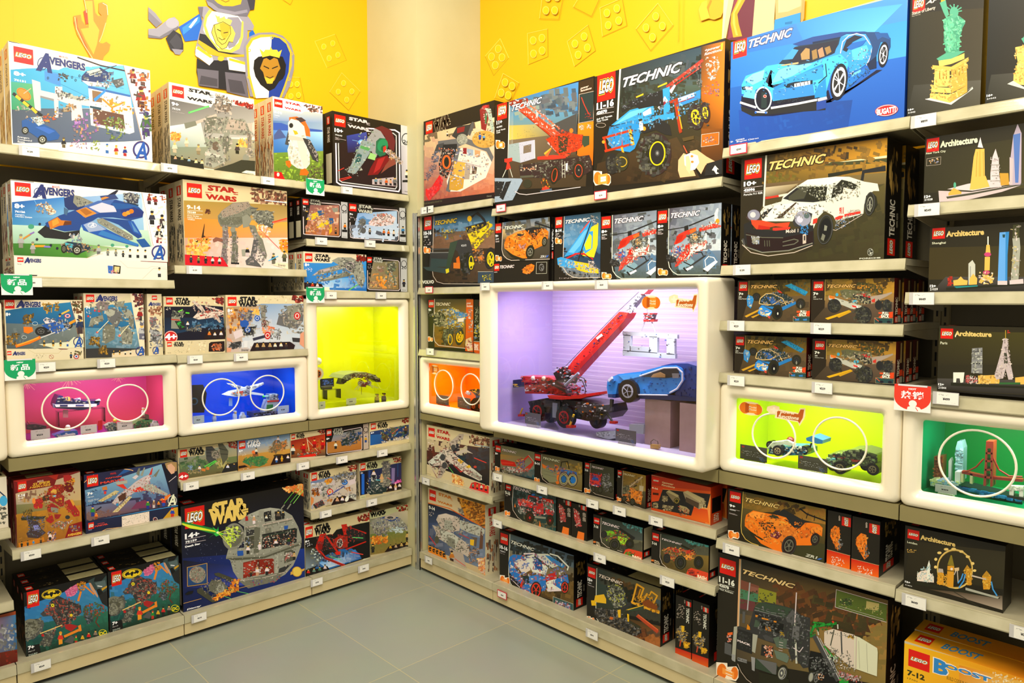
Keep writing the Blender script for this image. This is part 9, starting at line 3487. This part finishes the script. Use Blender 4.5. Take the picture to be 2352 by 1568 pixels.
Kit('lifting_panel','pale grey model wall frame hanging from a red hook block in the large case','model part','R',V,.12,(1310,320),"""
@hook_block
p c83028 .11 .14 1265,322 1342,322 1338,335 1268,335
p 444 .11 .14 1275,335 1335,335 1325,370 1285,370
p c83028 .11 .14 1265,370 1345,370 1340,388 1268,388
b c83028,333,ddd .11 26 .005 1268,325 1340,325 1338,385 1270,385
t 999 .125 .0015 1290,150 1295,322
@sling
t c8c8c0 .12 .003 1275,390 1250,455
t c8c8c0 .12 .003 1330,390 1355,462
@frame
p c4ccc8 .115 .13 1110,458 1520,485 1520,515 1110,490
p bcc4c0 .115 .13 1110,600 1505,630 1505,665 1110,642
p c4ccc8 .115 .13 1115,485 1170,488 1170,610 1115,605
p c4ccc8 .115 .13 1310,498 1370,500 1370,625 1310,620
p c4ccc8 .115 .13 1440,508 1500,512 1500,635 1440,632
p b4bcb8 .115 .13 1165,570 1315,580 1315,620 1165,610
b 222,2a5ca8,8a9098 .115 26 .004 1110,458 1520,490 1505,660 1112,640
""")
Kit('toy_supercar','light blue model supercar with grey rims, raised on a wooden block','model car','R',V,.10,(1300,975),"""
@bodywork
p 2f8cd8 .05 .22 995,840 1010,810 1080,780 1250,760 1400,720 1500,715 1560,740 1570,820 1520,900 1460,930 1225,935 1215,880 1150,838 1075,850 1060,930 1000,930 992,880
p 143c80 .06 .22 1400,718 1480,700 1600,700 1665,720 1665,960 1560,970 1500,930 1560,850
p 0f2c5a .05 .2 1225,930 1460,935 1665,960 1660,985 1230,965
p 1c3a70 .045 .2 1000,930 1058,935 1055,960 1002,955
p 4aa8ec .045 .05 1080,790 1250,775 1240,800 1120,825
b 2f8cd8,2a80c8,1c5a9c .05 50 .006 1000,830 1240,770 1400,820 1540,820 1470,925 1230,930 1160,845 1010,900
b 143c80,1c3a70 .06 30 .008 1560,720 1665,730 1665,960 1540,940
@cabin
p 20242c .045 .06 1245,795 1400,735 1520,735 1540,800 1420,810 1280,800
p b08a58 .042 .05 1340,780 1390,765 1430,785 1430,805 1320,805
p 8a8a88 .04 .05 1480,775 1530,775 1530,810 1485,810
@side_arc
t d8dce0 .035 .0035 1240,795 1420,735 1520,732 1560,770 1560,830 1520,890 1465,920
t d8dce0 .04 .003 1230,935 1450,938
@headlamp
p e8ecf0 .04 .06 1000,820 1025,800 1030,815 1005,840
@wheel
w 1c1c1c,b8bcc0 .03 .07 1148,908 72
@wheel
w 1c1c1c,b8bcc0 .18 .21 1180,905 60
""")
def block(name,lab,key,q,m,o0,o1,pl='R',cat='display block'):
    U=[uz(pl,o0,*zpx(key,*c)) for c in q]; s=Sheet(); u0,z0=U[0]
    s.box((0,0,0),(U[1][0]-u0,o1-o0,U[1][1]-z0),'fff'); o=s.build(name,m,None,wp(pl,u0,z0,o0),ROT[pl]); prop(o,lab,cat); settle(o,key,q[0][0]); return o
block('wooden_block','pale wooden block carrying the blue model supercar',V,((1275,1350),(1470,1034)),M_WOOD,.06,.2)
block('wooden_block','pale wooden block at the right end of the large case',V,((1535,1375),(1700,1036)),M_WOOD,.05,.2)
Kit('bag_handle','small brass lock with a wire loop before the wooden block','lock','R',V,.0,(1348,1330),"""
p c8a050 .0 .015 1318,1300 1380,1305 1378,1335 1318,1330
t 5a4a38 .007 .0015 1325,1300 1322,1280 1345,1262 1372,1275 1378,1300""")
Kit('flat_bricks','pale grey flat bricks lying in front of the model crane','model part','R',V,.02,(980,1280),"""
p b0b8b8 .02 .07 912,1235 1050,1225 1060,1280 1000,1290 915,1262
b 8a9090,c8d0d0 .02 26 .006 915,1240 1050,1232 1055,1275 925,1262
p a8b0b0 .05 .1 1160,1175 1270,1180 1265,1250 1160,1240""")
def plaque(pl,key,q,lab,col,txt,o=.06,tc='f4f4f0',foot=None,art=''):
    "little card on a brick foot"
    U=[uz(pl,o,*zpx(key,*c)) for c in q]; u0,z0=U[0][0],U[1][1]; w=U[1][0]-u0;h=U[0][1]-z0
    r=empty('info_card',wp(pl,u0,z0,o),ROT[pl],lab,'information card','information cards in the display cases')
    s=Sheet(); s.box((0,0,0),(w,.002,h),col); P=Print(s,(0,0,0),(1,0,0),(0,0,1),(0,-1,0),w,h,unitp(w,h),3); P.k=4; P.run(txt); s.build('card',M_PRINT,r)
    s=Sheet(); s.box((w*.15,-.004,-.012),(w*.85,.02,-.001),foot or 'c8c8c0'); s.build('foot',M_PLAS,r); settle(r,key,q[0][0]); return r
GC="r e0180c 6,8 16,20\ns ddd 26 5 10,40 70,40 70,46 10,46\ns ddd 30 4 10,56 85,56 85,60 10,60\ns ddd 30 4 10,68 85,68 85,72 10,72\ns e8a020 3 6 6,50 9,50 9,85 6,85\ns 2878c8,888 16 9 70,75 95,75 95,95 70,95"
def WC(p): return "s 888 20 4 20,14 70,14 70,24 20,24\nT 222 ¥%s 30,48 62,66\ns 999 26 3 10,80 80,80 80,88 10,88"%p
plaque('R',V,((378,1064),(494,1170)),'grey card with white text in front of the model crane','6e6e70',GC,.0)
plaque('R',V,((1058,1185),(1210,1305)),'grey card with white text beside the wooden block in the large case','6e6e70',GC,-.02)
plaque('R','W',((440,905),(645,1090)),'grey card under the left ring in the orange case','7c765c',GC,.05,foot='c83028')
plaque('R','W',((790,955),(1000,1165)),'grey card beside the wheeled robot in the orange case','7c765c',GC,.05,foot='c83028')
plaque('R','X',((200,498),(400,640)),'grey card at the left end of the lime case','5e5c48',GC,.04,foot='222')
plaque('R','X',((640,545),(860,685)),'grey card between the two model vehicles in the lime case','5e5c48',GC,.04,foot='e0dcc0')
plaque('R','X',((1680,785),(1840,870)),'white price card in the green case','e4e8e0',WC('499'),.05,foot='d8e0c0')
plaque('L','F',((262,1282),(430,1345)),'white price card at the left end of the pink case','e8e0dc',WC('259'),.04)
plaque('L','F',((690,1248),(832,1305)),'white price card in the middle of the pink case','e8e0dc',WC('349'),.04,foot='c83028')
plaque('L','F',((1005,1222),(1138,1275)),'white price card by the green beast in the pink case','e8e0dc',WC('229'),.04)
plaque('L','G',((392,1130),(490,1185)),'white price card at the left end of the blue case','d0e0e8',WC('229'),.04)
plaque('L','G',((1130,1055),(1228,1105)),'white price card beside the turret in the blue case','d0e0e8',WC('189'),.06)
plaque('L','G',((1728,1005),(1815,1045)),'white price card below the hovering craft in the yellow case','e8ecd0',WC('549'),.08)
plaque('L','G',((1488,1018),(1545,1070)),'white price card at the left edge of the yellow case','e8ecd0',WC('539'),.05)
plaque('L','G',((1500,835),(1620,900)),'black card with a blue picture in the yellow case','1c2430',"s 3a68c8 50 14 20,20 90,20 90,70 20,70\nr 8a8a78 5,85 95,92",.14,foot='1c2420')
FIG="""
p %s .0 .014 -14,0 -14,-28 14,-28 14,0
p %s .0 .014 -16,-28 -12,-58 12,-58 16,-28
e e8b85a .007 0,-70 .0065
p %s .001 .013 -11,-72 -11,-84 11,-84 11,-72"""
def toyfig(pl,key,x,y,o,cols,lab,k=1.0):
    t=[]
    for ln in (FIG%cols).strip().split('\n'):
        w=ln.split(); n=4 if w[0]=='p' else 3
        w[2]='%.3f'%(float(w[2])+o)
        if w[0]=='p': w[3]='%.3f'%(float(w[3])+o)
        m=len(w) if w[0]=='p' else 4
        for i in range(n,m): a,b=w[i].split(','); w[i]='%.1f,%.1f'%(x+float(a)*k,y+float(b)*k)
        t.append(' '.join(w))
    Kit('toy_figure',lab,'toy figure',pl,key,o,(x,y),'\n'.join(t))
Kit('toy_hover_car','dark blue and white model hover car in the pink case','model vehicle','L','F',.14,(640,1120),"""
@hull
p 1c1c50 .10 .18 470,1090 480,1050 505,1000 540,1005 545,1050 860,1045 850,1080 780,1110 700,1125 480,1110
p e8e0e8 .095 .10 470,1078 830,1072 830,1095 780,1100 480,1100
p 1c1c50 .093 .096 515,1080 580,1080 580,1095 515,1095
p 3a3a80 .093 .096 650,1080 720,1080 720,1092 650,1092
p 8a8ab0 .11 .13 455,1075 475,1072 478,1105 458,1105
b 1c1c50,2c2c70,888 .1 46 .006 490,1010 560,1020 840,1050 780,1080 500,1080
p e8e0e8 .10 .12 790,1060 860,1032 865,1045 830,1070
@windscreen
p c8c0d8 .12 .13 640,1030 690,1020 695,1050 670,1050
@driver
p c8a050 .12 .15 565,1020 600,1015 605,1055 565,1058
@stand
p d88890 .13 .134 540,1125 585,1125 585,1190 540,1190
""")
Kit('toy_jet','small blue and white model craft with a helmeted pilot in the pink case','model vehicle','L','F',.07,(570,1300),"""
p 2858a8 .05 .1 460,1300 560,1265 660,1255 670,1290 560,1325 500,1325
p e8e0e8 .045 .05 490,1300 640,1280 640,1295 500,1315
b 2858a8,ddd,889 .05 46 .006 480,1290 650,1270 650,1310 510,1320
p c8a050 .06 .08 560,1235 600,1235 605,1270 555,1270
e e8e8e8 .07 580,1225 .009""")
Kit('dark_sled','dark brown wedge-shaped model at the left end of the pink case','model vehicle','L','F',.09,(310,1285),"""
p 3a2028 .06 .12 228,1290 232,1250 300,1245 400,1262 395,1288 300,1300
t a82838 .07 .0025 232,1220 262,1255
b 3a2028,222,5a3038 .06 40 .006 235,1255 390,1262 380,1285 240,1288""")
Kit('toy_beast','green model reptile with a saddle in the pink case','model animal','L','F',.09,(1240,1255),"""
p 4a8a4c .06 .11 1145,1225 1180,1190 1260,1170 1350,1190 1355,1205 1290,1220 1260,1250 1200,1262 1150,1255
b 4a8a4c,2f6a3c,8a9a58,6a4a38 .06 90 .006 1150,1220 1200,1185 1340,1190 1260,1245 1160,1250
p 6a4a38 .06 .10 1245,1130 1275,1135 1280,1180 1240,1180
t 333 .06 .002 1190,1155 1245,1158""")
toyfig('L','F',1232,1170,.07,('e8e4e0','e8e4e0','e8e4e0'),'white toy figure riding the green beast in the pink case',.75)
Kit('toy_walker','small pale green model vehicle at the foot of the right ring in the pink case','model vehicle','L','F',.09,(960,1275),"""
b 8a9a90,5a6a68,c8c0a0,3a4a48 .06 90 .007 905,1215 960,1190 1030,1205 1030,1250 930,1280
p 8a9a90 .06 .11 910,1225 960,1200 1025,1215 1020,1260 930,1275
e e8c030 .07 985,1175 .008""")
Kit('toy_robot','white barrel-shaped toy robot at the right end of the pink case','toy figure','L','F',.05,(1330,1265),"""
p e8e4e4 .04 .06 1312,1258 1312,1220 1350,1220 1350,1258
p c8b8c8 .04 .06 1314,1220 1320,1203 1342,1203 1348,1220
p d8d0d8 .04 .06 1297,1265 1300,1225 1310,1225 1308,1265
p d8d0d8 .04 .06 1352,1265 1352,1225 1362,1225 1366,1265""")
Kit('red_logo_brick','small red square tile standing in the pink case','logo tile','L','F',.16,(858,1215),"p d01c24 .16 .164 840,1240 840,1160 876,1150 876,1230")
Kit('toy_spacecraft','white four-winged model spacecraft on a clear stand in the blue case','model spacecraft','L','G',.12,(830,970),"""
@fuselage
p e8eef0 .09 .13 670,975 730,945 860,920 900,930 905,965 850,985 760,990
p c8d0d8 .085 .09 760,930 860,900 870,925 790,945
p d83020 .085 .088 795,948 830,940 830,950 797,957
b ddd,8a9aa8,667,e87838 .09 60 .006 700,955 890,925 895,970 760,985
@wing
p d8e0e4 .1 .106 685,870 770,885 850,910 840,930 740,905
b ccc,889 .1 26 .005 690,872 840,912 830,925 740,900
@wing
p d8e0e4 .09 .096 860,905 1005,865 1010,880 900,940
b ccc,889 .09 26 .005 880,905 1000,870 1000,882 900,930
@wing
p d8e0e4 .08 .086 870,940 1010,965 1005,980 860,965
@wing
p c8d0d4 .13 .136 670,975 760,950 770,960 690,985
@engine
w 667,99a .08 .1 795,905 14
@engine
w 667,99a .075 .095 878,908 14
@engine
w 667,99a .075 .095 878,950 14
@stand
p 9ac0f0 .12 .123 705,1000 735,1000 735,1070 705,1070
""")
Kit('toy_turret','grey model turret with a green screen in the blue case','model building','L','G',.12,(1050,1125),"""
@base
p 445 .08 .16 920,1100 1130,1085 1125,1120 920,1135
b 445,889,222 .08 40 .007 925,1100 1120,1090 1120,1115 930,1130
@tower
p b8c0c8 .09 .14 1045,990 1140,985 1120,1090 1010,1098
p c83028 .085 .09 1040,995 1142,990 1142,1002 1040,1008
p 1c7a3c .083 .09 1040,1030 1090,1028 1085,1080 1035,1082
@cannon
p 8a9aa8 .09 .13 1055,940 1130,935 1130,985 1060,990
t 8ac0c8 .1 .005 1000,958 1060,955
e 30e060 .1 1005,958 .006
b 889,ccc,445 .09 30 .006 1055,940 1130,940 1130,985 1060,985
""")
Kit('black_panel','black dimpled panel with a round lens at the left end of the blue case','display panel','L','G',.10,(440,1100),"""
p 14161c .10 .11 385,888 480,885 512,960 490,1128 385,1130
w 2a4a58,111 .095 .1 402,1030 34""")
toyfig('L','G',760,1140,.06,('e0e8f0','e0e8f0','e0e8f0'),'white toy figure left of the small robot in the blue case')
toyfig('L','G',580,1155,.06,('b8c8d0','e0e8f0','222'),'white toy figure in the left ring of the blue case')
Kit('toy_robot','white barrel-shaped toy robot in the middle of the blue case','toy figure','L','G',.05,(828,1150),"""
p e0e8f0 .04 .06 815,1145 815,1105 845,1105 845,1145
p c8d0e8 .04 .06 816,1105 822,1085 838,1085 844,1105
p d0d8e8 .04 .06 803,1152 806,1112 813,1112 813,1152
p d0d8e8 .04 .06 847,1152 847,1112 854,1112 857,1152""")
Kit('toy_drone_craft','grey green model craft with drooping wings hovering in the yellow case','model spacecraft','L','G',.14,(1860,890),"""
@shell
p 8a9468 .06 .2 1690,830 1720,800 1800,778 1900,776 1980,800 2020,840 1990,835 1900,815 1800,820 1720,840
b 8a9468,5a5c3c,b8bc98,333 .06 90 .007 1700,825 1800,785 1980,800 2010,840 1900,820 1730,838
@wing
p 46482c .08 .12 1690,825 1760,835 1700,880 1672,880
b 46482c,222 .08 26 .007 1690,830 1760,835 1700,875
@wing
p 46482c .08 .12 1940,830 2015,825 2030,862 1990,862
b 46482c,222 .08 26 .007 1945,832 2015,830 2020,860
@cockpit
e d8d4c0 .09 1848,872 .014
e d8d4c0 .09 1925,872 .014
p 7a3a30 .08 .12 1870,870 1900,870 1900,905 1875,905
b ccc,7a3a30,667 .08 46 .006 1840,830 1930,830 1930,890 1850,890
t d8d4c0 .08 .002 1840,885 1800,930
t d8d4c0 .08 .002 1850,890 1825,930
t d8d4c0 .08 .002 1935,885 2005,915
t d8d4c0 .08 .002 1930,890 1960,915
@stand
t d0d030 .14 .002 1860,890 1860,970
""")
Kit('round_ball_model','white and orange round model cut off by the left edge of the yellow case','model robot','L','G',.12,(1490,870),"""
w e8e0c8,e87820 .08 .16 1478,790 52
e e8e0c8 .12 1480,680 .02""")
toyfig('L','G',2000,1020,.06,('5a5a20','c8b030','8a8a30'),'small tan toy figure, left of two in the yellow case')
toyfig('L','G',2060,1015,.06,('3a2c14','4a3818','3a2c14'),'small brown toy figure, right of two in the yellow case')
Kit('wheeled_robot','black and yellow model tracked robot with a blue band in the orange case','model robot','R','W',.12,(1080,1150),"""
@track
p 4a3c1c .08 .14 985,1150 985,1080 1010,1000 1060,950 1160,940 1200,1000 1200,1150
w 3a2c14,e87818 .07 .08 1050,1085 44
w 3a2c14,e87818 .07 .08 1160,1085 44
@body
p 3a78b8 .08 .12 1085,910 1180,905 1180,950 1085,945
b e8c020,222,3a3a20,555 .08 70 .009 1005,820 1180,800 1180,920 1090,900
p 2a2818 .09 .11 1003,810 1080,840 1120,900 1040,870
@gripper
b ccc,ddd .08 20 .008 940,840 1000,850 1000,900 950,890
""")
Kit('toy_buggy','light blue and white model buggy with a rear wing in the lime case','model car','R','X',.10,(560,610),"""
@body
p 2a88b8 .06 .15 410,600 420,560 450,545 640,550 700,570 700,610 520,615
p e8eee0 .055 .07 430,535 500,508 590,515 600,540 520,530 440,560
b 2a88b8,1c4a68,e8eee0,222 .06 90 .007 430,550 640,545 700,570 690,605 440,600
t e8eee0 .06 .004 410,560 450,515 560,500 620,530
e 7a2a20 .09 580,500 .014
@spoiler
p 2070a8 .08 .15 698,480 740,465 825,498 820,525 780,525 700,500
t 222 .1 .003 740,520 730,550
@wheel
w 1c1c18,c8b088 .04 .07 482,578 40
@wheel
w 1c1c18,555 .13 .16 425,535 30
@wheel
w 1c1c18,555 .06 .09 680,575 34
""")
Kit('toy_truck','olive and black model truck with big tyres in the lime case','model car','R','X',.10,(1070,700),"""
@body
p 5a6840 .06 .16 865,555 980,545 1020,520 1110,515 1230,550 1242,560 1242,640 1110,640 1000,620 870,610
p 2c3020 .055 .06 1030,530 1110,525 1115,575 1010,580
p a83020 .054 .058 900,560 1000,575 985,590 910,575
p a83020 .054 .058 1040,590 1130,600 1120,615 1050,610
b 5a6840,3a4028,8a9468,222,9ab878 .06 120 .008 870,560 1020,530 1120,520 1235,570 1235,630 1000,620 880,600
t 222 .055 .003 1130,530 1240,590
@bumper
b aac890,333,70c0c0 .05 30 .007 860,580 920,590 920,640 865,630
@wheel
w 1c1c18,6a6448 .03 .08 955,655 52
@wheel
w 1c1c18,6a6448 .03 .08 1205,665 50
@wheel
w 1c1c18,444 .14 .18 900,640 42
@wheel
w 1c1c18,444 .14 .18 1150,640 42
""")
Kit('model_skyline','small model city skyline with towers in the green case','model building','R','X',.14,(1760,760),"""
@baseplate
p 223 .125 .2 1640,770 1900,790 2340,900 2340,925 1900,820 1640,790
b 2878b8,3a98d8 .124 90 .008 1850,790 2340,890 2340,905 1860,815
@brown_tower
p 8a4a20 .12 .16 1672,565 1738,560 1735,740 1668,735
b 6a3818,a05c2c .12 60 .005 1674,570 1736,565 1733,735 1670,735
@white_tower
p e0ece4 .13 .15 1782,600 1798,575 1806,600 1800,750 1780,745
@glass_tower
p 8ac0c0 .12 .16 1835,500 1850,450 1880,445 1895,500 1890,745 1830,740
b 7ab0b4,a8d8d8 .12 40 .006 1838,500 1890,500 1888,740 1834,735
@low_buildings
p d8e8a0 .08 .12 1640,770 1645,740 1690,735 1700,770
p a8c8e0 .08 .12 1700,770 1705,740 1760,742 1765,780
p e0ece4 .08 .12 1828,770 1830,680 1870,682 1870,775
b d8e8a0,8ac0d0,e8e8d8 .08 40 .007 1640,740 1860,750 1860,785 1650,780
""")
Kit('model_bridge','red model suspension bridge in the green case','model building','R','X',.09,(2080,850),"""
@tower
p a83a20 .07 .11 2065,505 2120,508 2112,850 2095,850 2100,560 2075,560 2062,845 2042,842
p a83a20 .07 .11 2062,590 2112,592 2112,605 2062,603
p a83a20 .07 .11 2060,650 2110,652 2110,665 2060,663
p a83a20 .07 .11 2056,715 2108,718 2108,732 2056,728
p a83a20 .07 .11 2052,770 2105,775 2105,790 2052,785
@deck
p 9a3018 .08 .1 1880,730 2060,770 2340,795 2340,815 2060,790 1880,750
@pier
p d8d8a0 .08 .1 1872,750 1892,752 1890,820 1870,815
@pier
p d8d8a0 .08 .1 1942,750 1962,755 1960,830 1940,825
@cable
t 9a3018 .075 .0025 2045,640 1990,700 1930,730 1885,738
@cable
t 9a3018 .075 .0025 2118,630 2160,720 2240,770 2340,775
""")
Kit('model_arch','small white model arch in the green case','model building','R','X',.03,(2290,935),"""
@plate
p 222c20 .02 .06 2222,930 2225,915 2360,935 2360,960
@arch
p d8e4d0 .03 .05 2240,925 2240,860 2235,845 2345,850 2345,940 2315,938 2315,885 2275,880 2272,932
b e8f0e0,b8c8b0 .03 30 .005 2240,845 2345,852 2345,875 2240,870
""")
# clear display stands
for pl,k,q,o,lab in (('L','G',((1680,920),(1560,1015)),.12,'clear acrylic riser in the yellow case'),('L','F',((500,1142),(905,1225)),.13,'clear acrylic riser under the hover car in the pink case')):
    U=[uz(pl,o,*zpx(k,*c)) for c in q]; a,b=sorted((U[0][0],U[1][0])); s=Sheet()
    z0,z1=sorted((U[0][1],U[1][1])); w=b-a;h=z1-z0
    s.box((0,0,h-.002),(w,.06,h),'fff'); s.box((0,0,0),(.002,.06,h-.002),'fff'); s.box((w-.002,0,0),(w,.06,h-.002),'fff')
    o_=s.build('acrylic_riser',M_GLASS,None,wp(pl,a,z0,o),ROT[pl]); prop(o_,lab,'display riser')
# rings on the panes
M_RING=mat('white_ring','f4ecd4',rough=.35)
for pl,k,cx,cy,r,rz,lab in (('L','F',570,1112,.083,0,'white ring on the pane of the pink case, left one'),('L','F',1098,1065,.077,0,'white ring on the pane of the pink case, right one'),
  ('L','G',636,992,.083,0,'white ring on the pane of the blue case, left one'),('L','G',1040,955,.083,0,'white ring on the pane of the blue case, right one'),
  ('R','W',562,812,.079,0,'white ring on the pane of the orange case, left one'),('R','W',1010,882,.079,0,'white ring on the pane of the orange case, right one'),
  ('R','X',450,465,.077,0,'white ring on the pane of the lime case, left one'),('R','X',950,522,.084,0,'white ring on the pane of the lime case, right one'),
  ('R','X',1990,672,.094,0,'white ring on the pane of the green case')):
    u,z=uz(pl,.026,*zpx(k,cx,cy)); s=Sheet(); s.torus((0,0,0),(0,1,0),r,.0032,'fff',48,8)
    o=s.build('white_ring',M_RING,None,wp(pl,u,z,.026),ROT[pl]); prop(o,lab,'ring','white rings on the panes')
# stickers on the panes
def sticker(pl,k,q,o,lab,art):
    U=[uz(pl,o,*zpx(k,*c)) for c in q]; u0,z0=U[0][0],U[1][1]; w=U[1][0]-u0;h=U[0][1]-z0
    s=Sheet(); P=Print(s,(0,0,0),(1,0,0),(0,0,1),(0,-1,0),w,h,unitp(w,h),3); P.k=1; P.run(art)
    ob=s.build('pane_sticker',M_PRINT,None,wp(pl,u0,z0,o),ROT[pl]); prop(ob,lab,'sticker','orange stickers on the panes')
PF="p f8dcb0 2,14 20,2 34,8 34,22 84,30 86,4 100,0 100,40 97,58 86,98 82,78 22,70 24,48 10,52 0,34\np b85a18 28,30 82,36 88,10 97,8 94,52 86,84 82,72 28,64\np f8e8c8 10,24 16,24 17,12 23,12 23,24 30,25 30,34 23,33 23,44 16,43 16,33 10,32\ni f8e8c8 power 36,28 76,46\ni f8e8c8 functions 32,48 84,66"
EG="e f8dcb0 50,50 50,50\nr f8dcb0 25,5 80,95\ne e07010 26,50 22,42\ne e07010 78,52 20,40\nr f09028 28,16 76,82\np b04c08 28,16 44,16 44,82 28,82\nt f8e8c8 Model|Model 44,34 74,64"
sticker('R',V,((1252,190),(1395,298)),-.075,'orange engine-shaped sticker on the pane of the large case',EG)
sticker('R',V,((1455,178),(1672,325)),-.075,'orange lettered flash sticker on the pane of the large case',PF)
sticker('R','W',((328,475),(495,645)),.024,'orange engine-shaped sticker on the pane of the orange case',EG)
sticker('R','X',((188,195),(368,320)),.022,'orange engine-shaped sticker on the pane of the lime case',EG)
sticker('R','X',((400,222),(690,400)),.020,'orange lettered flash sticker on the pane of the lime case',PF)
# ================= price tags and signs on the shelf lips =================
TG=[('L','A',252,1296,1299),('L','A',1452,1440,799),('L','C',254,1176,749),('L','C',1092,1277,1099),('L','D',345,1262,699),('L','E',305,915,1199),('L','E',1467,652,239),('L','E',1914,675,239),('L','E',1555,1148,529),('L','E',2014,1150,259),
('L','F',392,756,259),('L','F',912,724,359),('L','F',1673,692,349),('L','G',810,645,649),('L','H',390,1388,399),('L','H',1262,1208,299),('L','I',438,1388,549),('L','J',202,685,229),('L','J',740,590,229),('L','J',1262,496,159),('L','J',1632,436,179),('L','J',2015,373,199),
('L','J',1478,950,249),('L','J',1915,842,249),('L','L',808,1222,549),('L','L',312,1368,799),('L','K',250,1472,4199),
('R','M',280,1405,2999),('R','M',1102,1390,2299,1),('R','N',145,1448,2199,1),('R','O',155,1490,2999,1),('R','P',232,905,899),('R','T',258,135,549),('R','T',218,802,449),('R','T',398,1552,499),('R','Q',96,130,2199),('R','Q',137,844,1299,1),
('R','Q',640,815,449),('R','Q',1203,805,349),('R','R',690,1045,349),('R','Q',146,1401,1099),('R','U',298,92,1399),('R','U',234,695,229),('R','U',1152,725,229),('R','U',235,1290,229),('R','U',1165,1368,229),
('R','Y',163,675,899),('R','Y',880,636,129),('R','Y',190,1465,1099),('R','Y',878,1100,449),('R','Z',522,525,249),('R','Z',1008,660,99),('R','Z',1268,729,99),('R','Z',1620,828,399),
('R','a',1038,412,229),('R','a',1664,628,229),('R','a',132,750,699,1),('R','a',965,1120,599),('R','b',245,910,449),('R','d',278,815,449),('R','d',1300,1115,399)]
WHO={}
for t in TG:
    pl,k,x,y,pr=t[:5]; red=len(t)>5; on=(k=='Q' and x in(640,1203)) or k=='R'
    o=-.104 if on else -.0125
    u,z=uz(pl,o,*zpx(k,x,y)); w,h=.066,.036
    s=Sheet(); s.box((-w/2,0,-h/2),(w/2,.0025,h/2),'c83040' if red else 'c8c4c0'); P=Print(s,(-w/2,0,-h/2),(1,0,0),(0,0,1),(0,-1,0),w,h,unitp(w,h),2,4e-5); P.k=2
    P.run("r f4f0e4 %s\ns 888 20 4 24,18 60,18 60,26 24,26\nT 333 ¥%d 40,46 66,64\ns b8b4b0 24 3 20,80 90,80 90,86 20,86"%('6,10 94,90' if red else '16,4 98,96',pr))
    ob=s.build('price_tag',M_PRINT,None,wp(pl,u,z,o),ROT[pl]); bx=None
    # name the tag after the box straight above it
    best=None
    for b,bw,bh,bd in BOXES:
        if (abs(b.rotation_euler.z)>.1)!=(pl=='L'): continue
        u0=b.location.y if pl=='L' else b.location.x
        dz=b.location.z-z
        if -.06<dz<.3:
            du=max(0,u0-u,u-u0-bw); sc=du+abs(dz)*2
            if best is None or sc<best[0]: best=(sc,b,u-u0)
    nm=re.sub(r'^(the )','',best[1]['label']); nm=re.split(r',| beside| standing| on the| in front| above',nm)[0]
    pre='red-edged price tag' if red else 'white price tag'
    lab=' '.join((pre+' below the '+nm).split()[:15]); n=WHO.get(lab,0); WHO[lab]=n+1
    if n: lab=' '.join((('second ','third ','fourth ')[min(n-1,2)]+pre+' below the '+nm).split()[:16])
    prop(ob,lab,'price tag','price tags clipped to the shelf lips')
def sign(pl,k,q,o,lab,col,zh,en):
    x=(q[0]+q[2])/2;y=(q[1]+q[3])/2; u,z=uz(pl,o,*zpx(k,x,y)); w,h=.098,.078
    r=empty('shelf_sign',wp(pl,u-w/2,z-h/2,o),ROT[pl],lab,'shelf sign','small printed signs hung on the shelf lips')
    s=Sheet(); s.box((0,0,0),(w,.0015,h),'f6f2ea'); P=Print(s,(0,0,0),(1,0,0),(0,0,1),(0,-1,0),w,h,unitp(w,h),2,4e-5); P.k=2
    P.run("r %s 0,0 100,50\ne %s 50,48 50,48\nT fff %s 40,12 60,18\ne f6f2ea 52,70 11,13\np f6f2ea 36,100 38,84 50,78 70,82 82,100\nl %s 2 60,84 66,96"%(col,col,en,col))
    P.text(hx('fff'),zh,20,24,80,52,.025); s.build('card',M_PRINT,r)
    s=Sheet(); s.box((w*.1,-.0005,h-.004),(w*.9,.003,h+.001),'ddd'); s.build('clip',M_PLAS,r)
sign('L','D',(50,1185,318,1388),-.017,'green new-arrival sign below the dark blue jet boxes','10a060','新品','NEW')
sign('L','C',(665,1180,850,1305),-.017,'green new-arrival sign on the left top shelf','10a060','新品','NEW')
sign('L','E',(1335,1092,1492,1198),-.017,'green new-arrival sign above the yellow display case','10a060','新品','NEW')
sign('L','F',(72,708,275,850),-.017,'green new-arrival sign above the pink display case','10a060','新品','NEW')
sign('R','X',(1395,92,1612,268),-.017,'red best-seller sign between the lime and green cases','e83c28','热销','HOT')
